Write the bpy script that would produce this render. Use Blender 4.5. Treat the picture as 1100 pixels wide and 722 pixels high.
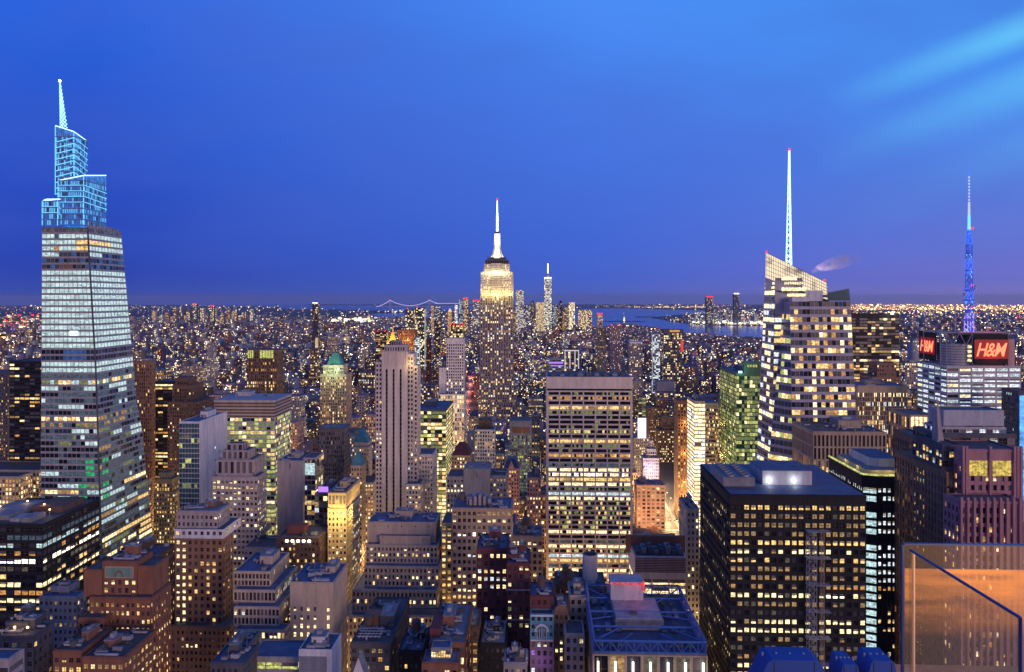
import bpy, bmesh, math, random
import numpy as np
from mathutils import Vector, Matrix
R = math.radians
random.seed(7)
for o in list(bpy.data.objects): bpy.data.objects.remove(o)
sc = bpy.context.scene
COL = sc.collection

# ---------------------------------------------------------------- camera
F, HZ, CX = 800.0, 320.0, 550.0            # focal length, eye level and centre of the 1100x722 frame, in pixels
YAW = math.atan(28 / F)                    # the avenues run down +Y, 2 degrees to the right of the lens
EYE = 260.0
SN, CS = math.sin(YAW), math.cos(YAW)
cam = bpy.data.objects.new('camera', bpy.data.cameras.new('camera'))
COL.objects.link(cam); sc.camera = cam
cam.location = (0, 0, EYE); cam.rotation_euler = (R(90), 0, YAW)
cam.data.sensor_width = 36; cam.data.lens = F / 1100 * 36
cam.data.shift_y = -(361 - HZ) / 1100
cam.data.clip_start = 0.5; cam.data.clip_end = 150000

# ---------------------------------------------------------------- sky, dusk light, exposure
def N(nt, t, **kw):
    n = nt.nodes.new(t)
    for k, v in kw.items(): setattr(n, k, v)
    return n
def M_(nt, op, a, b=None, c=None, clamp=False):
    n = nt.nodes.new('ShaderNodeMath'); n.operation = op; n.use_clamp = clamp
    for i, x in enumerate((a, b, c)):
        if x is None: continue
        if isinstance(x, (int, float)): n.inputs[i].default_value = x
        else: nt.links.new(x, n.inputs[i])
    return n.outputs[0]
def MIX(nt, f, a, b, mode='MIX'):
    n = nt.nodes.new('ShaderNodeMix'); n.data_type = 'RGBA'; n.blend_type = mode
    for i, x in ((0, f), (6, a), (7, b)):
        if isinstance(x, (int, float)): n.inputs[i].default_value = x
        elif isinstance(x, tuple): n.inputs[i].default_value = (*x, 1)
        else: nt.links.new(x, n.inputs[i])
    return n.outputs[2]
def lin(r, g, b):
    f = lambda c: (c / 255 / 12.92) if c / 255 <= .04045 else ((c / 255 + .055) / 1.055) ** 2.4
    return (f(r), f(g), f(b))
w = bpy.data.worlds.new('World'); sc.world = w; w.use_nodes = True
nt = w.node_tree; nt.nodes.clear()
out = N(nt, 'ShaderNodeOutputWorld')
tc = N(nt, 'ShaderNodeTexCoord'); sep = N(nt, 'ShaderNodeSeparateXYZ')
nt.links.new(tc.outputs['Generated'], sep.inputs[0])
dx, dy, dz = sep.outputs
ay = M_(nt, 'MAXIMUM', M_(nt, 'ABSOLUTE', dy), .25)
gx = M_(nt, 'DIVIDE', dx, ay); gz = M_(nt, 'DIVIDE', dz, ay)
def ramp(fac, stops):
    r = N(nt, 'ShaderNodeValToRGB'); el = r.color_ramp.elements
    el[0].position = stops[0][0]; el[0].color = (*stops[0][1], 1)
    el[1].position = stops[-1][0]; el[1].color = (*stops[-1][1], 1)
    for p, c in stops[1:-1]:
        e = el.new(p); e.color = (*c, 1)
    nt.links.new(fac, r.inputs[0]); return r.outputs[0]
v = M_(nt, 'MULTIPLY', gz, 2.0)             # 0 at the horizon, .8 at the top of the frame
left = ramp(v, [(0, lin(42, 70, 170)), (.08, lin(33, 66, 176)), (.3, lin(32, 72, 192)), (.85, lin(42, 100, 224)), (1, lin(46, 108, 230))])
mid = ramp(v, [(0, lin(76, 100, 192)), (.05, lin(64, 98, 204)), (.16, lin(58, 102, 214)), (.4, lin(64, 118, 230)), (.85, lin(74, 142, 246)), (1, lin(74, 144, 248))])
right = ramp(v, [(0, lin(152, 134, 196)), (.05, lin(122, 118, 204)), (.14, lin(106, 120, 212)), (.35, lin(86, 132, 228)), (.6, lin(72, 144, 240)), (.85, lin(62, 142, 240)), (1, lin(56, 132, 232))])
fl = M_(nt, 'MULTIPLY_ADD', gx, 1.45, .88, clamp=True)
fr = M_(nt, 'MULTIPLY_ADD', gx, 1.55, -.12, clamp=True)
base = MIX(nt, fr, MIX(nt, fl, left, mid), right)
# long thin cloud streaks, strongest high on the right
th = R(21)
ca = M_(nt, 'ADD', M_(nt, 'MULTIPLY', gx, math.cos(th)), M_(nt, 'MULTIPLY', gz, math.sin(th)))
cb = M_(nt, 'SUBTRACT', M_(nt, 'MULTIPLY', gz, math.cos(th)), M_(nt, 'MULTIPLY', gx, math.sin(th)))
cmb = N(nt, 'ShaderNodeCombineXYZ')
nt.links.new(M_(nt, 'MULTIPLY', ca, 1.1), cmb.inputs[0]); nt.links.new(M_(nt, 'MULTIPLY', cb, 8), cmb.inputs[1])
nz = N(nt, 'ShaderNodeTexNoise'); nz.inputs['Scale'].default_value = 1.0; nz.inputs['Detail'].default_value = 4; nz.inputs['Roughness'].default_value = .45
nt.links.new(cmb.outputs[0], nz.inputs[0])
st = M_(nt, 'MULTIPLY_ADD', nz.outputs[0], 3.6, -1.5, clamp=True)
# mask: a band that widens to the right, near gx .45-.7, gz .2-.37
m1 = M_(nt, 'MULTIPLY_ADD', gx, 4.2, -1.75, clamp=True)
m2 = M_(nt, 'MULTIPLY_ADD', gz, 7.0, -1.0, clamp=True)
m3 = M_(nt, 'MULTIPLY_ADD', gz, -9.0, 4.2, clamp=True)
cbn = M_(nt, 'ADD', cb, M_(nt, 'MULTIPLY_ADD', nz.outputs[0], .05, -.025))
def band(c, w_):
    t = M_(nt, 'SUBTRACT', 1, M_(nt, 'DIVIDE', M_(nt, 'ABSOLUTE', M_(nt, 'SUBTRACT', cbn, c)), w_), clamp=True)
    return M_(nt, 'MULTIPLY', M_(nt, 'MULTIPLY', t, t), M_(nt, 'SUBTRACT', 3, M_(nt, 'MULTIPLY', t, 2)))
fade = M_(nt, 'MULTIPLY_ADD', ca, 3.8, -1.7, clamp=True); fade2 = M_(nt, 'MULTIPLY_ADD', ca, 2.6, -1.05, clamp=True)
sm = M_(nt, 'ADD', M_(nt, 'MULTIPLY', band(.102, .034), fade), M_(nt, 'MULTIPLY', M_(nt, 'MULTIPLY', band(.030, .042), fade2), .85), clamp=True)
sm = M_(nt, 'ADD', sm, M_(nt, 'MULTIPLY', M_(nt, 'MULTIPLY', band(-.045, .05), fade2), .22), clamp=True)
sm = M_(nt, 'MULTIPLY', sm, M_(nt, 'MULTIPLY_ADD', st, .35, .7, clamp=True))
base = MIX(nt, M_(nt, 'MULTIPLY', sm, .95), base, lin(104, 206, 255))
cm2 = N(nt, 'ShaderNodeCombineXYZ')
nt.links.new(M_(nt, 'MULTIPLY', gx, 2.2), cm2.inputs[0]); nt.links.new(M_(nt, 'MULTIPLY', gz, 7), cm2.inputs[1]); nt.links.new(M_(nt, 'MULTIPLY', cb, 2), cm2.inputs[2])
n2 = N(nt, 'ShaderNodeTexNoise'); n2.inputs['Scale'].default_value = .8; n2.inputs['Detail'].default_value = 5; n2.inputs['Roughness'].default_value = .5
nt.links.new(cm2.outputs[0], n2.inputs[0])
base = MIX(nt, M_(nt, 'MULTIPLY_ADD', n2.outputs[0], 1.5, -.62, clamp=True), base, lin(72, 98, 200))
# overhead, above the frame, the sky is already darker
base = MIX(nt, M_(nt, 'MULTIPLY_ADD', dz, 2.6, -1.25, clamp=True), base, (.03, .065, .25))
# the western and northern sky behind the lens still holds the afterglow
back = M_(nt, 'MULTIPLY', M_(nt, 'MULTIPLY_ADD', dy, -2.5, 0, clamp=True), M_(nt, 'MULTIPLY_ADD', dz, -1.6, 1.0, clamp=True))
base = MIX(nt, back, base, (.34, .23, .28))
bg = N(nt, 'ShaderNodeBackground'); bg.inputs[1].default_value = 1.0
nt.links.new(base, bg.inputs[0])
sky = N(nt, 'ShaderNodeTexSky'); sky.sky_type = 'NISHITA'; sky.sun_disc = False
SUN_EL, SUN_AZ = 7, 205                    # low afterglow, behind the lens and to the right (north-west)
sky.sun_elevation = R(2); sky.sun_rotation = R(SUN_AZ)
bg2 = N(nt, 'ShaderNodeBackground'); bg2.inputs[1].default_value = .004
nt.links.new(sky.outputs[0], bg2.inputs[0])
ad = N(nt, 'ShaderNodeAddShader')
nt.links.new(bg.outputs[0], ad.inputs[0]); nt.links.new(bg2.outputs[0], ad.inputs[1]); nt.links.new(ad.outputs[0], out.inputs[0])

sl = bpy.data.lights.new('sun', 'SUN'); sun = bpy.data.objects.new('sun', sl); COL.objects.link(sun)
sl.energy = 1.28; sl.angle = R(20); sl.color = (1, .64, .53)
sd = Vector((.55, -.83, math.tan(R(SUN_EL)) )).normalized()   # direction towards the glow
sun.rotation_euler = sd.to_track_quat('Z', 'Y').to_euler()

sc.view_settings.view_transform = 'Standard'; sc.view_settings.look = 'None'
sc.view_settings.exposure = 0; sc.view_settings.gamma = 1; sc.view_settings.use_curve_mapping = False
sc.cycles.max_bounces = 5; sc.cycles.diffuse_bounces = 2; sc.cycles.glossy_bounces = 3
sc.cycles.transmission_bounces = 4; sc.cycles.transparent_max_bounces = 12; sc.cycles.volume_bounces = 0
sc.cycles.sample_clamp_indirect = 3; sc.cycles.caustics_reflective = False; sc.cycles.caustics_refractive = False

# ---------------------------------------------------------------- materials
MATS = {}
def newmat(name):
    m = bpy.data.materials.new(name); m.use_nodes = True; MATS[name] = m
    return m, m.node_tree, m.node_tree.nodes['Principled BSDF']
def wallmat(name, col, rough=.85, var=.25, streak=True, scale=.12):
    if name in MATS: return MATS[name]
    m, nt, b = newmat(name)
    g = N(nt, 'ShaderNodeNewGeometry')
    mp = N(nt, 'ShaderNodeMapping'); nt.links.new(g.outputs['Position'], mp.inputs[0]); mp.inputs['Scale'].default_value = (1, 1, .18 if streak else 1)
    n = N(nt, 'ShaderNodeTexNoise'); n.inputs['Scale'].default_value = scale * 3; n.inputs['Detail'].default_value = 6; n.inputs['Roughness'].default_value = .6
    nt.links.new(mp.outputs[0], n.inputs[0])
    n3 = N(nt, 'ShaderNodeTexNoise'); n3.inputs['Scale'].default_value = 1.3; n3.inputs['Detail'].default_value = 3
    nt.links.new(g.outputs['Position'], n3.inputs[0])
    f = M_(nt, 'ADD', M_(nt, 'MULTIPLY_ADD', n.outputs[0], 2.0, -.5), M_(nt, 'MULTIPLY_ADD', n3.outputs[0], .8, -.4), clamp=True)
    c = MIX(nt, f, tuple(x * (1 - var) for x in col), tuple(min(1, x * (1 + var)) for x in col))
    nt.links.new(c, b.inputs['Base Color']); b.inputs['Roughness'].default_value = rough
    return m
def glassmat(name, col, rough=.12, spec=.6):
    m, nt, b = newmat(name)
    b.inputs['Base Color'].default_value = (*col, 1); b.inputs['Roughness'].default_value = rough
    b.inputs['Specular IOR Level'].default_value = spec
    g = N(nt, 'ShaderNodeNewGeometry'); n = N(nt, 'ShaderNodeTexNoise'); n.inputs['Scale'].default_value = .25
    nt.links.new(g.outputs['Position'], n.inputs[0])
    bp = N(nt, 'ShaderNodeBump'); bp.inputs['Strength'].default_value = .15; bp.inputs['Distance'].default_value = .3
    nt.links.new(n.outputs[0], bp.inputs['Height']); nt.links.new(bp.outputs[0], b.inputs['Normal'])
    return m
def litmat(name, col, s, lo=.25, sc_=.55, sample=False):
    """a lit room behind glass: emission broken up by what stands in the room"""
    m, nt, b = newmat(name)
    g = N(nt, 'ShaderNodeNewGeometry')
    mp = N(nt, 'ShaderNodeMapping'); nt.links.new(g.outputs['Position'], mp.inputs[0]); mp.inputs['Scale'].default_value = (1, 1, 1.6)
    n = N(nt, 'ShaderNodeTexNoise'); n.inputs['Scale'].default_value = sc_; n.inputs['Detail'].default_value = 4; n.inputs['Roughness'].default_value = .7
    nt.links.new(mp.outputs[0], n.inputs[0])
    f = M_(nt, 'MULTIPLY_ADD', n.outputs[0], 3.8, -1.4, clamp=True)
    f = M_(nt, 'MULTIPLY_ADD', f, 1.35 - lo, lo)
    b.inputs['Base Color'].default_value = (.04, .04, .045, 1); b.inputs['Roughness'].default_value = .25
    b.inputs['Emission Color'].default_value = (*col, 1)
    nt.links.new(M_(nt, 'MULTIPLY', f, s), b.inputs['Emission Strength'])
    m.cycles.emission_sampling = 'AUTO' if sample else 'NONE'
    return m
def emit(name, col, s, sample=False):
    m, nt, b = newmat(name)
    b.inputs['Base Color'].default_value = (.02, .02, .02, 1)
    b.inputs['Emission Color'].default_value = (*col, 1); b.inputs['Emission Strength'].default_value = s
    m.cycles.emission_sampling = 'AUTO' if sample else 'NONE'
    return m
litmat('warm', (1, .64, .22), 1.35); litmat('warmdim', (1, .58, .2), .45); litmat('amber', (1, .45, .10), .8)
litmat('cream', (1, .80, .42), 1.9); litmat('white', (.84, .95, 1), 1.2); litmat('cool', (.62, .86, .88), .95)
litmat('cooldim', (.30, .52, .72), .17); litmat('lime', (.85, .88, .24), .75); litmat('dim', (.8, .7, .45), .12)
litmat('limedim', (.62, .72, .25), .3); litmat('green', (.02, .8, .25), .6); litmat('purple', (.45, .2, 1), 1.0)
litmat('red', (1, .06, .05), 1.0); litmat('blue', (.1, .35, 1), 1.2); litmat('blind_lit', (.9, .7, .4), .3); litmat('officecool', (.66, .88, .88), .82, .6, .25); litmat('bright', (1, .9, .66), 3.4); litmat('blueroom', (.02, .16, .55), .5)
glassmat('dark', (.012, .014, .018)); glassmat('dusk', (.05, .055, .075), .3); glassmat('blind', (.16, .15, .15), .5)
glassmat('blueglass', (.03, .07, .12), .1, .9); glassmat('tealglass', (.04, .12, .13), .1, .9); glassmat('greenglass', (.01, .07, .03), .1, .9)
WALLC = dict(
    lilac=(.40, .35, .35), tan=(.44, .34, .24), brown=(.26, .15, .09), redbrown=(.27, .12, .07), darkred=(.16, .05, .05),
    beige=(.52, .42, .32), grey=(.35, .33, .32), darkgrey=(.10, .10, .12), black=(.018, .017, .018), white=(.66, .66, .68),
    pink=(.55, .34, .32), cream=(.56, .47, .33), gold=(.60, .45, .22), blueslate=(.25, .27, .31), purple=(.30, .20, .24), granite=(.42, .22, .24),
    travertine=(.62, .55, .51), concrete=(.46, .45, .48), umber=(.15, .09, .06), steel=(.45, .46, .50), mint=(.18, .32, .26), teal=(.12, .34, .42))
def wm(k): return wallmat('wall_' + k, WALLC[k])
for k in WALLC: wm(k)
def roofmat(name, col):
    m, nt, b = newmat(name)
    g = N(nt, 'ShaderNodeNewGeometry'); n = N(nt, 'ShaderNodeTexNoise'); n.inputs['Scale'].default_value = .22; n.inputs['Detail'].default_value = 8; n.inputs['Roughness'].default_value = .65
    nt.links.new(g.outputs['Position'], n.inputs[0])
    f = M_(nt, 'MULTIPLY_ADD', n.outputs[0], 3, -1, clamp=True)
    nt.links.new(MIX(nt, f, tuple(x * .55 for x in col), col), b.inputs['Base Color']); b.inputs['Roughness'].default_value = .7
    return m
roofmat('roof_grey', (.30, .31, .33)); roofmat('roof_dark', (.12, .12, .13)); roofmat('roof_pale', (.5, .5, .52)); roofmat('roof_blue', (.12, .16, .27))
roofmat('roof_copper', (.10, .42, .34)); roofmat('roof_teal', (.08, .30, .36)); roofmat('wood', (.16, .10, .07)); roofmat('metal', (.42, .43, .46))
GOLD = newmat('gilding'); GOLD[2].inputs['Base Color'].default_value = (.9, .55, .1, 1); GOLD[2].inputs['Roughness'].default_value = .5
emit('lamp_red', (1, .015, .025), 2.2); emit('lamp_white', (1, .93, .8), 9); emit('lamp_warm', (1, .6, .22), 7)
emit('led_cyan', (.16, .62, 1), 1.5); emit('led_pale', (.55, .85, 1), 2.2); emit('led_blue', (.03, .12, 1), 1.6); emit('led_dim', (.03, .16, .75), .8)
emit('led_purple', (.4, .18, 1), 1.6); emit('sign_red', (1, .008, .008), 1.0); emit('sign_letter', (1, .26, .12), 1.7); emit('tower_light', (1, .94, .62), 1.5)
emit('strip_white', (1, .92, .75), 4)

# ---------------------------------------------------------------- helpers
KA = .87 / (2 * 6.371e6)                   # the earth's curve, with refraction
def drop(X, Y): return -KA * (X * X + Y * Y)
def ratio(px):
    u = (px - CX) / F
    return (-SN + u * CS) / (CS + u * SN)
def xat(px, Y): return Y * ratio(px)
def dep(px, Y): return Y / (CS + (px - CX) / F * SN)
def zat(px, py, Y): return EYE - (py - HZ) / F * dep(px, Y)
def proj(X, Y, Z):
    d = -SN * X * -1 * -1 + CS * Y
    d = CS * Y - SN * X
    u = (CS * X + SN * Y) / d
    return CX + F * u, HZ - F * (Z - EYE) / d
def ground_d(py):
    k = (py - HZ) / F; q = k * k - 4 * KA * EYE
    return (k - math.sqrt(max(q, 0))) / (2 * KA)

def tag(o, label=None, cat=None, group=None, kind=None):
    if label: o['label'] = label
    if cat: o['category'] = cat
    if group: o['group'] = group
    if kind: o['kind'] = kind
    return o
def empty(name, loc, label, cat, group=None):
    o = bpy.data.objects.new(name, None); COL.objects.link(o); o.location = loc; o.empty_display_size = 2
    return tag(o, label, cat, group)
class MB:
    """collects faces; build() links them as one mesh object"""
    def __init__(s): s.v = []; s.f = []; s.m = []; s.mats = []
    def mi(s, m):
        if isinstance(m, str): m = MATS[m]
        if m not in s.mats: s.mats.append(m)
        return s.mats.index(m)
    def face(s, pts, m):
        b = len(s.v); s.v += [tuple(p) for p in pts]; s.f.append(tuple(range(b, b + len(pts)))); s.m.append(s.mi(m))
    def box(s, x0, x1, y0, y1, z0, z1, m, skip=''):
        b = len(s.v); s.v += [(x0, y0, z0), (x1, y0, z0), (x1, y1, z0), (x0, y1, z0), (x0, y0, z1), (x1, y0, z1), (x1, y1, z1), (x0, y1, z1)]
        k = s.mi(m)
        for nm, q in (('b', (3, 2, 1, 0)), ('t', (4, 5, 6, 7)), ('f', (0, 1, 5, 4)), ('r', (1, 2, 6, 5)), ('k', (2, 3, 7, 6)), ('l', (3, 0, 4, 7))):
            if nm in skip: continue
            s.f.append(tuple(b + i for i in q)); s.m.append(k)
    def fbox(s, O, u, n, a0, a1, z0, z1, d0, d1, m):
        P = lambda a, d, z: (O[0] + u[0] * a + n[0] * d, O[1] + u[1] * a + n[1] * d, z)
        b = len(s.v)
        s.v += [P(a0, d0, z0), P(a1, d0, z0), P(a1, d1, z0), P(a0, d1, z0), P(a0, d0, z1), P(a1, d0, z1), P(a1, d1, z1), P(a0, d1, z1)]
        k = s.mi(m)
        for q in ((0, 1, 2, 3), (7, 6, 5, 4), (3, 2, 6, 7), (2, 1, 5, 6), (0, 3, 7, 4)):
            s.f.append(tuple(b + i for i in q)); s.m.append(k)
    def prism(s, pts, z0, z1, m, top=True, mtop=None):
        n = len(pts); b = len(s.v)
        s.v += [(x, y, z0) for x, y in pts] + [(x, y, z1) for x, y in pts]; k = s.mi(m)
        for i in range(n):
            j = (i + 1) % n; s.f.append((b + i, b + j, b + n + j, b + n + i)); s.m.append(k)
        if top: s.f.append(tuple(b + n + i for i in range(n))); s.m.append(s.mi(mtop or m))
    def pyramid(s, x0, x1, y0, y1, z0, z1, m, t=0.0):
        cx, cy = (x0 + x1) / 2, (y0 + y1) / 2
        q = [(x0, y0), (x1, y0), (x1, y1), (x0, y1)]
        p = [(cx + (x - cx) * t, cy + (y - cy) * t) for x, y in q]
        for i in range(4):
            j = (i + 1) % 4
            s.face([(*q[i], z0), (*q[j], z0), (*p[j], z1), (*p[i], z1)] if t > 0 else [(*q[i], z0), (*q[j], z0), (cx, cy, z1)], m)
        if t > 0: s.face([(*a, z1) for a in p], m)
    def cyl(s, cx, cy, z0, z1, r0, m, r1=None, n=16, cap=True):
        r1 = r0 if r1 is None else r1; b = len(s.v); k = s.mi(m)
        for r, z in ((r0, z0), (r1, z1)):
            s.v += [(cx + r * math.cos(2 * math.pi * i / n), cy + r * math.sin(2 * math.pi * i / n), z) for i in range(n)]
        for i in range(n):
            j = (i + 1) % n; s.f.append((b + i, b + j, b + n + j, b + n + i)); s.m.append(k)
        if cap: s.f.append(tuple(b + n + i for i in range(n))); s.m.append(k)
    def bar(s, p, q, r, m, n=5):
        p, q = Vector(p), Vector(q); d = (q - p).normalized()
        a = d.cross(Vector((0, 0, 1)) if abs(d.z) < .9 else Vector((1, 0, 0))).normalized(); c = d.cross(a)
        b = len(s.v); k = s.mi(m)
        for e in (p, q):
            s.v += [tuple(e + (a * math.cos(2 * math.pi * i / n) + c * math.sin(2 * math.pi * i / n)) * r) for i in range(n)]
        for i in range(n):
            j = (i + 1) % n; s.f.append((b + i, b + j, b + n + j, b + n + i)); s.m.append(k)
        s.f.append(tuple(b + i for i in reversed(range(n)))); s.m.append(k)
        s.f.append(tuple(b + n + i for i in range(n))); s.m.append(k)
    def build(s, name, parent=None, label=None, kind=None, smooth=False):
        if not s.f: return None
        me = bpy.data.meshes.new(name); me.from_pydata(s.v, [], s.f)
        for m in s.mats: me.materials.append(m)
        me.polygons.foreach_set('material_index', s.m)
        if smooth: me.polygons.foreach_set('use_smooth', [True] * len(s.f))
        me.update()
        o = bpy.data.objects.new(name, me); COL.objects.link(o)
        if parent:
            o.parent = parent
            me.transform(Matrix.Translation(-Vector(wloc(parent))))   # faces are given in world coordinates
        if label: o['label'] = label
        if kind: o['kind'] = kind
        return o
def wloc(o):
    v = Vector(o.location)
    while o.parent: o = o.parent; v += Vector(o.location)
    return v
WCACHE = {}
LITS = {'warm', 'cream', 'warmdim', 'amber', 'white', 'bright', 'lime', 'limedim', 'cool'}
BL = random.Random(99)
def window_obj(parent, x, y, z, w, h, ang, mat):
    bl = BL.choice((0, 0, .3, .45, .6)) if mat in LITS else 0
    k = (round(w, 2), round(h, 2), mat, bl)
    me = WCACHE.get(k)
    if me is None:
        me = bpy.data.meshes.new('window'); a, b = w / 2, h / 2; t = min(.09, w * .05)
        me.from_pydata([(-a, 0, -b), (a, 0, -b), (a, 0, b), (-a, 0, b), (-t, -.02, -b), (t, -.02, -b), (t, -.02, b), (-t, -.02, b), (-a, -.02, -t), (a, -.02, -t), (a, -.02, t), (-a, -.02, t)], [], [(0, 1, 2, 3), (4, 5, 6, 7), (8, 9, 10, 11)][:3 if h > 1.2 else 1])
        me.materials.append(MATS[mat]); me.materials.append(MATS['wall_umber'])
        if h > 1.2: me.polygons.foreach_set('material_index', [0, 1, 1])
        if bl and h > 1.2:
            bm = bmesh.new(); bm.from_mesh(me); f = bm.faces.new([bm.verts.new(p) for p in ((-a, -.01, b - 2 * b * bl), (a, -.01, b - 2 * b * bl), (a, -.01, b), (-a, -.01, b))]); f.material_index = 2; bm.to_mesh(me); bm.free(); me.materials.append(MATS['blind_lit' if bl < .5 else 'blind'])
        WCACHE[k] = me
    o = bpy.data.objects.new('window', me); COL.objects.link(o); o.parent = parent
    q = wloc(parent); o.location = (x - q.x, y - q.y, z - q.z); o.rotation_euler = (0, 0, ang)
    return o

# what stays dark / how lit windows are spread: (chance that a floor is busy, lit share on busy floors, lit share on others, palette)
PAL = dict(
    warm=[('warm', 4), ('cream', 2), ('warmdim', 4), ('amber', 1)], office=[('cream', 3), ('warm', 3), ('warmdim', 3), ('dim', 3)],
    lime=[('lime', 4), ('limedim', 4), ('cream', 2)], cool=[('cool', 5), ('cooldim', 3), ('white', 2)], white=[('white', 6), ('cool', 2), ('cooldim', 2)],
    amber=[('amber', 3), ('warm', 3), ('warmdim', 3)], mixed=[('warm', 3), ('cream', 2), ('white', 1), ('warmdim', 3), ('dim', 3)], green=[('lime', 4), ('limedim', 6), ('cream', 1)])
def pick(rng, pal):
    t = rng.random() * sum(x[1] for x in pal)
    for m, w_ in pal:
        t -= w_
        if t <= 0: return m
    return pal[-1][0]
def litfn(rng, pr, hi, lo, pal, dark=('dark', 'dark', 'dusk', 'blind')):
    P = PAL.get(pal, [(pal, 1)]) if isinstance(pal, str) else pal
    rows = {}
    def f(i, j, face=0):
        if (i, face) not in rows: rows[(i, face)] = (hi if rng.random() < pr else lo, pick(rng, P))
        p, m = rows[(i, face)]
        if rng.random() < p: return m if rng.random() < .42 else pick(rng, P)
        return rng.choice(dark)
    return f
STY = dict(   # bay, floor, pier share, spandrel share, recess, floors-proud?, blank top
    brick=(2.45, 3.7, .50, .50, .35, 0, 2.5), brickw=(3.1, 3.8, .40, .50, .35, 0, 3), piers=(2.4, 3.9, .42, .30, .6, 0, 4), grid=(3.3, 3.9, .30, .32, .6, 0, 3),
    ribbon=(5.5, 3.9, .07, .48, .4, 1, 3), glass=(3.2, 3.9, .07, .22, .15, 1, 2), curtain=(2.7, 3.75, .16, .42, .25, 1, 5), fine=(1.7, 3.9, .35, .30, .4, 0, 4))
class Bld:
    def __init__(s, name, label, cat, loc, group=None, wall='grey', near=False, seed=0):
        s.root = empty(name, loc, label, cat, group); s.w = MB(); s.wall = wall; s.near = near; s.wins = []; s.rng = random.Random(seed + int(abs(loc[0]) * 7 + loc[1] * 13))
        s.bands = {}
    def facade(s, O, u, L, z0, z1, sty, lit, face=0, bandwise=False, trim=0, wall=None, bottom=0, relief=True, off=0.0):
        bay, fl, ps, ss, rec, hp, top = sty
        wall = wm(wall or s.wall) if not hasattr(wall, 'name') else wall
        n = (u[1], -u[0])
        nf = max(1, int(round((z1 - top - z0 - bottom) / fl))); fl = (z1 - top - z0 - bottom) / nf
        nb = max(1, int(round(L / bay))); bay = L / nb
        dp, ds = (rec, rec - .07) if not hp else (rec - .07, rec)
        d0 = -.12                                   # bars bite into the core so nothing is left open
        if relief:
            for i in range(nf):
                z = z0 + bottom + i * fl
                s.w.fbox(O, u, n, trim, L - trim, z, z + fl * ss, d0, ds, wall)
            s.w.fbox(O, u, n, trim, L - trim, z1 - top, z1, d0, rec + .03, wall)
            if bottom: s.w.fbox(O, u, n, trim, L - trim, z0, z0 + bottom, d0, rec + .01, wall)
            if not hp and top > 1.4:
                s.w.fbox(O, u, n, trim, L - trim, z1 - 1.0, z1 - .35, rec, rec + .42, wall)
                for i in {2, nf // 2, nf - 4}:
                    if 1 < i < nf - 1: s.w.fbox(O, u, n, trim, L - trim, z0 + bottom + i * fl + fl * ss * .55, z0 + bottom + i * fl + fl * ss - .03, rec - .1, rec + .22, wall)
            for j in range(nb + 1):
                c = j * bay; a0, a1 = max(trim, c - bay * ps / 2), min(L - trim, c + bay * ps / 2)
                if a1 > a0: s.w.fbox(O, u, n, a0, a1, z0 + bottom, z1 - top, d0, dp, wall)
        ang = math.atan2(u[1], u[0])
        for i in range(nf):
            zc0, zc1 = z0 + bottom + i * fl + fl * ss, z0 + bottom + (i + 1) * fl
            for j in range(nb):
                a0, a1 = max(trim, j * bay + bay * ps / 2), min(L - trim, (j + 1) * bay - bay * ps / 2)
                if a1 - a0 < .2: continue
                m = lit(i, j, face)
                if m is None: continue
                s.wins.append((O, u, n, a0, a1, zc0, zc1, m, (nf - i) if bandwise else None, face, ang, off if relief else rec + .05))
    def core(s, pts, rec, z0, z1, m='dark'):
        """glass core inset from the outline by rec"""
        n = len(pts); q = []
        for i in range(n):
            p0, p1, p2 = Vector(pts[i - 1]), Vector(pts[i]), Vector(pts[(i + 1) % n])
            d1, d2 = (p1 - p0).normalized(), (p2 - p1).normalized()
            n1, n2 = Vector((-d1.y, d1.x)), Vector((-d2.y, d2.x))
            b = (n1 + n2); b = b / max(.2, b.dot(n1))
            q.append(tuple(p1 + b * rec))
        s.w.prism(q, z0, z1, m); return q
    def poly(s, pts, z0, z1, sty='brick', lit=None, bandwise=False, wall=None, roof='roof_dark', clutter=0, parapet=1.0, bottom=0, faces=None, relief=True, blank=(), corem='dark', roofname='roof', tank=0):
        sty = STY[sty] if isinstance(sty, str) else sty
        rec = sty[4]; lit = lit or litfn(s.rng, .3, .5, .15, 'warm')
        core = s.core(pts, rec, z0, z1 - .6, corem if relief else wm(wall or s.wall)) if relief else None
        if not relief: s.w.prism(pts, z0, z1 - .01, wm(wall or s.wall))
        n = len(pts)
        for i in range(n):
            p, q = Vector(pts[i]), Vector(pts[(i + 1) % n]); L = (q - p).length; u = (q - p).normalized(); nn = Vector((u.y, -u.x))
            mid = (p + q) / 2
            vis = (-(mid)).dot(nn) > 0 if faces is None else i in faces
            odd = i % 2
            trim = rec if odd and relief else 0
            O = p - nn * rec
            if not vis or i in blank:
                if relief: s.w.fbox(O, u, nn, trim, L - trim, z0, z1, -.12, rec - (.004 if odd else 0), wm(wall or s.wall))
                if not vis: continue
                continue
            s.facade((O.x, O.y), (u.x, u.y), L, z0, z1, sty, lit, i, bandwise, trim, wall, bottom, relief)
        # roof deck and parapet
        rb = MB(); zz = z1 - parapet if relief else z1 + .02
        ins = [tuple(x) for x in (core or pts)]
        rb.face([(x, y, zz + .6 if relief else zz) for x, y in ins], roof)
        if relief:
            for i in range(n):
                p, q = Vector(ins[i]), Vector(ins[(i + 1) % n]); L = (q - p).length; u = (q - p).normalized(); nn = Vector((u.y, -u.x))
                rb.fbox((p.x, p.y), (u.x, u.y), (nn.x, nn.y), 0, L, z1 - .62, z1 + .12, -.35, .05 + .004 * i, wm(wall or s.wall))
        ro = rb.build(roofname, s.root)
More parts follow.
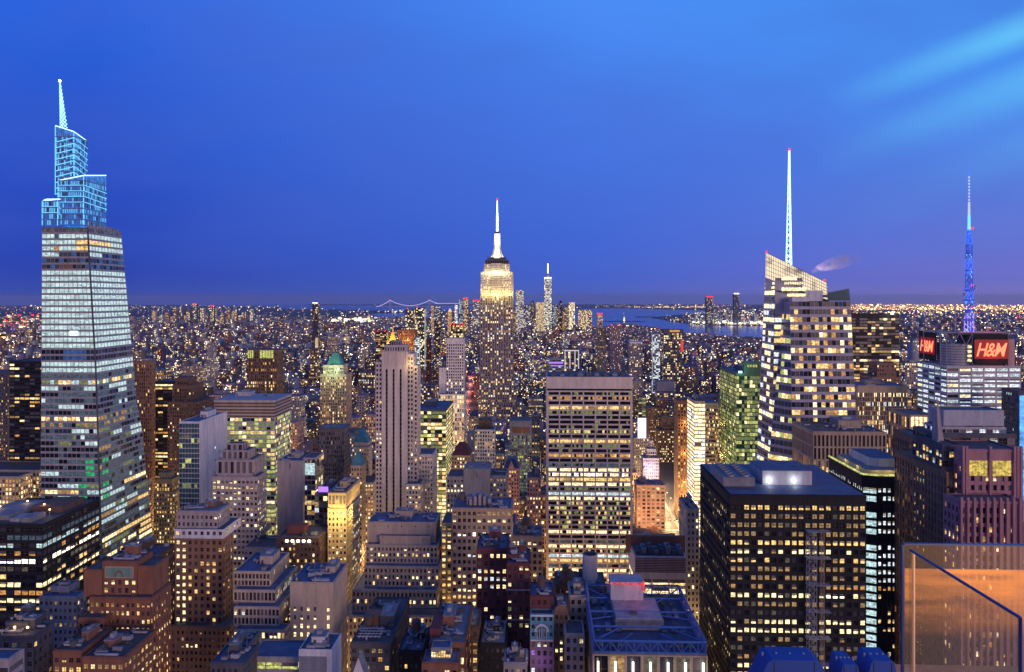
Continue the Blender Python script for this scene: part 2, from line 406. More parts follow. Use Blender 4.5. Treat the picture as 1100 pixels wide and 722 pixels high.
        if clutter or tank:
            xs = [p[0] for p in ins]; ys = [p[1] for p in ins]
            s.clutter(ro, min(xs), max(xs), min(ys), max(ys), zz + (.6 if relief else 0), clutter, tank)
        return ro
    def block(s, x0, x1, y0, y1, z0, z1, *a, **k):
        return s.poly([(x0, y0), (x1, y0), (x1, y1), (x0, y1)], z0, z1, *a, **k)
    def clutter(s, ro, x0, x1, y0, y1, z, k, tank=0):
        r = s.rng; W, D = x1 - x0, y1 - y0
        if W < 5 or D < 5: return
        wmn = wm(s.wall)
        if k >= 3 or (k and r.random() < .4):
            b = MB(); w_ = W * r.uniform(.22, .42); d_ = D * r.uniform(.25, .4); a0 = x0 + (W - w_) * r.uniform(.15, .85); c0 = y0 + (D - d_) * r.uniform(.4, .9); h = r.uniform(2.8, 5)
            b.box(a0, a0 + w_, c0, c0 + d_, z, z + h, wmn); b.box(a0 - .2, a0 + w_ + .2, c0 - .2, c0 + d_ + .2, z + h, z + h + .35, 'roof_grey')
            b.box(a0 + .8, a0 + 1.9, c0 - .06, c0, z, z + 2.2, 'roof_dark'); b.box(a0 + w_ * .3, a0 + w_ * .7, c0 + d_ * .3, c0 + d_ * .7, z + h + .35, z + h + r.uniform(1, 2.2), 'metal')
            b.build('penthouse', ro)
        for q in range(k + (k + 3 if s.near and k else 0)):
            b = MB(); w_, d_, h = r.uniform(1.2, 3.8), r.uniform(1.2, 3), r.uniform(1.0, 2.4); t = r.random()
            ax, ay = r.uniform(x0 + .6, max(x0 + .7, x1 - w_ - .6)), r.uniform(y0 + .6, max(y0 + .7, y1 - d_ - .6))
            if t < .5:
                b.box(ax, ax + w_, ay, ay + d_, z + .35, z + h, r.choice(('metal', 'roof_pale', 'roof_grey', 'roof_dark'))); b.box(ax + .2, ax + w_ - .2, ay + .2, ay + d_ - .2, z, z + .35, 'roof_dark')
                b.cyl(ax + w_ / 2, ay + d_ / 2, z + h, z + h + .35, min(w_, d_) * .35, 'roof_dark', n=10); b.build('cooling_unit', ro)
            elif t < .75:
                L_ = min(W * .7, r.uniform(4, 11)); ax = r.uniform(x0 + .5, max(x0 + .6, x1 - L_ - .5)); b.box(ax, ax + L_, ay, ay + .8, z + .5, z + 1.2, 'roof_pale'); b.box(ax, ax + .8, ay, ay + min(5, max(1, y1 - ay - .5)), z + .5, z + 1.21, 'roof_pale')
                for i in range(3): b.box(ax + .1 + i * (L_ - .4) / 2.2, ax + .3 + i * (L_ - .4) / 2.2, ay + .2, ay + .5, z, z + .5, 'roof_dark')
                b.build('duct', ro)
            elif t < .9: b.cyl(ax, ay, z, z + r.uniform(1, 2.4), .4, 'metal', n=8); b.cyl(ax, ay, z + 1, z + 1.3, .65, 'roof_pale', n=8); b.build('vent', ro)
            else: b.box(ax, ax + 3, ay, ay + .15, z + .2, z + .9, 'wood'); b.cyl(ax + 1.5, ay, z, z + 4.5, .06, 'metal', n=5); b.build('antenna', ro)
        for _ in range(tank):
            b = MB(); cx, cy = r.uniform(x0 + 3, x1 - 3), r.uniform(y0 + 2.6, y0 + D * .5 + 2.7); q = r.uniform(1.7, 2.3); zl = z + r.uniform(2.5, 4.5)
            for sx in (-1, 1):
                for sy in (-1, 1): b.bar((cx + sx * q * .7, cy + sy * q * .7, z), (cx + sx * q * .6, cy + sy * q * .6, zl), .16, 'roof_dark', 4)
            b.cyl(cx, cy, zl, zl + 3.6, q, 'wood', n=12); b.cyl(cx, cy, zl + 3.6, zl + 4.9, q * 1.08, 'roof_dark', .1, 12)
            b.build('water_tank', ro)
    def finish(s, winname='window', maxind=100):
        s.w.build('wall', s.root)
        ws = s.wins; ind = []
        if s.near:
            bands = {}
            rest = []
            for q in ws:
                if q[8] is not None: bands.setdefault((q[8], q[9]), []).append(q)
                else: rest.append(q)
            keys = sorted(bands)[:maxind]
            for k in keys:
                b = MB()
                for q in bands[k]: s.quad(b, q)
                b.build('window_band', s.root)
            for k in sorted(bands)[maxind:]: rest += bands[k] if len(keys) else []
            # punched windows: topmost first, in-frame ones only, as objects of their own
            inf = []
            left = []
            for q in rest:
                O, u, n, a0, a1, z0, z1 = q[:7]; am = (a0 + a1) / 2
                x, y = O[0] + u[0] * am, O[1] + u[1] * am
                px, py = proj(x, y, (z0 + z1) / 2)
                vis = 0 < px < 1100 and py < 722
                (inf if vis and q[8] is None else left).append((-(z1), q))
            inf.sort(key=lambda t: (t[0], t[1][9], t[1][3]))
            room = maxind - len(keys)
            for t, q in inf[:max(0, room)]:
                O, u, n, a0, a1, z0, z1, m, _, face, ang, off = q; am = (a0 + a1) / 2
                window_obj(s.root, O[0] + u[0] * am + n[0] * (off + .02), O[1] + u[1] * am + n[1] * (off + .02), (z0 + z1) / 2, a1 - a0, z1 - z0, ang, m)
            ws = [q for _, q in inf[max(0, room):]] + [q for _, q in left]
        b = MB()
        for q in ws: s.quad(b, q)
        o = b.build(winname, s.root)
        if o and len(ws) > 1: o['kind'] = 'stuff'
        return s.root
    def quad(s, b, q):
        O, u, n, a0, a1, z0, z1, m, _, face, ang, off = q; d = off + .02
        P = lambda a, z: (O[0] + u[0] * a + n[0] * d, O[1] + u[1] * a + n[1] * d, z)
        b.face([P(a0, z0), P(a1, z0), P(a1, z1), P(a0, z1)], m)
        if s.near and m in LITS and z1 - z0 > 1.2 and a1 - a0 < 5:
            bl = BL.choice((0, 0, .3, .45, .6))
            if bl:
                d += .015; zc = z1 - (z1 - z0) * bl; b.face([P(a0, zc), P(a1, zc), P(a1, z1), P(a0, z1)], 'blind_lit' if bl < .5 else 'blind')
OCC = []      # what must stay visible: (px0, px1, lowest visible y, Y)
FOOT = []     # built-up footprints
def foot(x0, x1, y0, y1): FOOT.append((x0, x1, y0, y1))
HERO = []     # (px centre, py top, description) used when the small buildings between are described

# ---------------------------------------------------------------- ground, water, far shore
LANDW = [  # water outlines on the map, given as they lie from the tower top
    [(640, 331.2), (672, 331.3), (757, 333.6), (757, 335.5), (735, 337.5), (700, 341), (722, 345.5), (753, 349.2), (818, 350.2), (905, 352), (905, 366), (818, 365.8), (792, 364.6), (735, 359), (713, 355.2), (676, 349.5), (664, 348), (650, 351.5), (636, 352), (612, 345), (600, 336), (620, 332)],
    [(300, 328.2), (500, 328.2), (560, 329.5), (560, 333.5), (500, 332.5), (470, 334.6), (420, 333.8), (360, 332.2), (300, 331.6)],
    [(398, 337), (440, 336.5), (470, 338), (470, 341), (440, 343), (398, 341)],
    [(-400, 372), (60, 371), (60, 383), (20, 386.5), (-400, 388)],
    [(215, 327.0), (330, 327.0), (330, 329.5), (215, 328.6)]]
def inpoly(x, y, P):
    c = False; j = len(P) - 1
    for i in range(len(P)):
        if (P[i][1] > y) != (P[j][1] > y) and x < (P[j][0] - P[i][0]) * (y - P[i][1]) / (P[j][1] - P[i][1]) + P[i][0]: c = not c
        j = i
    return c
def is_water(X, Y):
    if Y < 2000: return False
    px, py = proj(X, Y, drop(X, Y))
    if py > 345 and Y > 0 and py > 392: return False
    return any(inpoly(px, py, P) for P in LANDW)
m, nt, b = newmat('ground')
g = N(nt, 'ShaderNodeNewGeometry'); n = N(nt, 'ShaderNodeTexNoise'); n.inputs['Scale'].default_value = .006; n.inputs['Detail'].default_value = 8
nt.links.new(g.outputs['Position'], n.inputs[0])
nt.links.new(MIX(nt, n.outputs[0], (.035, .035, .04), (.09, .085, .09)), b.inputs['Base Color']); b.inputs['Roughness'].default_value = .9
m, nt, b = newmat('water')
b.inputs['Base Color'].default_value = (.06, .13, .32, 1); b.inputs['Roughness'].default_value = .16; b.inputs['IOR'].default_value = 1.33
g = N(nt, 'ShaderNodeNewGeometry'); n = N(nt, 'ShaderNodeTexNoise'); n.inputs['Scale'].default_value = .02; n.inputs['Detail'].default_value = 5
nt.links.new(g.outputs['Position'], n.inputs[0]); bp = N(nt, 'ShaderNodeBump'); bp.inputs['Strength'].default_value = .35; bp.inputs['Distance'].default_value = 3
nt.links.new(n.outputs[0], bp.inputs['Height']); nt.links.new(bp.outputs[0], b.inputs['Normal'])
m, nt, b = newmat('asphalt'); b.inputs['Base Color'].default_value = (.05, .05, .052, 1); b.inputs['Roughness'].default_value = .6
m, nt, b = newmat('pavement'); b.inputs['Base Color'].default_value = (.26, .25, .24, 1); b.inputs['Roughness'].default_value = .8
m, nt, b = newmat('paint'); b.inputs['Base Color'].default_value = (.75, .75, .72, 1)
def build_ground():
    ds = list(np.geomspace(120, 2000, 24)) + list(np.geomspace(2000, 70000, 330))[1:]
    az = np.radians(np.concatenate([np.arange(-180, -42, 6), np.arange(-42, 42, .16), np.arange(42, 181, 6)]))
    G, W_ = MB(), MB()
    n = len(az); vi = {}
    verts = [(0, 0, 0)] + [(d * math.sin(a), d * math.cos(a), drop(d * math.sin(a), d * math.cos(a))) for d in ds for a in az]
    gf, wf = [], []
    for j in range(n - 1): gf.append((0, 1 + j + 1, 1 + j))
    for i in range(len(ds) - 1):
        dm = (ds[i] + ds[i + 1]) / 2
        for j in range(n - 1):
            a = (az[j] + az[j + 1]) / 2
            q = (1 + i * n + j, 1 + i * n + j + 1, 1 + (i + 1) * n + j + 1, 1 + (i + 1) * n + j)
            (wf if 2200 < dm and abs(a) < .74 and is_water(dm * math.sin(a), dm * math.cos(a)) else gf).append(q)
    for nm, fs, mt in (('ground', gf, 'ground'), ('water', wf, 'water')):
        used = sorted({i for f in fs for i in f}); mp = {k: i for i, k in enumerate(used)}
        me = bpy.data.meshes.new(nm); me.from_pydata([verts[k] for k in used], [], [tuple(mp[i] for i in reversed(f)) for f in fs])
        me.materials.append(MATS[mt]); o = bpy.data.objects.new(nm, me); COL.objects.link(o); o['kind'] = 'structure'
build_ground()
def strip(name, pts, wid, z, mat):
    b = MB()
    for i in range(len(pts) - 1):
        p, q = Vector(pts[i]), Vector(pts[i + 1]); d = (q - p).normalized(); nn = Vector((-d.y, d.x)) * wid / 2
        b.face([(*(p - nn), z), (*(p + nn), z), (*(q + nn), z), (*(q - nn), z)][::-1], mat)
    o = b.build(name); o['kind'] = 'structure'; return o
AV = [-760, -560, -365, -118, 150, 430, 700, 960]
for k, X in enumerate(AV):
    for s_ in (-1, 1):
        b = MB(); b.box(X + s_ * 10 - 2, X + s_ * 10 + 2, 200, 4200, -.4, .15, 'pavement'); b.build('pavement')['kind'] = 'structure'
    strip('road', [(X, 200), (X, 4200)], 16, .06, 'asphalt')
ROAD2 = [(xat(494, 1330), 1330), (xat(499, 1705), 1705), (xat(508, 2650), 2650), (xat(511, 3600), 3600)]
strip('road', ROAD2, 20, .10, 'asphalt')
PLZ = [(xat(716, 830), 828), (xat(738, 830), 828), (xat(735, 1130), 1130), (xat(712, 1130), 1130)]
b = MB(); b.face([(x, y, .12) for x, y in PLZ], 'asphalt'); b.build('road')['kind'] = 'structure'
b = MB()
for i in range(9): b.box(PLZ[0][0] + 1.5 + i * 2.6, PLZ[0][0] + 2.8 + i * 2.6, 836, 841, .12, .14, 'paint')
b.build('road_marking')['kind'] = 'structure'

# ---------------------------------------------------------------- buildings placed one by one
def new(name, label, px, Y, wall='grey', near=False, cat='building', d=10):
    b = Bld(name, label, cat, (round(xat(px, Y), 2), Y + d, 0), wall=wall, near=near); b.lab = label; return b
def T(b, px0, px1, py, Y, d, sty='brick', lit=None, z0=0, ybot=None, zt=None, fit=True, **k):
    """one box of a building: front from px0 to px1 at distance Y, roof edge at py; d = depth in metres or 's<px>' for where its far side edge is seen"""
    x0, x1 = xat(px0, Y), xat(px1, Y)
    if isinstance(d, str):
        p2 = float(d[1:]); r = ratio(p2); Y2 = (x1 if x1 < 0 or p2 > px1 else x0) / r; d = Y2 - Y
        d = max(8, min(d, 120))
    z1 = zt if zt is not None else zat((px0 + px1) / 2, py, Y)
    if isinstance(lit, tuple): lit = litfn(b.rng, *lit)
    b.block(x0, x1, Y, Y + d, z0, z1, sty, lit, **k)
    if fit: foot(x0, x1, Y, Y + d)
    b.z1 = z1; b.box = (x0, x1, Y, Y + d)
    return z1
def keep(px0, px1, yb, Y): OCC.append((px0, px1, yb, Y))
def done(b, px, py, **k):
    HERO.append((px, py, b.lab)); return b.finish(**k)

# --- far left
b = new('office_tower', 'black glass tower with scattered yellow lit floors at the left edge behind the blue-crowned skyscraper', 30, 760, 'black')
T(b, 10, 70, 388, 760, 40, 'ribbon', (.35, .55, .1, 'warm')); done(b, 25, 388); keep(10, 45, 505, 760)
b = new('office_block', 'pale lit low block at the far left edge below the black glass tower', 5, 720, 'cream')
T(b, -30, 42, 505, 720, 40, 'grid', (.6, .6, .3, 'warm')); T(b, -20, 20, 512, 690, 20, 'grid', (.7, .8, .3, 'warm'), fit=False); done(b, 15, 508); keep(0, 44, 540, 700)
b = new('slab_tower', 'dark grey slab tower cut by the left edge of the photo with orange lit rooms', 2, 830, 'darkgrey')
T(b, -40, 8, 400, 830, 30, 'brick', (.4, .4, .2, 'amber')); done(b, 2, 400)

# --- brown tower behind the big skyscraper
b = new('brown_tower', 'tall brown slab tower directly right of the blue-crowned skyscraper, nearly all windows dark', 152, 800, 'brown')
T(b, 138, 163, 388, 800, 's166', 'piers', (.2, .25, .04, 'warm')); done(b, 155, 388); keep(150, 163, 500, 800)
b = new('office_tower', 'black glass slab with yellow lit floors between two brown masonry towers', 172, 830, 'black')
T(b, 164, 186, 410, 830, 30, 'ribbon', (.35, .8, .08, 'warm')); done(b, 172, 410); keep(165, 180, 505, 830)
b = new('stepped_tower', 'dark brown stepped masonry tower with battlement top and white lit band below its crown', 198, 760, 'umber')
z = T(b, 180, 212, 432, 760, 40, 'brick', (.25, .5, .12, 'mixed')); z2 = T(b, 185, 205, 414, 764, 30, 'piers', (.1, .1, .05, 'warm'), z0=z - 1, fit=False)
T(b, 188, 202, 406, 768, 20, 'piers', (.1, .1, .05, 'warm'), z0=z2 - 1, fit=False); done(b, 196, 410); keep(182, 212, 500, 760)
# --- glass block with white flank
b = new('glass_block', 'teal glass block with a blank white concrete flank and a sunken dark blue roof', 204, 560, 'white')
x0, x1 = xat(192.5, 560), xat(215, 560); zt = zat(204, 453, 560); Y2 = x1 / ratio(243.5)
b.block(x0, x1, 560, Y2, 0, zt, (2.2, 3.8, .05, .12, .15, 1, 1.5), litfn(b.rng, .25, .5, .02, 'lime', ('tealglass', 'tealglass', 'tealglass', 'blueglass')), blank=(1,), clutter=3, roof='roof_blue')
s_ = MB(); s_.box(x1 - .5, x1 + .4, 559.5, Y2 + .2, 0, zt + .5, 'wall_white'); s_.box(x1 + .38, x1 + .43, 571, 571.3, 0, zt, 'wall_darkgrey')
for q in range(14): s_.box(x1 + .4, x1 + .46, 585 + (q % 2) * 8, 586.4 + (q % 2) * 8, zt - 26 - q * 5, zt - 24 - q * 5, 'dusk' if q % 3 else 'white')
s_.build('flank_wall', b.root, 'blank white concrete flank wall'); foot(x0, x1, 560, Y2); done(b, 215, 450); keep(192, 244, 545, 560)
# --- banded yellow office
b = new('office_block', 'wide glass office block with banded brown top, flat pale roof and glowing yellow-green floors', 265, 660, 'concrete')
z = T(b, 230, 295, 448, 660, 's313', (3.6, 3.9, .06, .30, .3, 1, 1), (.9, .85, .5, [('lime', 5), ('limedim', 7), ('warm', 3), ('cream', 2)]), corem='blueglass')
x0, x1, y0, y1 = b.box; zt = zat(262, 430.5, 660)
s_ = MB()
for k in range(5):
    s_.box(x0 - .3, x1 + .3, y0 - .3, y1 + .3, z + k * 2.9, z + k * 2.9 + 1.4, 'wall_umber'); s_.box(x0, x1, y0, y1, z + k * 2.9 + 1.4, z + k * 2.9 + 2.9, 'wall_tan' if k % 2 else 'wall_concrete')
s_.build('banded_crown', b.root); r_ = MB(); r_.box(x0 - .4, x1 + .4, y0 - .4, y1 + .4, z + 14.5, z + 15.3, 'roof_pale')
ro = r_.build('roof', b.root); b.clutter(ro, x0 + 3, x1 - 3, y0, y1, z + 15.3, 4); done(b, 270, 430); keep(230, 313, 556, 660)
# --- dark brown slabs with yellow crown lights
b = new('slab_tower', 'dark brown twin-slab tower with bright yellow lit panels under its roof', 281, 900, 'umber')
T(b, 265, 297, 375.5, 900, 25, 'piers', (.35, .5, .08, 'warm')); x0, x1, y0, y1 = b.box; zt = b.z1
s_ = MB()
for a, c in ((266, 272.5), (279, 294)):
    n_ = 3 if a < 270 else 5
    for k in range(n_):
        xa, xb = xat(a + (c - a) * k / n_, 900), xat(a + (c - a) * (k + 1) / n_, 900); s_.box(xa + .4, xb - .4, y0 - .5, y0 - .1, zt - 10.5, zt - 1, 'lime')
s_.build('lit_crown', b.root); done(b, 281, 376); keep(265, 297, 418, 900)
b = new('stepped_tower', 'lilac stone wedding-cake tower with a finned dark crown, in front of the yellow-green office block', 255, 520, 'lilac', near=True)
z = T(b, 228, 277, 512, 520, 's286', 'brickw', (.55, .75, .3, [('cream', 5), ('warm', 2), ('white', 2), ('warmdim', 2)]), clutter=0)
z2 = T(b, 233, 272, 494, 523, 22, (4.6, 9, .45, .25, .9, 0, 1.5), (.1, .1, .05, 'warm'), z0=z - 1, fit=False)
z3 = T(b, 238, 267, 484, 526, 15, (4.2, 7, .4, .2, .9, 0, 1), (0, 0, 0, 'warm'), z0=z2 - 1, fit=False)
T(b, 243, 261, 476.5, 529, 9, (3.8, 6, .4, .2, .6, 0, 1), (0, 0, 0, 'warm'), z0=z3 - 1, fit=False)
T(b, 262, 300, 588, 500, 26, 'brickw', (.5, .7, .3, 'office'), fit=False, clutter=2); T(b, 285, 312, 606, 480, 30, 'brickw', (.3, .6, .2, 'office'), fit=True, clutter=2)
done(b, 252, 480); keep(228, 286, 600, 520)
b = new('stepped_tower', 'gold floodlit limestone tower with narrow top section, left of the teal glass block', 180, 640, 'gold')
z = T(b, 165, 188, 528, 640, 's196', 'brick', (.6, .6, .3, 'warm')); T(b, 168, 185, 515, 642, 16, 'piers', (.8, .7, .4, 'warm'), z0=z - 1, fit=False); T(b, 171, 182, 508, 645, 10, 'piers', (0, 0, 0, 'warm'), z0=z + 9, fit=False)
done(b, 178, 512); keep(165, 194, 577, 640)

# --- green copper dome tower and its neighbours
b = new('domed_tower', 'tan stone tower with a glowing green copper pyramid crown', 358, 1000, 'tan')
z = T(b, 344, 372, 402, 1000, 30, 'piers', (.5, .5, .2, 'warm')); T(b, 347, 369, 392, 1003, 24, 'fine', (.6, .9, .6, 'lime'), z0=z - 1, fit=False, wall='cream')
x0, x1, y0, y1 = b.box; s_ = MB(); s_.pyramid(x0 + 4, x1 - 4, y0 + 3, y1 - 3, b.z1, zat(358, 380, 1000), 'roof_copper', .35); s_.pyramid(x0 + 13, x1 - 13, y0 + 12, y1 - 12, zat(358, 381, 1000), zat(358, 376.5, 1000), 'roof_copper', .1)
s_.build('copper_dome', b.root); done(b, 358, 380); keep(344, 372, 456, 1000)
CROWNS = [(xat(358, 1000), 985, zat(358, 398, 1000), 22000, (.65, 1, .6))]
b = new('slab_tower', 'near-black ribbed slab with a pale flank, standing below the green-crowned tower', 356, 640, 'darkgrey')
T(b, 341, 369.5, 459.5, 640, 's376', 'fine', (.04, .3, .015, 'warm'), clutter=2, roof='roof_grey'); done(b, 356, 459); keep(341, 376, 522, 640)
b = new('office_block', 'blank lilac concrete box with a blue glass corner of lit rooms, left of the near-black ribbed slab', 312, 560, 'lilac')
z = T(b, 298, 325, 495, 560, 25, 'slab' if 0 else (30, 200, .96, .97, .15, 1, 2), (0, 0, 0, 'warm'), clutter=3, roof='roof_blue'); T(b, 325.3, 339, 492, 566, 22, 'glass', (.3, .6, .15, 'mixed'), corem='blueglass', fit=False)
x0, x1, y0, y1 = b.box; s_ = MB()
for k in range(7): s_.box(x0 + k * 3.6 + 4, x0 + k * 3.6 + 5.6, 565.6, 565.75, z - 5, z, 'dusk')
s_.box(x0 + 2, x1 - .6, 565.5, 565.7, z - 12, z - 3, 'cool'); s_.build('lit_panel', b.root); done(b, 318, 493); keep(298, 340, 555, 560)
b = new('pyramid_roof_tower', 'small pale stepped tower with a teal pyramid roof, beside the tall ribbed limestone tower', 388, 720, 'lilac')
z = T(b, 378, 396, 480, 720, 's400', 'brick', (.5, .8, .3, 'mixed')); x0, x1, y0, y1 = b.box; s_ = MB(); s_.box(x0 + 1, x1 - 1, y0 + 1, y0 + 16, z - 2, z + 4, 'wall_lilac'); s_.pyramid(x0 + .5, x1 - .5, y0 + .5, y0 + 17, z + 4, zat(388, 459, 720), 'roof_teal'); s_.build('pyramid_roof', b.root)
T(b, 386, 401, 518, 690, 26, 'brick', (.6, .8, .4, 'warm'), fit=False); done(b, 388, 462); keep(377, 401, 525, 720)
b = new('pyramid_roof_block', 'tan block with a small slate pyramid top just below the teal pyramid roof', 383, 600, 'tan')
z = T(b, 377, 389, 500, 600, 's393', 'brick', (.5, .7, .3, 'warm')); x0, x1, y0, y1 = b.box; s_ = MB(); s_.pyramid(x0, x1, y0, y1, z, z + 9, 'roof_teal', .3); s_.build('pyramid_roof', b.root); done(b, 383, 492)
b = new('floodlit_block', 'gold floodlit masonry block with bright lit cornice, in front of the near-black ribbed slab', 365, 480, 'gold', near=True)
z = T(b, 352, 372.5, 546, 480, 's379', 'brick', (.4, .6, .25, [('cream', 3), ('warm', 3), ('white', 1)]), roof='roof_pale'); T(b, 352.4, 372, 529, 480.5, 38, (2.2, 6, .3, .3, .5, 0, 2), (1, .9, .8, 'warm'), z0=z, fit=False, clutter=3); done(b, 365, 530); keep(352, 378, 604, 480)
LAMPS = [(xat(362, 480), 470, zat(362, 552, 480), 16000, (1, .72, .25)), (xat(384, 480), 492, zat(362, 556, 480), 12000, (1, .72, .25))]
b = new('glass_block', 'dark glass corner block with purple lit roof plant, left of the gold floodlit block', 345, 500, 'darkgrey')
z = T(b, 338, 351.5, 530, 500, 30, 'glass', (.3, .5, .2, 'mixed'), corem='tealglass', roof='roof_blue', clutter=4); x0, x1, y0, y1 = b.box; s_ = MB(); s_.box(x0 + 1, x1 - 1, y0 + 5, y0 + 6, z - .5, z + 3, 'led_purple'); s_.build('purple_light', b.root); done(b, 345, 528); keep(338, 352, 590, 500)
b = new('brownstone_block', 'low dark brown block with a row of five white roof lights', 318, 470, 'umber')
z = T(b, 297, 343, 578, 470, 26, 'brick', (.4, .5, .15, 'warm'), clutter=2); x0, x1, y0, y1 = b.box; s_ = MB()
for k in range(5): s_.box(x0 + 6 + k * 3.6, x0 + 7.6 + k * 3.6, y0 - .5, y0 - .1, z - 2.5, z - 1.2, 'lamp_white')
s_.build('roof_light', b.root); s_ = MB(); s_.box(x0 + 4, x1 - 12, y0 + 8, y0 + 16, z, z + 5, 'wall_darkred'); s_.build('penthouse', b.root); done(b, 318, 572); keep(297, 343, 600, 470)

# --- left foreground
b = new('office_block', 'black box office block with rows of white and amber windows at the lower left edge', 20, 420, 'black', near=True)
RW = {0: ('dark', .2), 1: ('cooldim', .85), 2: ('cool', .8), 3: ('amber', .6), 4: ('bright', .85), 5: ('dim', .5), 6: ('warm', .4), 7: ('cream', .9), 8: ('amber', .5), 9: ('cream', .95), 10: ('warm', .3)}
def rowlit(rng, RW, nf, dark=('dark', 'dark', 'dusk')):
    def f(i, j, face=0):
        m, p = RW.get(nf - 1 - i, ('warmdim', .15)); return m if rng.random() < p else rng.choice(dark)
    return f
zt = zat(10, 563, 420)
T(b, -40, 46, 563, 420, 's107', (4.2, 4.6, .14, .42, .35, 1, 2), rowlit(b.rng, RW, int(round((zt - 2) / 4.6))), clutter=0, roof='roof_dark')
x0, x1, y0, y1 = b.box; ro = [o for o in b.root.children if o.name.startswith('roof')][0]
for (a, c, e, f_, h, m_) in ((.05, .45, .15, .75, 2.4, 'roof_grey'), (.5, .62, .1, .3, 1.6, 'metal'), (.5, .9, .45, .85, 3.2, 'wall_umber'), (.66, .8, .08, .3, 2.4, 'roof_grey'), (.1, .3, .02, .1, 2, 'roof_pale')):
    s_ = MB(); s_.box(x0 + (x1 - x0) * a, x0 + (x1 - x0) * c, y0 + (y1 - y0) * e, y0 + (y1 - y0) * f_, zt - .4, zt + h, m_); s_.build('roof_plant', ro)
for fx, fy in ((.3, .62), (.12, .4), (.62, .5), (.85, .3)):
    s_ = MB(); s_.cyl(x0 + (x1 - x0) * fx, y0 + (y1 - y0) * fy, zt, zt + 3.5, .15, 'metal', n=6); s_.cyl(x0 + (x1 - x0) * fx, y0 + (y1 - y0) * fy, zt + 3.5, zt + 4.1, .5, 'lamp_warm', n=8); s_.build('roof_lamp', ro)
    LAMPS.append((x0 + (x1 - x0) * fx, y0 + (y1 - y0) * fy - 1, zt + 4.5, 260, (1, .55, .22)))
done(b, 30, 560); keep(0, 107, 650, 420)
b = new('masonry_block', 'blue-grey stone block with mechanical penthouse, left of the red-brown brick tower', 62, 370, 'blueslate', near=True)
z = T(b, 42, 83, 641, 370, 's90', 'brick', (.3, .5, .12, 'mixed'), clutter=0, roof='roof_blue'); T(b, 54, 74, 630, 375, 9, 'ribbon', (0, 0, 0, 'warm'), z0=z - 1, fit=False, clutter=2); done(b, 62, 632); keep(42, 88, 690, 370)
b = new('brick_tower', 'red-brown brick tower with arched niche below its roof and orange lit windows, lower left', 130, 330, 'redbrown', near=True)
z = T(b, 96, 162, 642, 330, 's184', 'brick', (.6, .65, .3, [('cream', 5), ('warm', 4), ('warmdim', 3), ('amber', 1)]))
z2 = T(b, 110, 147, 603, 334, 14, (3.4, 4.6, .5, .4, .5, 0, 8.5), (.9, .7, .5, [('warm', 4), ('cream', 2), ('amber', 2)]), z0=z - 1, fit=False, clutter=3, roof='roof_blue')
T(b, 90, 109.6, 612, 333, 14, (30, 100, .95, .97, .2, 0, 3), (0, 0, 0, 'warm'), z0=z - 1, fit=False); T(b, 147.4, 165, 608, 335, 14, (30, 100, .95, .97, .2, 0, 3), (0, 0, 0, 'warm'), z0=z - 1, fit=False)
s_ = MB(); xa, xb = xat(113, 334), xat(144, 334); s_.box(xa, xb, 333.6, 334, z2 - 7.6, z2 - 2.2, 'wall_tan'); s_.box(xa + .8, xb - .8, 333.45, 333.6, z2 - 7, z2 - 2.9, 'wall_mint'); mx = (xa + xb) / 2
for k in range(8):
    a0, a1 = math.pi * k / 8, math.pi * (k + 1) / 8
    s_.face([(mx + math.cos(a0) * 1.3, 333.3, z2 - 7 + math.sin(a0) * 2.3), (mx + math.cos(a0) * 2, 333.3, z2 - 7 + math.sin(a0) * 3.2), (mx + math.cos(a1) * 2, 333.3, z2 - 7 + math.sin(a1) * 3.2), (mx + math.cos(a1) * 1.3, 333.3, z2 - 7 + math.sin(a1) * 2.3)], 'wall_redbrown')
s_.build('arched_niche', b.root); T(b, 84, 112, 664, 324, 10, 'brick', (.4, .5, .2, 'warm'), fit=False)
done(b, 130, 604); keep(89, 182, 722, 330)
b = new('masonry_block', 'long dark stone block with blue roof behind the red-brown brick tower', 150, 400, 'umber', near=True)
T(b, 118, 166, 599, 400, 's188', 'brick', (.3, .5, .12, 'warm'), clutter=6, roof='roof_blue'); done(b, 160, 590); keep(118, 187, 640, 400)
b = new('brick_block', 'low orange-brown brick wing with large lit windows at the foot of the red-brown brick tower', 95, 300, 'redbrown', near=True)
T(b, 57, 88, 699, 300, 22, 'brickw', (.8, .85, .5, 'warm'), clutter=2); T(b, 88.4, 133, 706, 296, 26, 'brickw', (.9, .85, .5, 'warm'), clutter=3); done(b, 95, 700); keep(57, 133, 722, 300)
b = new('masonry_block', 'small dark block with two lit lamps on its roof terrace, lower left corner', 18, 300, 'darkgrey', near=True)
z = T(b, -6, 36, 683, 300, 's57', 'brickw', (.2, .4, .1, 'mixed'), clutter=3, roof='roof_dark'); T(b, 6, 30, 668, 306, 12, 'brickw', (.2, .3, .1, 'mixed'), z0=z - 1, fit=False, clutter=4)
for p_ in (15, 29):
    s_ = MB(); s_.box(xat(p_, 304), xat(p_, 304) + .8, 303.6, 304, z + 1.5, z + 2.2, 'lamp_warm'); s_.build('wall_lamp', b.root); LAMPS.append((xat(p_, 304), 302, z + 3, 300, (1, .6, .3)))
done(b, 20, 672); keep(0, 57, 705, 300)
b = new('masonry_block', 'lilac stone block with black window bands cut by the lower left corner of the photo', 5, 250, 'lilac', near=True)
T(b, -30, 9, 708, 250, 's21', 'ribbon', (0, 0, 0, 'warm'), roof='roof_blue'); done(b, 8, 700)
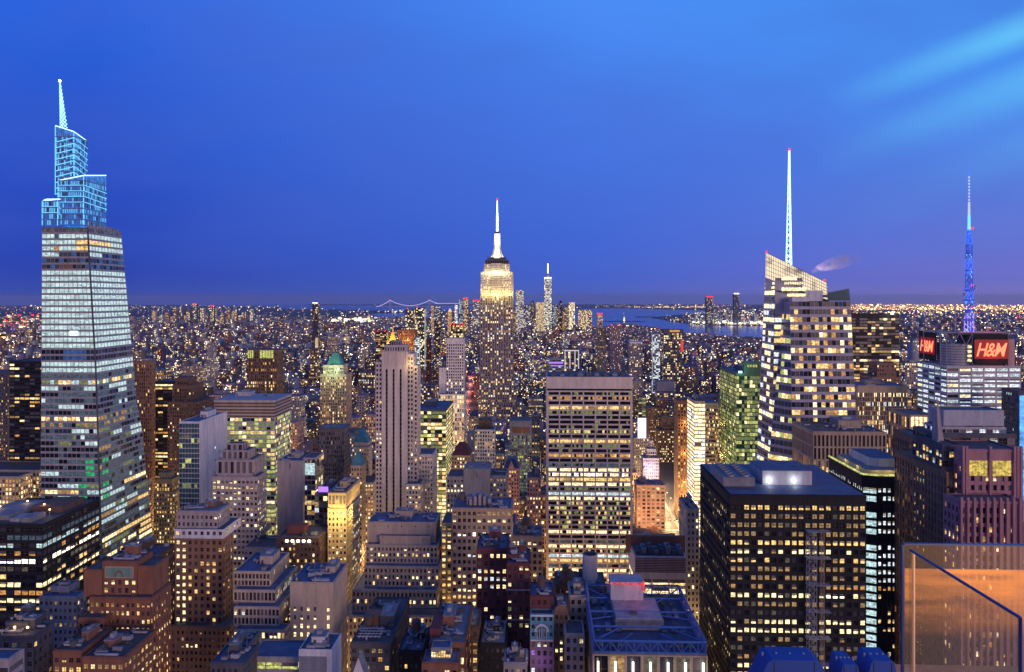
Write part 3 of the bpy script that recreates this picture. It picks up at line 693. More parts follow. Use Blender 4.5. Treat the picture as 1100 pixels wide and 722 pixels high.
# brown tower with pale cornice
b = new('masonry_tower', 'brown stone tower with a pale cornice band and a lit column of windows down its left bay', 215, 400, 'brown', near=True)
def gl(i, j, face=0):
    if face == 0 and j <= 1: return 'cream' if b.rng.random() < .85 else 'dusk'
    if face == 0 and i < 9: return 'cream' if b.rng.random() < .7 else 'dark'
    return 'warm' if b.rng.random() < .17 else b.rng.choice(('dark', 'dusk'))
z = T(b, 188, 239.5, 578, 402, 's250', (3.3, 3.9, .5, .46, .35, 0, 1.5), gl); T(b, 187.4, 240, 569, 401.7, 24, (3.3, 4, .5, .5, .2, 0, 1), (.6, .5, .3, 'warm'), z0=z - .2, fit=False, wall='white')
zz = b.z1; T(b, 190, 234, 549, 405, 16, 'brick', (.3, .3, .1, 'cream'), z0=zz - 1, fit=False, clutter=3, roof='roof_grey', wall='lilac'); T(b, 184, 247, 673, 396, 34, 'brick', (.3, .5, .15, 'warm'), fit=False)
done(b, 215, 550); keep(186, 252, 700, 400)
# stepped glass terraces
b = new('terraced_office', 'ziggurat office block of dark window bands and blue roof terraces, right of the brown cornice tower', 275, 370, 'beige', near=True)
zz = 0
for k, (pa, pb, py, Yy, ps) in enumerate(((251, 306, 677, 352, 312), (251, 300, 652, 358, 308), (251, 296, 634, 364, 304), (251, 290, 614, 370, 297))):
    z1_ = zat(272, py, Yy); T(b, pa, pb, py, Yy, 's%d' % ps if k == 0 else 44 - k * 5, (1.9, 3.9, .3, .3, .4, 0, 1.2), (.3, .8, .06, [('cream', 3), ('white', 2), ('warmdim', 2)]), z0=max(0, zz - 1), fit=(k == 0), roof='roof_blue', clutter=3 if k == 3 else 0); zz = z1_
done(b, 275, 610); keep(251, 312, 695, 370)
# blank beige slab
b = new('masonry_block', 'plain beige concrete block with small square windows and a blue roof full of machinery', 340, 360, 'beige', near=True)
def bl(i, j, face=0):
    if face: return None
    n_ = int(round((zat(335, 625.5, 360) - 9) / 3.9)); r_ = n_ - 1 - i
    if j == 11: return 'cream' if r_ > 0 else None
    if j in (1, 3, 5, 7): return ('cream' if b.rng.random() < .25 + .1 * r_ else b.rng.choice(('dark', 'dusk')))
    return None
T(b, 311.5, 358, 625.5, 360, 's373', (1.65, 4.2, .28, .5, .15, 0, 12), bl, clutter=7, roof='roof_blue', corem='wall_beige')
done(b, 340, 612); keep(311, 373, 685, 360)
b = new('masonry_block', 'pale cube building with a big blue-grey louvre panel and blue roof, bottom of the photo left of centre', 338, 300, 'white', near=True)
z = T(b, 321, 356.5, 698, 300, 's367', (2, 3, .97, .97, .15, 0, 1), (0, 0, 0, 'warm'), roof='roof_blue', clutter=0)
b.clutter([o for o in b.root.children if o.name.startswith('roof')][0], *b.box, b.z1 - .4, 1)
s_ = MB(); xa, xb = xat(321.5, 300), xat(351, 300)
for k in range(14): s_.box(xa, xb, 299.75 - .1 * (k % 2), 299.98, z - 3.2 - k * .6, z - 2.7 - k * .6, 'wall_blueslate')
s_.build('louvre_panel', b.root); done(b, 338, 690); keep(321, 367, 722, 300)
b = new('pavilion', 'low glass-fronted block glowing lime green under a blue roof, bottom left of centre', 292, 310, 'grey', near=True)
T(b, 268, 320, 706, 310, 16, (6.5, 4.4, .06, .35, .3, 1, 2.2), (1, .95, .9, [('lime', 1)]), roof='roof_blue', clutter=0); done(b, 295, 705)
b = new('brick_block', 'low brown brick row with amber lit windows running back beside the ziggurat office block', 262, 330, 'tan', near=True)
T(b, 236, 262, 700, 330, 's281', 'brickw', (.6, .6, .3, 'amber'), clutter=3, roof='roof_blue'); done(b, 262, 690)
b = new('masonry_block', 'small dark flat-roofed block at the bottom edge left of the lime glowing pavilion', 215, 300, 'darkgrey', near=True)
T(b, 226, 262, 712, 296, 16, 'brick', (.2, .4, .1, 'warm'), clutter=3, roof='roof_blue'); done(b, 240, 712)

# --- ribbed limestone tower (centre left)
b = new('skyscraper', 'tall lilac limestone tower with three dark vertical stripes and stepped crown, left of centre', 425, 600, 'travertine', near=True)
Yf = 600; zt = zat(424, 378, Yf); X = lambda p: xat(p, Yf)
def five(i, j, face=0): return b.rng.choice(('cream', 'warm', 'white')) if b.rng.random() < .07 else b.rng.choice(('dark', 'dark', 'dusk'))
strp = [(410, 414.2), (416.4, 421.6), (423.8, 429.2), (431.4, 438)]
core_ = MB(); core_.box(X(410) + .5, X(438) - .5, Yf + 1.2, Yf + 22, 0, zt - 2, 'dark'); core_.build('window_stripe', b.root)
sw = MB()
for a, c in strp: sw.box(X(a), X(c), Yf, Yf + 3, 0, zt - 4, 'wall_travertine')
for k in range(58):
    z = 4 + k * 3.6
    for a, c in ((414.2, 416.4), (421.6, 423.8), (429.2, 431.4)): sw.box(X(a) - .02, X(c) + .02, Yf + .9, Yf + 1.25, z, z + .8, 'wall_darkgrey')
sw.box(X(410) - .05, X(438) + .05, Yf + .02, Yf + 22, zt - 14, zt, 'wall_travertine')
for k in range(12): sw.box(X(411) + k * 1.72, X(411) + k * 1.72 + .7, Yf - .35, Yf + .02, zt - 11, zt + .8, 'wall_travertine')
sw.box(X(437) - .05, X(438), Yf + .05, Yf + 22, 0, zt - 14, 'wall_travertine'); sw.box(X(410), X(411), Yf + .05, Yf + 22, 0, zt - 14, 'wall_travertine')
sw.build('shaft', b.root); foot(X(400), X(450), 595, 630)
T(b, 413, 435, 371, 604, 14, (2, 7, .4, .3, .5, 0, 1.5), (0, 0, 0, 'warm'), z0=zt - 1, fit=False, clutter=0); T(b, 418, 430, 366, 607, 8, (2, 7, .4, .3, .5, 0, 1), (0, 0, 0, 'warm'), z0=b.z1 - 1, fit=False, wall='blueslate')
T(b, 403.5, 410.4, 389, 601.5, 20, (2.3, 3.7, .45, .45, .3, 0, 2), five, fit=False)
T(b, 437.6, 444, 380, 602, 18, (2.3, 3.7, .45, .45, .3, 0, 3), five, fit=False); T(b, 441, 448.5, 393, 604, 16, (2.3, 3.7, .45, .45, .3, 0, 2), five, fit=False)
T(b, 436, 452, 520, 594, 20, (2.3, 3.7, .45, .45, .3, 0, 2), (.5, .6, .3, 'mixed'), fit=False); T(b, 447, 465, 488, 612, 26, 'brick', (.3, .4, .2, 'mixed'), fit=False)
LAMPS.append((xat(445, 600), 596, zat(440, 391, 600), 3500, (1, .7, .3)))
done(b, 424, 370); keep(403, 450, 556, 600)
b = new('office_block', 'curved yellow-lit glass office block just right of the tall striped limestone tower', 465, 760, 'darkgrey')
T(b, 447, 479, 440, 760, 's487', (4, 3.9, .04, .28, .2, 1, 2), (.9, .9, .5, [('lime', 3), ('cream', 4), ('warm', 4), ('limedim', 3)]), clutter=3, roof='roof_blue'); done(b, 465, 440); keep(449, 487, 515, 760)
b = new('office_tower', 'white gridded tower on a bright lit podium, left of the tall landmark with the white spire', 489, 1150, 'white')
z = T(b, 479.5, 498, 363.5, 1150, 26, (3.2, 4.6, .4, .4, .6, 0, 9), (.25, .5, .12, [('cream', 3), ('dusk', 3)]), roof='roof_grey'); T(b, 471, 498.5, 423.5, 1138, 40, (3.6, 7, .3, .3, .5, 0, 2), (.5, .9, .4, 'warm'), fit=False); T(b, 471.5, 479, 395, 1152, 20, (30, 100, .96, .97, .2, 0, 2), (0, 0, 0, 'warm'), fit=False)
done(b, 489, 363); keep(471, 498, 438, 1150); LAMPS.append((xat(485, 1130), 1118, 90, 9000, (1, .85, .6)))
b = new('office_tower', 'dark tower topped by two red aviation lamps behind the white gridded tower', 490, 1420, 'darkgrey')
z = T(b, 484.5, 497, 348.5, 1420, 20, 'glass', (.7, .7, .3, 'office')); s_ = MB(); x0, x1, y0, y1 = b.box
for xx in (x0, x0 + 6, x1 - 6, x1): s_.box(xx - 1.2, xx + 1.2, y0 - 1, y0 + 1, z, z + 2.6, 'lamp_red')
s_.build('aviation_lamp', b.root); done(b, 490, 349); keep(484, 498, 362, 1400)
b = new('gold_pyramid_tower', 'stone tower with a floodlit golden pyramid roof behind the striped limestone tower', 420.5, 1900, 'cream')
z = T(b, 415, 427, 373, 1900, 28, 'piers', (.6, .5, .3, 'warm')); x0, x1, y0, y1 = b.box; s_ = MB(); s_.mats.append(GOLD[0]); s_.pyramid(x0 + 2, x1 - 2, y0 + 1, y1 - 1, z, zat(421, 357, 1900), GOLD[0], .25); mx = (x0 + x1) / 2
s_.cyl(mx, y0 + 14, zat(421, 358, 1900), zat(421, 351, 1900), 3, GOLD[0], .4, 8); s_.build('golden_roof', b.root); CROWNS.append((mx, y0 - 26, z + 4, 170000, (1, .68, .1))); done(b, 421, 356); keep(415, 427, 373, 1880)
b = new('slab_tower', 'brown slab tower with an orange floodlit face right of the golden pyramid', 436, 1700, 'redbrown')
T(b, 427.5, 446, 354.5, 1700, 30, 'piers', (.7, .6, .3, 'amber')); done(b, 437, 355); keep(427, 446, 385, 1690); CROWNS.append((xat(434, 1680), 1670, zat(436, 366, 1700), 60000, (1, .45, .1)))
b = new('slab_tower', 'black tower with red roof lamps left of the golden pyramid', 410, 1850, 'black')
z = T(b, 404, 415, 356.5, 1850, 30, 'ribbon', (.6, .8, .2, 'warm')); s_ = MB(); x0, x1, y0, y1 = b.box
for xx in (x0 + 3, x1 - 5): s_.box(xx, xx + 2.5, y0 - 1, y0 + 1, z, z + 3, 'lamp_red')
s_.build('aviation_lamp', b.root); done(b, 409, 357); keep(404, 415, 375, 1840)
for px0, px1, py, lab in ((435.5, 444.5, 332, 'left of a pair of slim dark glass residential towers south of the golden pyramid'), (446, 457, 330.5, 'right of a pair of slim dark glass residential towers, with a white lit edge')):
    b = new('residential_tower', lab, (px0 + px1) / 2, 2050, 'darkgrey'); T(b, px0, px1, py, 2050, 22, 'glass', (.5, .45, .22, [('cream', 4), ('warmdim', 3), ('cool', 1)]), corem='blueglass'); s_ = MB(); x0, x1, y0, y1 = b.box
    s_.box(x1 - 2, x1 - .5, y0 - .8, y0 - .2, 40, b.z1 - 4, 'cool' if px0 > 440 else 'dusk'); s_.box(x0 + 4, x0 + 6.5, y0 - 1, y0 + 1, b.z1, b.z1 + 2.5, 'lamp_red'); s_.build('edge_light', b.root); done(b, px0 + 4, py); keep(px0, px1, 395, 2040)
b = new('residential_tower', 'very thin dark red tower between the paired glass towers and the white gridded tower', 460, 1500, 'darkred'); T(b, 458, 462.5, 363.5, 1500, 14, 'brick', (.3, .3, .1, 'amber')); done(b, 460, 364); keep(458, 463, 400, 1490)
b = new('residential_tower', 'slim tower with a column of white lit windows left of the thin dark red tower', 448, 1500, 'grey'); T(b, 445.6, 450, 362, 1500, 14, 'glass', (.9, .8, .6, 'white')); done(b, 448, 362); keep(445, 450, 400, 1490)
b = new('residential_tower', 'thin black tower standing alone far behind the striped limestone tower', 470, 2300, 'black'); T(b, 466.5, 473, 345, 2300, 20, 'glass', (.2, .3, .1, 'warm')); done(b, 470, 345)
b = new('residential_tower', 'slim dark tower standing alone above the left skyline', 339, 2700, 'darkgrey'); z = T(b, 335.5, 341.5, 325, 2700, 20, 'glass', (.15, .3, .06, 'warm')); s_ = MB(); x0, x1, y0, y1 = b.box; s_.box(x0, x1, y0 - .5, y0 + 1, z - 3, z - .5, 'bright'); s_.build('lit_crown', b.root); done(b, 339, 326); keep(335, 342, 352, 2690)
b = new('floodlit_block', 'small narrow tower with a floodlit tip below the slim dark tower on the left skyline', 340, 2200, 'gold'); z = T(b, 338.5, 341.5, 362, 2200, 10, 'piers', (1, .9, .8, 'cream')); done(b, 340, 362)

# --- the landmark with the white spire
WALLC['landmark'] = (.27, .235, .255)
def landmark():
    Y = 1290; c = (516 + 551) / 2; X0, X1 = xat(516, Y), xat(551, Y); mx = (X0 + X1) / 2
    b = Bld('art_deco_skyscraper', 'the tall art deco landmark at the centre with yellow-white floodlit crown and white spire', 'skyscraper', (mx, Y + 20, 0), wall='landmark'); b.lab = b.root['label']
    zz = lambda py: zat(c, py, Y)
    L = litfn(b.rng, .45, .6, .22, [('cream', 5), ('white', 2), ('warm', 3), ('warmdim', 3), ('dim', 3)])
    rows = {}
    st = (3.9, 3.95, .50, .24, .8, 0, 1)
    def blk(x0, x1, y0, d, z0, z1, sty=st, lit=L, **k): b.block(mx + x0, mx + x1, Y + y0, Y + y0 + d, z0, z1, sty, lit, **k)
    blk(-46, 50, -16, 70, 0, zz(446), clutter=0); blk(-31, 44, -12, 62, zz(446) - 1, zz(431)); blk(-34, 34, -8, 56, zz(431) - 1, zz(418)); blk(-30, 30, -4, 50, zz(418) - 1, zz(404))
    blk(-28.2, 28.2, 0, 42, zz(404) - 1, zz(317.5)); blk(-11, 11, -2.2, 20, zz(404), zz(292), fit=0) if 0 else blk(-11, 11, -2.2, 20, zz(404), zz(317.5), st, L)
    # floodlit crown
    cs = (2.6, 3.95, .5, .45, .6, 0, 2)
    CL = lambda i, j, face=0: b.rng.choice(('dusk', 'dark', 'blind', 'cream', 'warmdim'))
    blk(-27.8, 27.8, .6, 40, zz(317.5) - 1, zz(292), cs, CL, wall='travertine'); blk(-22, 22, 2.2, 36, zz(292) - 1, zz(283.5), cs, CL, wall='travertine')
    blk(-9.5, 9.5, -1.6, 12, zz(317.5), zz(283), (2.1, 3.95, .55, .3, .9, 0, 2), lambda i, j, f=0: 'dark', wall='travertine')
    blk(-20, 20, 4, 32, zz(283.5) - 1, zz(279), (4, 5, .4, .3, .4, 0, 1), lambda i, j, f=0: 'dark', wall='darkgrey', roof='roof_dark')
    for s_ in (-1, 1):
        q = MB(); q.cyl(mx + s_ * 15, Y + 6, zz(279.5), zz(276), 2.2, 'wall_darkgrey', 1, 8); q.build('corner_turret', b.root)
    m = MB(); cy = Y + 20
    m.pyramid(mx - 15, mx + 15, cy - 13, cy + 13, zz(279), zz(276), 'wall_darkgrey', .8)
    m.build('crown_roof', b.root); m = MB()
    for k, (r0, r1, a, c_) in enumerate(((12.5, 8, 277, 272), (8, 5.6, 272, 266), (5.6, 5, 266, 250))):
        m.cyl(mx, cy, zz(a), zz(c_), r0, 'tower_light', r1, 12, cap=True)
    for k in range(4):
        a = math.pi / 4 + k * math.pi / 2; dx_, dy_ = math.cos(a), math.sin(a)
        m.face([(mx + dx_ * 4, cy + dy_ * 4, zz(278)), (mx + dx_ * 14, cy + dy_ * 14, zz(278)), (mx + dx_ * 6.5, cy + dy_ * 6.5, zz(262)), (mx + dx_ * 4, cy + dy_ * 4, zz(250))], 'wall_travertine')
    m.build('mooring_mast', b.root, 'white glowing tapered mast'); m = MB()
    m.cyl(mx, cy, zz(250), zz(247.5), 5.2, 'wall_darkgrey', 3, 12); m.build('mast_cap', b.root); m = MB()
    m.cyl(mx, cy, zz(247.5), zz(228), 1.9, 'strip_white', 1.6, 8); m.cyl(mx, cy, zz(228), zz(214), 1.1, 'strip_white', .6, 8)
    for py in (244, 238, 231): m.cyl(mx, cy, zz(py), zz(py - .7), 2.6, 'wall_darkgrey', n=8)
    m.build('antenna', b.root); m = MB(); m.cyl(mx, cy, zz(214), zz(211.5), 1.3, 'lamp_red', n=8); m.build('aviation_lamp', b.root)
    foot(mx - 50, mx + 54, Y - 18, Y + 60); done(b, 534, 290); keep(514, 563, 446, Y - 20); keep(516, 551, 446, Y - 20)
    for xx in np.linspace(-24, 24, 7):
        CROWNS.append((mx + xx, Y - 9, zz(317), 7000, (1, .76, .2) if abs(xx) > 9 else (1, .80, .26)))
    for xx in (-18, -9, 0, 9, 18): CROWNS.append((mx + xx, Y - 5, zz(293), 3600, (1, .92, .5)))
    CROWNS.append((mx + 38, Y + 12, zz(315), 9000, (1, .80, .26))); CROWNS.append((mx + 38, Y + 32, zz(315), 9000, (1, .80, .26)))
landmark()

# --- the blue-crowned skyscraper on the left
SL = {}
def slabface(win, wall, fa, fb, z0, z1, nf, nb, nrm, lit, ss=.36, proud=.4, tag_=0, vert=.10):
    """floors between two leaning corner lines fa(z), fb(z); returns window bands (top first)"""
    out_ = []
    h = (z1 - z0) / nf
    for i in range(nf):
        za, zb = z0 + i * h, z0 + (i + 1) * h; zs = za + h * ss
        a0, b0, a1, b1 = Vector(fa(za)), Vector(fb(za)), Vector(fa(zs)), Vector(fb(zs)); n = Vector((*nrm, 0))
        pa, pb, pc, pd = [Vector((*p, z)) for p, z in ((a0, za), (b0, za), (b1, zs), (a1, zs))]
        P = [p + n * proud for p in (pa, pb, pc, pd)]
        wall.face(P, SL['m']); wall.face([P[3], P[2], pc, pd], SL['m']); wall.face([pa, pb, P[1], P[0]], SL['m'])
        t0, t1 = Vector(fa(zb)), Vector(fb(zb))
        q = MB()
        L = (b1 - a1).length; k = max(1, int(round(nb * L / max(1, (Vector(fb(z0)) - Vector(fa(z0))).length))))
        for j in range(k):
            u0, u1 = (j + vert * .5) / k, (j + 1 - vert * .5) / k
            m = lit(nf - 1 - i, j / k, tag_)
            q.face([(*a1.lerp(b1, u0), zs), (*a1.lerp(b1, u1), zs), (*t0.lerp(t1, u1), zb), (*t0.lerp(t1, u0), zb)], m)
        out_.append(((nf - i), q))
        # mullion fins between the panes
        for j in range(k + 1):
            u0, u1 = max(0, (j - vert * .5) / k), min(1, (j + vert * .5) / k)
            wall.face([Vector((*a1.lerp(b1, u0), zs)) + n * .12, Vector((*a1.lerp(b1, u1), zs)) + n * .12, Vector((*t0.lerp(t1, u1), zb)) + n * .12, Vector((*t0.lerp(t1, u0), zb)) + n * .12], SL['m'])
    return out_
def interp(tab, z):
    for (z0, v0), (z1, v1) in zip(tab, tab[1:]):
        if z <= z1: t = max(0, (z - z0) / (z1 - z0)); return v0 + (v1 - v0) * t
    return tab[-1][1]
def bluecrown():
    Y = 550; zz = lambda py: zat(75, py, Y)
    rng = random.Random(3)
    root = empty('glass_skyscraper', (-350, Y + 30, 0), 'tapering glass skyscraper with pale lit floors and a blue glowing stepped crown and spire, far left', 'skyscraper')
    HERO.append((90, 300, root['label']))
    xl = [(0, -376), (330, -374.5)]; xr = [(0, -326), (80, -329), (204, -333), (330, -340.5)]; yb = [(0, 628), (80, 621), (120, 615), (150, 612), (176, 604), (204, 602), (330, 594)]
    FL = lambda z: (interp(xl, z), Y); FR = lambda z: (interp(xr, z), Y); BR = lambda z: (interp(xr, z) + 0, interp(yb, z))
    SL['m'] = wallmat('wall_terracotta', (.34, .34, .38), .5)
    ztop = zz(245); nf = 68
    def lit(r, t, face):
        # r counts floors from the top
        if face == 0 and r in (2, 3) and t > .72: return 'warm'
        if face == 1 and r in (2,) and t < .6: return 'warm'
        if face == 0 and r in (1, 3) and .22 < t < .36: return 'amber' if rng.random() < .5 else 'cooldim'
        if r < 1: return rng.choice(('cooldim', 'dim', 'blind'))
        if r in (4, 5, 6): return 'wall_brown' if r == 6 and .35 < t < .55 and face == 0 else ('blueroom' if rng.random() < .25 else rng.choice(('blueglass', 'dark'))) if r > 4 or t > .3 else 'cool'
        if r in (20, 21): return 'blueroom' if .35 < t < .8 and face == 0 else rng.choice(('dark', 'blueglass'))
        if r in (25,): return rng.choice(('warm', 'cream', 'limedim')) if (rng.random() < .7) else 'cool'
        if r in (31, 32) and rng.random() < .8: return rng.choice(('warm', 'cream', 'cream')) if r == 31 and face == 0 else rng.choice(('limedim', 'warmdim', 'cooldim'))
        if r in (38, 39, 40) and face == 0 and .72 < t < .86: return 'green'
        if r in (38, 40, 42, 44) and face == 1 and .05 < t < .14: return 'green'
        if r in (42, 43, 44, 45) and face == 0 and .6 < t < .78: return 'green' if r != 43 else 'cooldim'
        if r < 24: p, pal = 1.0, ('officecool', 'officecool', 'officecool', 'officecool', 'cool')
        elif r < 31: p, pal = .55, ('officecool', 'cooldim', 'cooldim')
        elif r < 36: p, pal = .65, ('officecool', 'cooldim', 'limedim', 'cooldim')
        elif r in (36, 37, 39, 41): p, pal = .18, ('warmdim', 'cooldim')
        elif r in (43, 47): p, pal = .8, ('warm', 'warmdim', 'cream', 'cool')
        elif r > 50 and face == 1: p, pal = .75, ('cream', 'cool', 'warm', 'limedim')
        else: p, pal = .55, ('officecool', 'cooldim', 'cooldim', 'cool', 'limedim')
        key = (r, face, int(t * 4.2)); 
        if key not in ROOM: ROOM[key] = (rng.random() < p, rng.choice(pal))
        on, m_ = ROOM[key]
        if rng.random() < .93: return m_ if on else rng.choice(('dark', 'blueglass', 'dark', 'cooldim'))
        return rng.choice(pal) if rng.random() < p else rng.choice(('dark', 'blueglass', 'dark', 'dusk'))
    ROOM = {}
    wall = MB()
    A = slabface(None, wall, FL, FR, 0, ztop, nf, 15, (0, -1), lit, .34, .5, 0)
    B = slabface(None, wall, FR, BR, 0, ztop, nf, 19, (1, 0), lit, .34, .5, 1)
    # core, left and back faces
    core = MB(); lev = [0, 80, 204, ztop]
    for za, zb in zip(lev, lev[1:]):
        for f0, f1 in ((FL, FR), (FR, BR), (BR, lambda z: (FL(z)[0], BR(z)[1])), (lambda z: (FL(z)[0], BR(z)[1]), FL)):
            core.face([(f0(za)[0], f0(za)[1] + (.15 if f0 in (FL,) else 0), za), (f1(za)[0], f1(za)[1] + (.15 if f1 is FR else 0), za), (f1(zb)[0], f1(zb)[1] + (.15 if f1 is FR else 0), zb), (f0(zb)[0], f0(zb)[1] + (.15 if f0 is FL else 0), zb)], 'wall_darkgrey')
    # the inner core is pulled in a little so that panes stay in front of it
    c = Vector((-352, Y + 30))
    core.v = [(c.x + (x - c.x) * .992, c.y + (y - c.y) * .992, z) for x, y, z in core.v]
    core.build('core', root)
    # dark corner joint
    for k in range(12):
        za, zb = ztop * k / 12, ztop * (k + 1) / 12; p, q = FR(za), FR(zb)
        wall.face([(p[0] - .4, p[1] - .55, za), (p[0] + .55, p[1] - .55, za), (q[0] + .55, q[1] - .55, zb), (q[0] - .4, q[1] - .55, zb)], 'wall_darkgrey')
        wall.face([(p[0] + .55, p[1] - .55, za), (p[0] + .55, p[1] + .3, za), (q[0] + .55, q[1] + .3, zb), (q[0] + .55, q[1] - .55, zb)], 'wall_darkgrey')
    wall.build('wall', root)
    bands = sorted([(-r, 0, q) for r, q in A] + [(-r, 1, q) for r, q in B], key=lambda t: (t[0], t[1]))
    bands = sorted(bands, key=lambda t: -t[0] if False else t[0]); bands = bands[::-1]
    rest = MB()
    for k, (_, _, q) in enumerate(bands):
        if k < 100: q.build('window_band', root)
        else:
            b0 = len(rest.v); rest.v += q.v
            for f, mi in zip(q.f, q.m): rest.f.append(tuple(b0 + i for i in f)); rest.m.append(rest.mi(q.mats[mi]))
    rest.build('window_band', root, kind='stuff')
    s_ = MB(); s_.box(xat(75.5, Y), xat(84, Y), Y - .7, Y - .1, zz(360.5), zz(355.5), 'led_pale'); s_.build('bright_spot', root)  # small bright cyan-white spot on the front face
    p = FR(ztop); q2 = BR(ztop)
    r_ = MB(); r_.box(FL(ztop)[0], p[0], Y, q2[1], ztop - .1, ztop + .5, 'roof_grey'); r_.build('roof', root)
    # stepped crown: glass boxes with lit blue slab edges
    def crown(px0, px1, pyL, pyR, Yc, px2, pybR2, pyb, name, nl):
        x0, x1 = xat(px0, Yc), xat(px1, Yc); y2 = x1 / ratio(px2); zb = zz(pyb) - 1
        za, zc = zat(px0, pyL, Yc), zat(px1, pyR, Yc); zd = zat(px2, pybR2, y2)
        m = MB()
        P = [(x0, Yc), (x1, Yc), (x1, y2), (x0, y2)]; Z = [za, zc, zd, max(za, zd)]
        for i in range(4):
            j = (i + 1) % 4; m.face([(*P[i], zb), (*P[j], zb), (*P[j], Z[j]), (*P[i], Z[i])], 'crown_glass')
        m.face([(*P[i], Z[i] - .3) for i in range(4)], 'crown_glass')
        co = m.build(name, root)
        e = MB(); e2 = MB()
        lo = min(za, zc, zd); e3 = MB(); fh = 4.5; nfl = max(2, int(round((lo - zb) / fh))); fh = (lo - zb) / nfl
        for k in range(nfl + 1):
            z = zb + k * fh; hi_ = k / nfl; up = name.startswith('upper')
            e2.box(x0 - .1, x1 + .3, Yc - .45, Yc - .05, z - .35, z + .3, 'wall_crownmetal'); e2.box(x1 + .05, x1 + .45, Yc, y2, z - .35, z + .3, 'wall_crownmetal')
            if k < nfl:
                sl_ = (1.9 if up else 0); m_ = 'led_cyan' if (up or hi_ > .45) else 'led_dim'
                e.bar((x0, Yc - .5, z + .6 - sl_ * .3), (x1, Yc - .5, z + .6 + sl_ * 1.5), .3 if up else .2, m_, 4); e.bar((x1 + .5, Yc, z + .6 + (sl_ * 1.5 if up else 0)), (x1 + .5, y2, z + .6 - (2.2 if hi_ > .3 or up else 0)), .24, m_, 4)
                for (ua, ub, fx) in ((x0, x1, 0), (Yc, y2, 1)):
                    nc = max(3, int((ub - ua) / 1.5))
                    for q in range(nc):
                        p0, p1 = ua + (ub - ua) * (q + .12) / nc, ua + (ub - ua) * (q + .88) / nc; t_ = rng.random(); m_ = 'pane_hi' if t_ < .25 + .4 * hi_ else 'pane_lo' if t_ < .8 else 'blueglass'; v0, v1 = z + .5, z + fh - .45
                        if fx: e3.face([(x1 + .03, p0, v0), (x1 + .03, p1, v0), (x1 + .03, p1, v1), (x1 + .03, p0, v1)], m_)
                        else: e3.face([(p0, Yc - .03, v0), (p1, Yc - .03, v0), (p1, Yc - .03, v1), (p0, Yc - .03, v1)], m_)
        e3.build('pane', co, kind='stuff')
        for i in range(4):
            j = (i + 1) % 4; e.bar((*P[i], Z[i]), (*P[j], Z[j]), .36, 'led_pale', 4)
        for xx in (x0, x1):
            e.bar((xx, Yc - .2, zb), (xx, Yc - .2, za if xx == x0 else zc), .3, 'led_cyan', 4)
        e.build('light_strip', co)
        nv = max(3, int((x1 - x0) / 1.6))
        for k in range(1, nv):
            xx = x0 + (x1 - x0) * k / nv; e2.box(xx - .12, xx + .12, Yc - .22, Yc - .02, zb, zb + (min(za, zc) - zb) * .98, 'wall_darkgrey')
        nv = max(3, int((y2 - Yc) / 2.2))
        for k in range(1, nv):
            yy = Yc + (y2 - Yc) * k / nv; e2.box(x1 + .02, x1 + .22, yy - .12, yy + .12, zb, zb + (min(zc, zd) - zb) * .98, 'wall_darkgrey')
        e2.build('mullion', co); return co
    wallmat('wall_crownmetal', (.16, .22, .38), .4); litmat('pane_hi', (.12, .5, 1), 1.0, .5, 1.1); litmat('pane_lo', (.03, .2, .85), .55, .3, 1.1)
    m, nt_, b_ = newmat('crown_glass')
    g = N(nt_, 'ShaderNodeNewGeometry'); n = N(nt_, 'ShaderNodeTexNoise'); n.inputs['Scale'].default_value = .35; n.inputs['Detail'].default_value = 5; nt_.links.new(g.outputs['Position'], n.inputs[0])
    b_.inputs['Base Color'].default_value = (.05, .1, .2, 1); b_.inputs['Roughness'].default_value = .3; b_.inputs['Emission Color'].default_value = (.04, .22, .75, 1)
    nt_.links.new(M_(nt_, 'MULTIPLY_ADD', n.outputs[0], 2.6, -.55, clamp=True), b_.inputs['Emission Strength']); m.cycles.emission_sampling = 'NONE'
    crown(45.5, 62, 216, 214, Y + 2, 66, 214, 241, 'left_crown_tier', 11)
    crown(59.5, 79.5, 135, 141.5, Y + 12, 93.5, 151.5, 205, 'upper_crown_tier', 30)
    crown(62.5, 90, 194, 188.5, Y + 5, 114, 188.5, 240, 'middle_crown_tier', 25)
    # body shoulder band
    sh = MB(); x0, x1 = FL(ztop)[0] + .6, FR(ztop)[0] - .6
    for k in range(9): sh.bar((x1 + .6, Y + 3 + k * 4.6, ztop), (x1 + .6, Y + 3 + k * 4.6, ztop + 5 - k * .35), .25, 'metal', 4)
    sh.bar((x1 + .6, Y, ztop + 5), (x1 + .6, Y + 41, ztop + 2), .35, 'metal', 4); sh.box(x1 - 1, x1, Y + 2, Y + 42, ztop, ztop + 2.5, 'wall_terracotta'); sh.build('roof_screen', root)
    # spire
    sp = MB(); bx, by = xat(68.5, Y + 20), Y + 20; tx = xat(64.2, Y + 20); zb_, zt_ = zat(68, 137, Y + 20), zat(64, 88, Y + 20)
    for i in range(4):
        a = math.pi / 4 + i * math.pi / 2; sp.bar((bx + 2.4 * math.cos(a), by + 2.4 * math.sin(a), zb_ - 6), (tx + .25 * math.cos(a), by + .25 * math.sin(a), zt_), .32, 'led_cyan', 4)
    for k in range(12):
        t = k / 12; r = 2.4 * (1 - t) + .2; cx = bx + (tx - bx) * t; z = zb_ + (zt_ - zb_) * t
        for i in range(4):
            a, c_ = math.pi / 4 + i * math.pi / 2, math.pi / 4 + (i + 1) * math.pi / 2
            sp.bar((cx + r * math.cos(a), by + r * math.sin(a), z), (cx + r * .9 * math.cos(c_), by + r * .9 * math.sin(c_), z + 3.2), .2, 'led_pale', 4)
    sp.build('spire', root); m_ = MB(); m_.cyl(tx, by, zt_, zt_ + 1.6, .8, 'lamp_white', n=8); m_.build('spire_lamp', root)
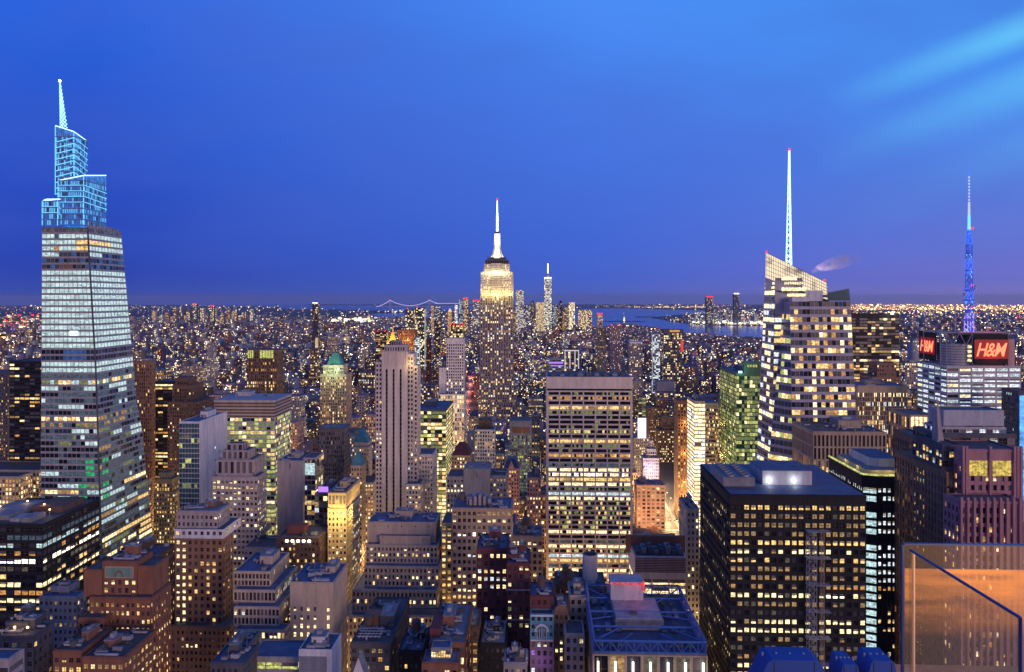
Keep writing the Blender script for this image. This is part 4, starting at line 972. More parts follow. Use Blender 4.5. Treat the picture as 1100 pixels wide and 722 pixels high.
    foot(-380, -322, 545, 645); keep(45, 165, 592, 548)
bluecrown()

# --- centre
b = new('office_tower', 'white travertine slab tower with seven dark window bays and a blank band at the top, centre right', 632, 600, 'travertine', near=True)
gr = {0: 'dark', 1: 'mix', 2: 'dark', 3: 'warm', 4: 'limed', 5: 'dark', 6: 'dark', 7: 'dark', 8: 'mix2', 9: 'dark', 10: 'warm', 11: 'limed', 12: 'dark', 13: 'amber', 14: 'dark', 15: 'dim', 16: 'cream', 17: 'cream2', 18: 'warm', 19: 'cream', 20: 'limed', 21: 'white', 22: 'cream', 23: 'mix2', 24: 'mix2', 25: 'mix2', 26: 'mix2', 27: 'mix2', 28: 'mix2', 29: 'cream', 30: 'dark', 31: 'dim', 32: 'cream', 33: 'mix2', 34: 'white', 35: 'warm', 36: 'dim', 37: 'cream', 38: 'cream'}
def grace(i, j, face=0):
    r_ = 47 - i; k = gr.get(r_, 'mix2'); q = b.rng.random()
    return {'dark': 'dark' if q < .94 else 'limedim', 'mix': 'amber' if q < .35 else 'warmdim' if q < .55 else 'dark', 'warm': 'warm' if q < .7 else 'warmdim', 'lime2': 'lime' if q < .2 else 'limedim' if q < .7 else 'dark',
            'mix2': 'lime' if q < .14 else 'warm' if q < .30 else 'limedim' if q < .5 else 'dark', 'cream': 'cream' if q < .85 else 'dark', 'cream2': 'bright' if q < .2 else 'cream' if q < .85 else 'dusk', 'limed': 'limedim' if q < .6 else 'dark',
            'amber': 'amber' if q < .5 else 'warm' if q < .8 else 'dark', 'dim': 'cooldim' if q < .6 else 'dim' if q < .8 else 'dark', 'white': 'white' if q < .6 else 'cool'}[k]
x0, x1 = xat(587, 600), xat(679.5, 600); zt = zat(632, 405, 600); W = x1 - x0
cm = MB(); cm.box(x0 + .5, x1 - .5, 601.2, 640, 0, zt - 2, 'dark'); cm.build('core', b.root)
sw = MB(); nbig, fl = 7, (zt - 12) / 48
for k in range(nbig + 1):
    c = x0 + .9 + (W - 1.8) * k / nbig; hw = .9 if k in (0, nbig) else .5; sw.box(c - hw, c + hw, 600, 601.4, 0, zt - 12, 'wall_travertine')
for i in range(48): sw.box(x0 + .05, x1 - .05, 600.25, 601.35, i * fl, i * fl + fl * .34, 'wall_travertine')
sw.box(x0, x1, 599.97, 640, zt - 9.5, zt, 'wall_travertine'); sw.box(x0 + .05, x1 - .05, 600.1, 601.3, zt - 12.2, zt - 11, 'wall_travertine'); sw.box(x0 - .02, x0 + .8, 601.3, 640, 0, zt - 9.5, 'wall_travertine'); sw.box(x1 - .8, x1 + .02, 601.3, 640, 0, zt - 9.5, 'wall_travertine')
sw.build('wall', b.root)
for i in range(47, -1, -1):
    q = MB(); z = i * fl
    for k in range(nbig):
        a0 = x0 + .9 + (W - 1.8) * k / nbig + .5; a1 = x0 + .9 + (W - 1.8) * (k + 1) / nbig - .5; state = b.rng.random()
        for s_ in range(5):
            u0, u1 = a0 + (a1 - a0) * s_ / 5, a0 + (a1 - a0) * (s_ + 1) / 5; q.face([(u0 + .06, 601.15, z + fl * .34), (u1 - .06, 601.15, z + fl * .34), (u1 - .06, 601.15, z + fl), (u0 + .06, 601.15, z + fl)], grace(i, s_))
    q.build('window_band', b.root)
r_ = MB(); r_.box(x0 + 1, x1 - 1, 601, 639, zt - .1, zt + .1, 'roof_dark'); ro = r_.build('roof', b.root)
for k in range(9):
    s_ = MB(); a = x0 + 4 + k * (W - 10) / 8.4; s_.box(a, a + b.rng.uniform(3, 6), 603 + (k % 3), 612, zt + .1, zt + b.rng.uniform(1.5, 3.4), 'roof_grey' if k % 2 else 'roof_dark'); s_.build('cooling_unit', ro)
foot(x0, x1, 600, 640); done(b, 632, 405); keep(585, 680, 626, 600)

b = new('office_tower', 'slim white ribbed tower with a dark plant box on its roof, centre, beyond the beige blocks', 521, 800, 'white')
z = T(b, 510, 531.5, 461.5, 800, 22, (2.7, 4, .42, .42, .6, 0, 2), (.25, .35, .1, 'warm')); T(b, 514, 527, 451, 805, 14, (20, 50, .96, .96, .2, 0, 2), (0, 0, 0, 'warm'), z0=z - 1, fit=False, wall='umber'); done(b, 521, 455); keep(510, 532, 508, 800)
b = new('office_tower', 'blue-grey stone tower with a tall green-lit glass grid under an arched red panel, centre', 560, 800, 'blueslate')
z = T(b, 547.5, 571, 452, 800, 26, (2.2, 3.6, .3, .3, .5, 0, 16), (.8, .75, .6, [('limedim', 5), ('cooldim', 4), ('lime', 1)])); s_ = MB(); xa, xb = xat(550, 800), xat(568.5, 800); s_.box(xa, xb, 799.7, 799.95, z - 13, z - 7, 'wall_redbrown')
s_.build('red_panel', b.root); done(b, 560, 455); keep(548, 571, 524, 800)
b = new('chateau_block', 'pink stone block with a pointed gable roof, right of the slim white ribbed tower', 549, 700, 'pink')
z = T(b, 541, 557.5, 503, 700, 22, 'brick', (.4, .4, .2, 'warm')); x0, x1, y0, y1 = b.box; s_ = MB(); s_.pyramid(x0, x1, y0, y1, z, z + 8, 'roof_blue', .5); mx = (x0 + x1) / 2; s_.face([(mx - 3.5, y0 - .3, z - 1), (mx + 3.5, y0 - .3, z - 1), (mx, y0 - .3, z + 7)], 'wall_pink'); s_.face([(mx - 3.5, y0 - .3, z - 1), (mx, y0 - .3, z + 7), (mx, y0 + 5, z + 7)], 'roof_blue'); s_.face([(mx + 3.5, y0 - .3, z - 1), (mx, y0 + 5, z + 7), (mx, y0 - .3, z + 7)], 'roof_blue'); s_.build('gable_roof', b.root); done(b, 549, 495); keep(541, 558, 534, 700)
b = new('masonry_block', 'pink brick block with pale quoins just left of the white travertine slab tower', 574, 640, 'pink')
z = T(b, 566, 581, 513, 640, 20, 'brick', (.35, .4, .2, 'warm'), clutter=2); done(b, 574, 512); keep(566, 581, 547, 640)
b = new('masonry_block', 'tan block with a dark hipped roof, right of the yellow-lit curved office', 495, 700, 'tan')
z = T(b, 485, 505, 489, 700, 22, 'brick', (.4, .5, .2, 'cream')); x0, x1, y0, y1 = b.box; s_ = MB(); s_.pyramid(x0, x1, y0, y1, z, z + 10, 'wall_darkred', .35); s_.build('hipped_roof', b.root); done(b, 495, 480); keep(485, 505, 508, 700)
b = new('masonry_block', 'plain grey stone block with stepped sides and a row of white windows, centre', 512, 560, 'grey')
T(b, 498, 526, 503.5, 560, 24, (30, 90, .95, .97, .2, 0, 3), (0, 0, 0, 'warm'), clutter=2, roof='roof_grey'); T(b, 480, 498, 512, 562, 24, 'brick', (.5, .7, .2, 'cream'), clutter=1); T(b, 526, 544, 511, 562, 24, 'brick', (.4, .4, .2, 'warm'), clutter=2); done(b, 512, 505); keep(480, 544, 536, 560)
b = new('masonry_block', 'cream stone block with rows of bright windows and a cluttered blue roof, centre', 517, 450, 'tan', near=True)
RW2 = {0: ('warmdim', .4), 1: ('cream', .45), 2: ('dim', .3), 3: ('bright', .6), 4: ('dusk', .5), 5: ('dim', .3), 6: ('white', .55), 7: ('dusk', .5), 8: ('warm', .2), 9: ('cream', .5), 10: ('warm', .3), 11: ('cream', .75), 12: ('warm', .7), 13: ('cream', .8), 14: ('warm', .5), 15: ('cream', .5)}
zt = zat(517, 546, 450); T(b, 485.5, 549.5, 546, 450, 26, (3.0, 4.25, .42, .48, .4, 0, 2.2), rowlit(b.rng, RW2, int(round((zt - 2.2) / 4.25))), clutter=6, roof='roof_blue', tank=1)
T(b, 474, 485.3, 562, 456, 22, (3.2, 3.9, .4, .4, .35, 0, 2), (.9, .9, .7, 'warm'), fit=False, wall='gold'); x0, x1, y0, y1 = b.box
s_ = MB(); Xa = lambda p: xat(p, 456)
for k in range(5): s_.box(Xa(504 + k * 5), Xa(504 + k * 5) + 1.6, 456, 464, zt, zt + 4 + (2 - abs(k - 2)) * 1.3, 'wall_lilac')
s_.box(Xa(503), Xa(527), 458, 462, zt, zt + 3.2, 'wall_lilac'); s_.build('roof_parapet', b.root); done(b, 517, 545); keep(474, 550, 655, 450)
b = new('setback_block', 'broad beige stone block rising in five setbacks with rows of small windows, lower centre left', 430, 440, 'beige', near=True)
lt = litfn(b.rng, .35, .35, .07, 'cream', ('dark', 'dark', 'dusk'))
def bb(i, j, face=0): return b.rng.choice(('cream', 'warm')) if b.rng.random() < (.1, .55, .1, .12, .45, .08, .1)[i % 7] * (1 if j % 9 else .3) else b.rng.choice(('dark', 'dark', 'dark', 'dusk', 'blind'))
SB = (2.35, 3.75, .5, .42, .35, 0, 1.6); zz = 0
for k, (pa, pb, py, Yy, dd) in enumerate(((366, 471, 662, 432, 60), (378, 469, 634, 438, 50), (391, 471.5, 608.5, 444, 44), (393, 470, 585.5, 450, 38))):
    T(b, pa, pb, py, Yy, dd, SB, bb, z0=max(0, zz - 1), fit=(k == 0), roof='roof_blue'); zz = b.z1
T(b, 395, 468, 561, 456, 22, (8, 12, .94, .9, .3, 0, 2), (0, 0, 0, 'warm'), z0=zz - 1, fit=False, roof='roof_blue', clutter=6); T(b, 408, 462, 576, 451.5, 5, (8, 12, .94, .9, .3, 0, 2), (0, 0, 0, 'warm'), z0=zz - 1, fit=False, roof='roof_blue')
def bbl(i, j, face=0): return 'cream' if b.rng.random() < (.5 if i > 14 else .15) else b.rng.choice(('dark', 'dark', 'dusk'))
T(b, 417, 473, 661.5, 424, 12, SB, bbl, fit=True); done(b, 430, 565); keep(366, 474, 655, 430); keep(417, 455, 690, 424)
b = new('brick_block', 'dark red brick block with rows of cream windows, left one of an adjoining pair, lower centre', 528, 380, 'darkred', near=True)
T(b, 512, 545, 589, 380, 24, (3.3, 3.9, .5, .5, .3, 0, 3), (.5, .8, .15, [('cream', 4), ('white', 1), ('warm', 1)]), roof='roof_blue', clutter=3, tank=0); done(b, 528, 588); keep(512, 545, 668, 380)
b = new('brick_block', 'dark red brick block with pale string courses and blue roof sheds, right one of an adjoining pair', 556, 360, 'darkred', near=True)
z = T(b, 544.5, 569, 605, 360, 22, (2.9, 3.9, .48, .5, .3, 0, 1.5), (.3, .6, .1, [('cream', 4), ('limedim', 1)]), roof='roof_blue', clutter=6); x0, x1, y0, y1 = b.box; s_ = MB()
for py in (633, 665): s_.box(x0 - .4, x1 + .4, y0 - .6, y0 + .3, zat(556, py, 360) - .5, zat(556, py, 360), 'wall_lilac')
s_.build('string_course', b.root); T(b, 545, 558, 596, 366, 12, 'brick', (0, 0, 0, 'warm'), z0=z - 1, fit=False, roof='roof_blue', clutter=3); done(b, 556, 600); keep(544, 569, 700, 360)
b = new('masonry_block', 'tan stone block with a heavy cornice and blue roof carrying a water tank, beside the white travertine tower', 566, 470, 'tan', near=True)
T(b, 549, 583, 576, 470, 24, (3.6, 4, .42, .4, .5, 0, 3.4), (.3, .5, .15, 'cream'), roof='roof_blue', clutter=7, tank=2); done(b, 566, 575); keep(549, 583, 625, 470)
b = new('ornate_block', 'narrow block with a turquoise arched facade above purple-lit lower floors, bottom centre', 582, 330, 'mint', near=True)
zt = zat(582, 640, 330); T(b, 569.5, 595, 640, 336, 16, (3, 4, .5, .5, .3, 0, 2), (.2, .4, .1, 'warm'), wall='darkred', roof='roof_blue', clutter=2, tank=1)
zm, zl = zat(582, 660, 330), zat(582, 688, 330)
T(b, 569.5, 595, 688, 330, 6, (2.9, 3.9, .5, .45, .3, 0, .8), (.4, .5, .2, [('white', 2), ('purple', 1), ('cream', 1)]), wall='purple', fit=False); T(b, 569.5, 595, 660, 330.1, 6, (2.9, 3.7, .5, .5, .3, 0, 1.2), (.3, .3, .1, [('lime', 1)]), z0=b.z1, wall='teal', fit=False)
s_ = MB(); mx = xat(582, 330)
for k in range(10):
    a0, a1 = math.pi * k / 10, math.pi * (k + 1) / 10
    s_.face([(mx + math.cos(a) * r, 329.5, zl + 4 + math.sin(a) * r * 1.1) for a, r in ((a0, 2.2), (a0, 3.2), (a1, 3.2), (a1, 2.2))], 'wall_white')
for k in range(5): s_.box(mx - 2.2 + k * 1.0, mx - 1.9 + k * 1.0, 329.5, 329.7, zl + .8, zl + 5.6, 'wall_white')
s_.box(mx - 5, mx + 5, 329.2, 330, zm - .7, zm, 'wall_white'); s_.box(mx - 5, mx + 5, 329.2, 330, zl, zl + .6, 'wall_white'); s_.build('arched_window', b.root); LAMPS.append((mx, 326, zl - 9, 260, (.5, .2, 1))); done(b, 582, 645); keep(569, 595, 722, 330)
b = new('masonry_block', 'narrow brown block with a round-arched gable right of the turquoise arched facade', 602, 332, 'brown', near=True)
z = T(b, 595.4, 610.5, 655, 333, 18, 'brick', (.3, .4, .15, 'cream'), roof='roof_blue', clutter=2); s_ = MB(); mx = xat(603, 332)
s_.face([(mx + math.cos(math.pi * k / 12) * 2.8, 332.7, z - .5 + math.sin(math.pi * k / 12) * 3) for k in range(13)], 'wall_brown'); s_.build('gable', b.root); done(b, 602, 652); keep(595, 611, 722, 332)
b = new('masonry_tower', 'narrow beige tower with two columns of dark windows left of the blue trussed roof', 622, 320, 'beige', near=True)
T(b, 612, 633, 640, 346, 18, (2.6, 3.8, .5, .45, .3, 0, 2), (.1, .3, .05, 'cream'), roof='roof_blue', clutter=2); T(b, 607, 628, 681, 322, 14, (2.8, 3.8, .5, .45, .3, 0, 2), (.1, .3, .05, 'cream'), roof='roof_dark', fit=False); done(b, 622, 642); keep(607, 633, 722, 320)
b = new('brick_block', 'dark brown block with a vaulted roof behind the narrow beige tower', 608, 400, 'umber', near=True)
z = T(b, 597, 622, 628, 400, 20, 'brick', (.1, .2, .05, 'warm'), roof='roof_dark', clutter=2, tank=1); s_ = MB(); mx = xat(610, 400)
for k in range(8):
    a0, a1 = math.pi * k / 8, math.pi * (k + 1) / 8; s_.face([(mx + math.cos(a0) * 4.5, 402, z + math.sin(a0) * 3.6), (mx + math.cos(a0) * 4.5, 414, z + math.sin(a0) * 3.6), (mx + math.cos(a1) * 4.5, 414, z + math.sin(a1) * 3.6), (mx + math.cos(a1) * 4.5, 402, z + math.sin(a1) * 3.6)], 'wall_umber')
s_.face([(mx + math.cos(math.pi * k / 8) * 4.5, 402, z + math.sin(math.pi * k / 8) * 3.6) for k in range(9)], 'wall_umber'); s_.build('vaulted_roof', b.root); done(b, 608, 618)
b = new('masonry_block', 'dark flat-roofed block carrying a big pale cylindrical cooling stack, in front of the white travertine tower', 634, 400, 'darkgrey', near=True)
z = T(b, 622.4, 652, 632, 400, 24, 'brick', (.05, .2, .03, 'warm'), roof='roof_dark', clutter=4); s_ = MB(); mx = xat(634, 410); zc = zat(634, 596, 410)
s_.cyl(mx, 412, z - .5, zc, 4.1, 'wall_white', n=28, cap=False); s_.cyl(mx, 412, z, zc, 3.6, 'wall_darkgrey', n=28, cap=False)
for i in range(28):
    a0, a1 = 2 * math.pi * i / 28, 2 * math.pi * (i + 1) / 28; s_.face([(mx + math.cos(a) * r, 412 + math.sin(a) * r, zc) for a, r in ((a0, 3.6), (a0, 4.1), (a1, 4.1), (a1, 3.6))], 'wall_lilac')
s_.cyl(mx, 412, zc - 3, zc - 2.5, 3.5, 'wall_blueslate', n=20); s_.build('cooling_stack', b.root); done(b, 634, 596); keep(622, 645, 625, 400)

# --- bottom centre roofs
b = new('office_block', 'brown brick block with a lit glass rooftop studio and L-shaped blue roof, bottom centre', 478, 300, 'redbrown', near=True)
z = T(b, 453, 492, 712, 300, 12, 'brickw', (.1, .3, .05, 'warm'), roof='roof_blue'); x0, x1, y0, y1 = b.box
z2 = T(b, 463, 484, 696, 304, 7, (2.2, 5.2, .12, .3, .3, 0, 1.2), (1, 1, .95, [('cream', 3), ('warm', 2)]), z0=z - 1, fit=False, wall='blueslate', roof='roof_blue')
z3 = T(b, 461, 499, 690, 313, 40, (2.6, 4.5, .3, .4, .3, 0, 2), (.6, .5, .3, 'cream'), z0=0, fit=True, roof='roof_grey', clutter=5); s_ = MB(); s_.box(xat(463, 322), xat(474, 322), 318, 336, z3 - .3, z3 + 3.4, 'wall_darkred'); s_.build('penthouse', b.root)
done(b, 478, 690); keep(453, 500, 722, 300)
b = new('brick_block', 'narrow dark brown block with a column of paired lit windows, bottom centre', 507, 340, 'umber', near=True)
T(b, 500.5, 513.5, 672, 340, 's517', (2.4, 4, .4, .45, .3, 0, 3), (.5, .8, .25, 'warm'), roof='roof_grey', clutter=1); done(b, 507, 668); keep(500, 514, 722, 340)
b = new('masonry_block', 'low black-walled block with a pale blue roof between brown and dark red brick blocks, bottom centre', 529, 340, 'black', near=True)
T(b, 515, 543.5, 691, 340, 26, 'brick', (0, 0, 0, 'warm'), roof='roof_pale', clutter=5); done(b, 529, 680); keep(515, 543, 722, 340)
b = new('masonry_block', 'small pale roof shed lit orange at the bottom edge right of centre', 555, 290, 'grey', near=True)
T(b, 541, 566, 712, 290, 12, 'brick', (.3, .5, .1, 'amber'), roof='roof_blue', clutter=6); x0, x1, y0, y1 = b.box; LAMPS.append((x1 - 1, y0 + 2, b.z1 + 4, 180, (1, .55, .2))); done(b, 555, 708); keep(541, 566, 722, 290)
b = new('masonry_block', 'dark block with a bright blue cluttered roof left of the lit rooftop studio, bottom edge', 440, 330, 'black', near=True)
T(b, 428, 455, 699, 330, 24, 'brick', (.1, .2, .05, 'warm'), roof='roof_blue', clutter=5, tank=1); done(b, 440, 690); keep(428, 455, 722, 330)
b = new('brick_block', 'dark block with a crowded plant roof of ducts and a lit brown flank, bottom left of centre', 402, 340, 'darkgrey', near=True)
z = T(b, 377, 419, 690, 336, 's440', 'brickw', (.4, .6, .2, 'amber'), roof='roof_dark', clutter=9, tank=1); x0, x1, y0, y1 = b.box; s_ = MB()
for k in range(6): s_.bar((x0 + 3 + k * 1.8, y0 + 3, z + .8), (x0 + 3 + k * 1.8, y0 + 12, z + .8), .3, 'roof_pale', 6)
for k in range(4): s_.bar((x0 + 2, y0 + 3 + k * 2.8, z + 1.3), (x0 + 13, y0 + 3 + k * 2.8, z + 1.3), .25, 'roof_pale', 6)
s_.build('duct', b.root); s_ = MB(); s_.box(x0 + 2, x0 + 9, y0 + 16, y0 + 24, z - .5, z + 5, 'wall_redbrown'); s_.build('penthouse', b.root); done(b, 402, 680); keep(377, 440, 722, 336)
b = new('gabled_house', 'white pointed gable end low at the bottom edge left of centre', 385, 280, 'white', near=True)
s_ = MB(); xa, xb = xat(375, 280), xat(395, 280); za, zc = zat(385, 735, 280), zat(385, 706, 280); mx = (xa + xb) / 2
s_.box(xa, xb, 280, 286, 0, za, 'wall_white'); s_.face([(xa, 280, za), (xb, 280, za), (mx, 280, zc)], 'wall_white'); s_.face([(xa, 286, za), (mx, 286, zc), (xb, 286, za)], 'wall_white'); s_.build('wall', b.root)
s_ = MB(); s_.face([(xa - .3, 279.8, za - .3), (mx, 279.8, zc + .2), (mx, 286, zc + .2), (xa - .3, 286, za - .3)], 'roof_grey'); s_.face([(xb + .3, 279.8, za - .3), (xb + .3, 286, za - .3), (mx, 286, zc + .2), (mx, 279.8, zc + .2)], 'roof_grey'); s_.build('roof', b.root); foot(xa, xb, 280, 286); done(b, 385, 710)

# --- blue trussed roof
def trussed():
    Y = 300; pf0, pf1 = 637, 761; X0, X1 = xat(637, Y), xat(760.5, Y); z1 = zat(699, 689, Y); y2 = Y * (689 - HZ) / (627.5 - HZ)
    b = new('office_block', 'wide office block with blue steel roof trusses, a red-lit penthouse and glowing white facade fins, bottom right of centre', 699, Y, 'tan', near=True)
    b.block(X0, X1, Y, y2, 0, z1 - 5.5, (6.4, 12.5, .16, .12, .8, 0, .6), litfn(b.rng, .9, .4, .3, [('warmdim', 5), ('amber', 2), ('purple', 1), ('dim', 3)]), roof='roof_blue')
    fm = MB()
    for k in range(7):
        xx = X0 + 2 + (X1 - X0 - 4) * k / 6
        for zz in (z1 - 10.5, z1 - 18.5): fm.box(xx - .35, xx + .35, Y - 1.0, Y - .3, zz - 2.6, zz + 2.4, 'strip_white')
    fm.build('facade_light', b.root); g = MB(); zr = z1 - 5.4; m = 'wall_steelblue'; wallmat('wall_steelblue', (.07, .16, .45), .5)
    # perimeter truss girders
    def girder(p, q, n):
        p, q = Vector(p), Vector(q); up = Vector((0, 0, 5))
        g.bar(p + up, q + up, .5, m, 4); g.bar(p + Vector((0, 0, .5)), q + Vector((0, 0, .5)), .4, m, 4)
        for k in range(n):
            a, c_ = p.lerp(q, k / n), p.lerp(q, (k + 1) / n); g.bar(a + Vector((0, 0, .5)), a + up, .2, m, 4); g.bar(a + Vector((0, 0, .5)) if k % 2 else a + up, c_ + up if k % 2 else c_ + Vector((0, 0, .5)), .2, m, 4)
    girder((X0 + .6, Y + .6, zr), (X0 + .6, y2 - .6, zr), 18); girder((X1 - .6, Y + .6, zr), (X1 - .6, y2 - .6, zr), 18); girder((X0 + .6, Y + .6, zr), (X1 - .6, Y + .6, zr), 14); girder((X0 + .6, y2 - .6, zr), (X1 - .6, y2 - .6, zr), 14)
    for t in (.25, .5, .75):
        yy = Y + (y2 - Y) * t; g.bar((X0 + 1, yy, zr + 4.5), (X1 - 1, yy, zr + 4.5), .45, m, 4)
    for s_ in (-1, 1):
        cx = (X0 + X1) / 2; g.bar((cx + s_ * 8, Y + 18, zr + 4), (X0 + 1 if s_ < 0 else X1 - 1, Y + 2, zr + 4.5), .4, m, 4); g.bar((cx + s_ * 8, Y + 40, zr + 4), (X0 + 1 if s_ < 0 else X1 - 1, y2 - 3, zr + 4.5), .4, m, 4)
        g.bar((cx + s_ * 8, Y + 28, zr + 4), (X0 + 1 if s_ < 0 else X1 - 1, Y + 22, zr + 4.5), .3, m, 4); g.bar((cx + s_ * 6, Y + 10, zr + 4), (cx + s_ * 12, Y + 1, zr + 4.5), .4, m, 4)
    g.build('roof_truss', b.root); p = MB()
    for k in range(10):
        for j in range(4):
            if 3 <= k <= 6: continue
            xx = X0 + 3 + k * (X1 - X0 - 6) / 10; yy = Y + 6 + j * 14; h = b.rng.uniform(.6, 2.2); p = MB(); p.box(xx, xx + b.rng.uniform(1.5, 3.2), yy, yy + b.rng.uniform(3, 8), zr + .3, zr + h, b.rng.choice(('roof_blue', 'roof_grey', 'roof_dark'))); p.build('roof_plant', b.root)
    q = MB(); xa, xb = xat(661, 322), xat(713, 322); q.box(xa, xb, 322, 346, zr, zr + 4.5, 'roof_grey'); q.box(xa + .5, xb - .5, 322.5, 345.5, zr + 4.5, zr + 4.8, 'roof_pale'); q.box(xa + 7, xa + 10, 326, 329, zr + 4.8, zr + 5.6, 'roof_dark'); q.build('penthouse', b.root)
    q = MB(); xb2 = xat(691, 342); q.box(xa, xb2, 342, 352, zr + 4.8, zr + 12, 'wall_steel'); q.box(xa - .2, xb2 + .2, 341.8, 352.2, zr + 12, zr + 13, 'wall_steel'); po = q.build('lift_housing', b.root)
    q = MB(); q.box(xa - .3, xb2 + .3, 341.3, 341.7, zr + 12.2, zr + 12.8, 'red'); q.box(xb2 - .2, xb2 + .5, 341, 342, zr + 9.5, zr + 13.8, 'red'); q.build('red_light', po); LAMPS.append((xb2 - 3, 337, zr + 13, 500, (1, .1, .25)))
    foot(X0, X1, Y, y2); done(b, 699, 640); keep(628, 758, 722, Y)
trussed()
b = new('office_block', 'beige louvred block with two rows of cream lit windows above the blue trussed roof', 708, 430, 'travertine', near=True)
zt = zat(708, 598, 430); T(b, 682, 737, 598, 430, 30, (9.6, 4.6, .08, .22, .4, 1, 13), rowlit(b.rng, {0: ('cream', .97), 1: ('cream', .97), 2: ('cream', .97), 3: ('cream', .9)}, int(round((zt - 13) / 4.6)), ('warm',)), roof='roof_dark', clutter=0); x0, x1, y0, y1 = b.box
s_ = MB()
for k in range(9): s_.box(x0 + .3, x1 - .3, y0 - .25, y0 - .1, zt - 9 + k * .95, zt - 8.5 + k * .95, 'wall_umber')
s_.build('louvre', b.root)
for k in range(8):
    s_ = MB(); a = x0 + 1 + k * 3.5; s_.box(a, a + 3, y0 + 4 + (k % 2), y0 + 14, zt - .3, zt + 2 + (k % 3), 'roof_grey' if k % 2 else 'roof_dark'); s_.cyl(a + 1.5, y0 + 8, zt + 2 + (k % 3), zt + 2.7 + (k % 3), 1.1, 'roof_dark', n=12); s_.build('cooling_unit', b.root)
s_ = MB(); s_.box(x0 - 3, x1 + 3, y0 + 18, y0 + 20, zt - 4, zt + 6, 'wall_redbrown'); s_.build('parapet_wall', b.root); done(b, 708, 600); keep(682, 738, 628, 430)
b = new('masonry_tower', 'narrow grey-beige tower squeezed against the left side of the black gridded tower', 744, 470, 'grey', near=True)
T(b, 738, 751, 546, 470, 26, (3, 3.8, .5, .45, .3, 0, 3), (.2, .4, .1, 'cream'), clutter=2); done(b, 744, 546); keep(738, 751, 640, 470)

# --- the black gridded tower
b = new('office_tower', 'black steel tower with a grid of square yellow windows, blue roof and builders hoist, lower right', 857, 325, 'black', near=True)
RB = {0: ('warm', .85), 1: ('warmdim', .7), 2: ('warmdim', .6), 3: ('warmdim', .6), 4: ('warm', .7), 5: ('cream', .5), 6: ('warm', .45), 7: ('warmdim', .7), 8: ('warmdim', .7), 9: ('warm', .4), 10: ('cream', .6), 11: ('warmdim', .3), 12: ('dusk', .6), 13: ('cream', .85), 14: ('cream', .9), 15: ('warmdim', .2), 16: ('dim', .3), 17: ('warmdim', .2), 18: ('cream', .6), 19: ('warm', .5)}
x0, x1 = xat(784, 325), xat(930.5, 325); zt = zat(857, 532, 325); yb = x0 / ratio(752)
nf_ = int(round((zt - 4.5) / 3.82))
SIDE = {}
def jj(i, j, face=0):
    r_ = nf_ - 1 - i; m_, p_ = RB.get(r_, ('warm', .3))
    if face == 3:
        on = SIDE.setdefault((r_, j // 3), b.rng.random() < (.75 if r_ % 4 == 1 or r_ in (2, 11, 16) else .12)); return b.rng.choice(('warm', 'limedim', 'warmdim', 'cream')) if on and b.rng.random() < .85 else 'dark'
    if r_ == 0 and j in (0, 1, 6): return 'dark'
    if r_ == 6 and 9 < j < 15: return 'dark'
    if r_ == 9: return 'amber' if j > 14 else 'dark' if b.rng.random() < .6 else 'warmdim'
    if r_ == 10 and 13 < j < 17: return 'bright'
    return m_ if b.rng.random() < p_ else b.rng.choice(('dark', 'dark', 'warmdim', 'dim', 'dusk'))
b.block(x0, x1, 325, yb, 0, zt, ((x1 - x0) / 20, 3.82, .32, .48, .4, 0, 4.5), jj, roof='roof_blue', wall='black', parapet=.4)
s_ = MB(); xp0, xp1 = xat(832, 344), xat(886, 344); s_.box(xp0 - 6, xp1 - 6.5, 342, 362, zt - .4, zt + 6.5, 'wall_steel'); s_.box(xp0 - 6.2, xp1 - 6.3, 341.8, 362.2, zt + 6.5, zt + 6.9, 'roof_blue'); s_.box(xp1 - 12, xp1 - 8, 348, 350, zt + 6.9, zt + 7.2, 'roof_dark'); po = s_.build('penthouse', b.root)
for fx in (.12, .62):
    q = MB(); xx = xp0 - 6 + (xp1 - xp0) * fx; q.box(xx - .4, xx + .4, 341.3, 341.8, zt + 1.3, zt + 2, 'lamp_white'); q.build('wall_lamp', po); LAMPS.append((xx, 340, zt + 2.5, 420, (.9, .95, 1)))
s_ = MB(); cx0, cx1 = xat(779, 345) - 3, xat(812, 345) - 3; s_.box(cx0, cx1, 336, 362, zt + .9, zt + 4.8, 'roof_grey'); s_.box(cx0 + .6, cx1 - .6, 336.6, 361.4, zt - .5, zt + .9, 'roof_dark')
for k in range(6):
    for j in range(2): s_.cyl(cx0 + (cx1 - cx0) * (.27 + .46 * j), 338.6 + k * 4.2, zt + 4.8, zt + 5.7, 1.7, 'metal', n=14, cap=False); s_.cyl(cx0 + (cx1 - cx0) * (.27 + .46 * j), 338.6 + k * 4.2, zt + 4.8, zt + 5.2, 1.6, 'roof_dark', n=14)
for k in range(8): s_.bar((cx0 + .3, 336 + k * 3.6, zt + 1), (cx0 + .3, 337.8 + k * 3.6, zt + 4.6), .12, 'metal', 4)
s_.build('cooling_tower', b.root)
foot(x0, x1, 325, yb); done(b, 857, 530); keep(752, 930, 722, 325)
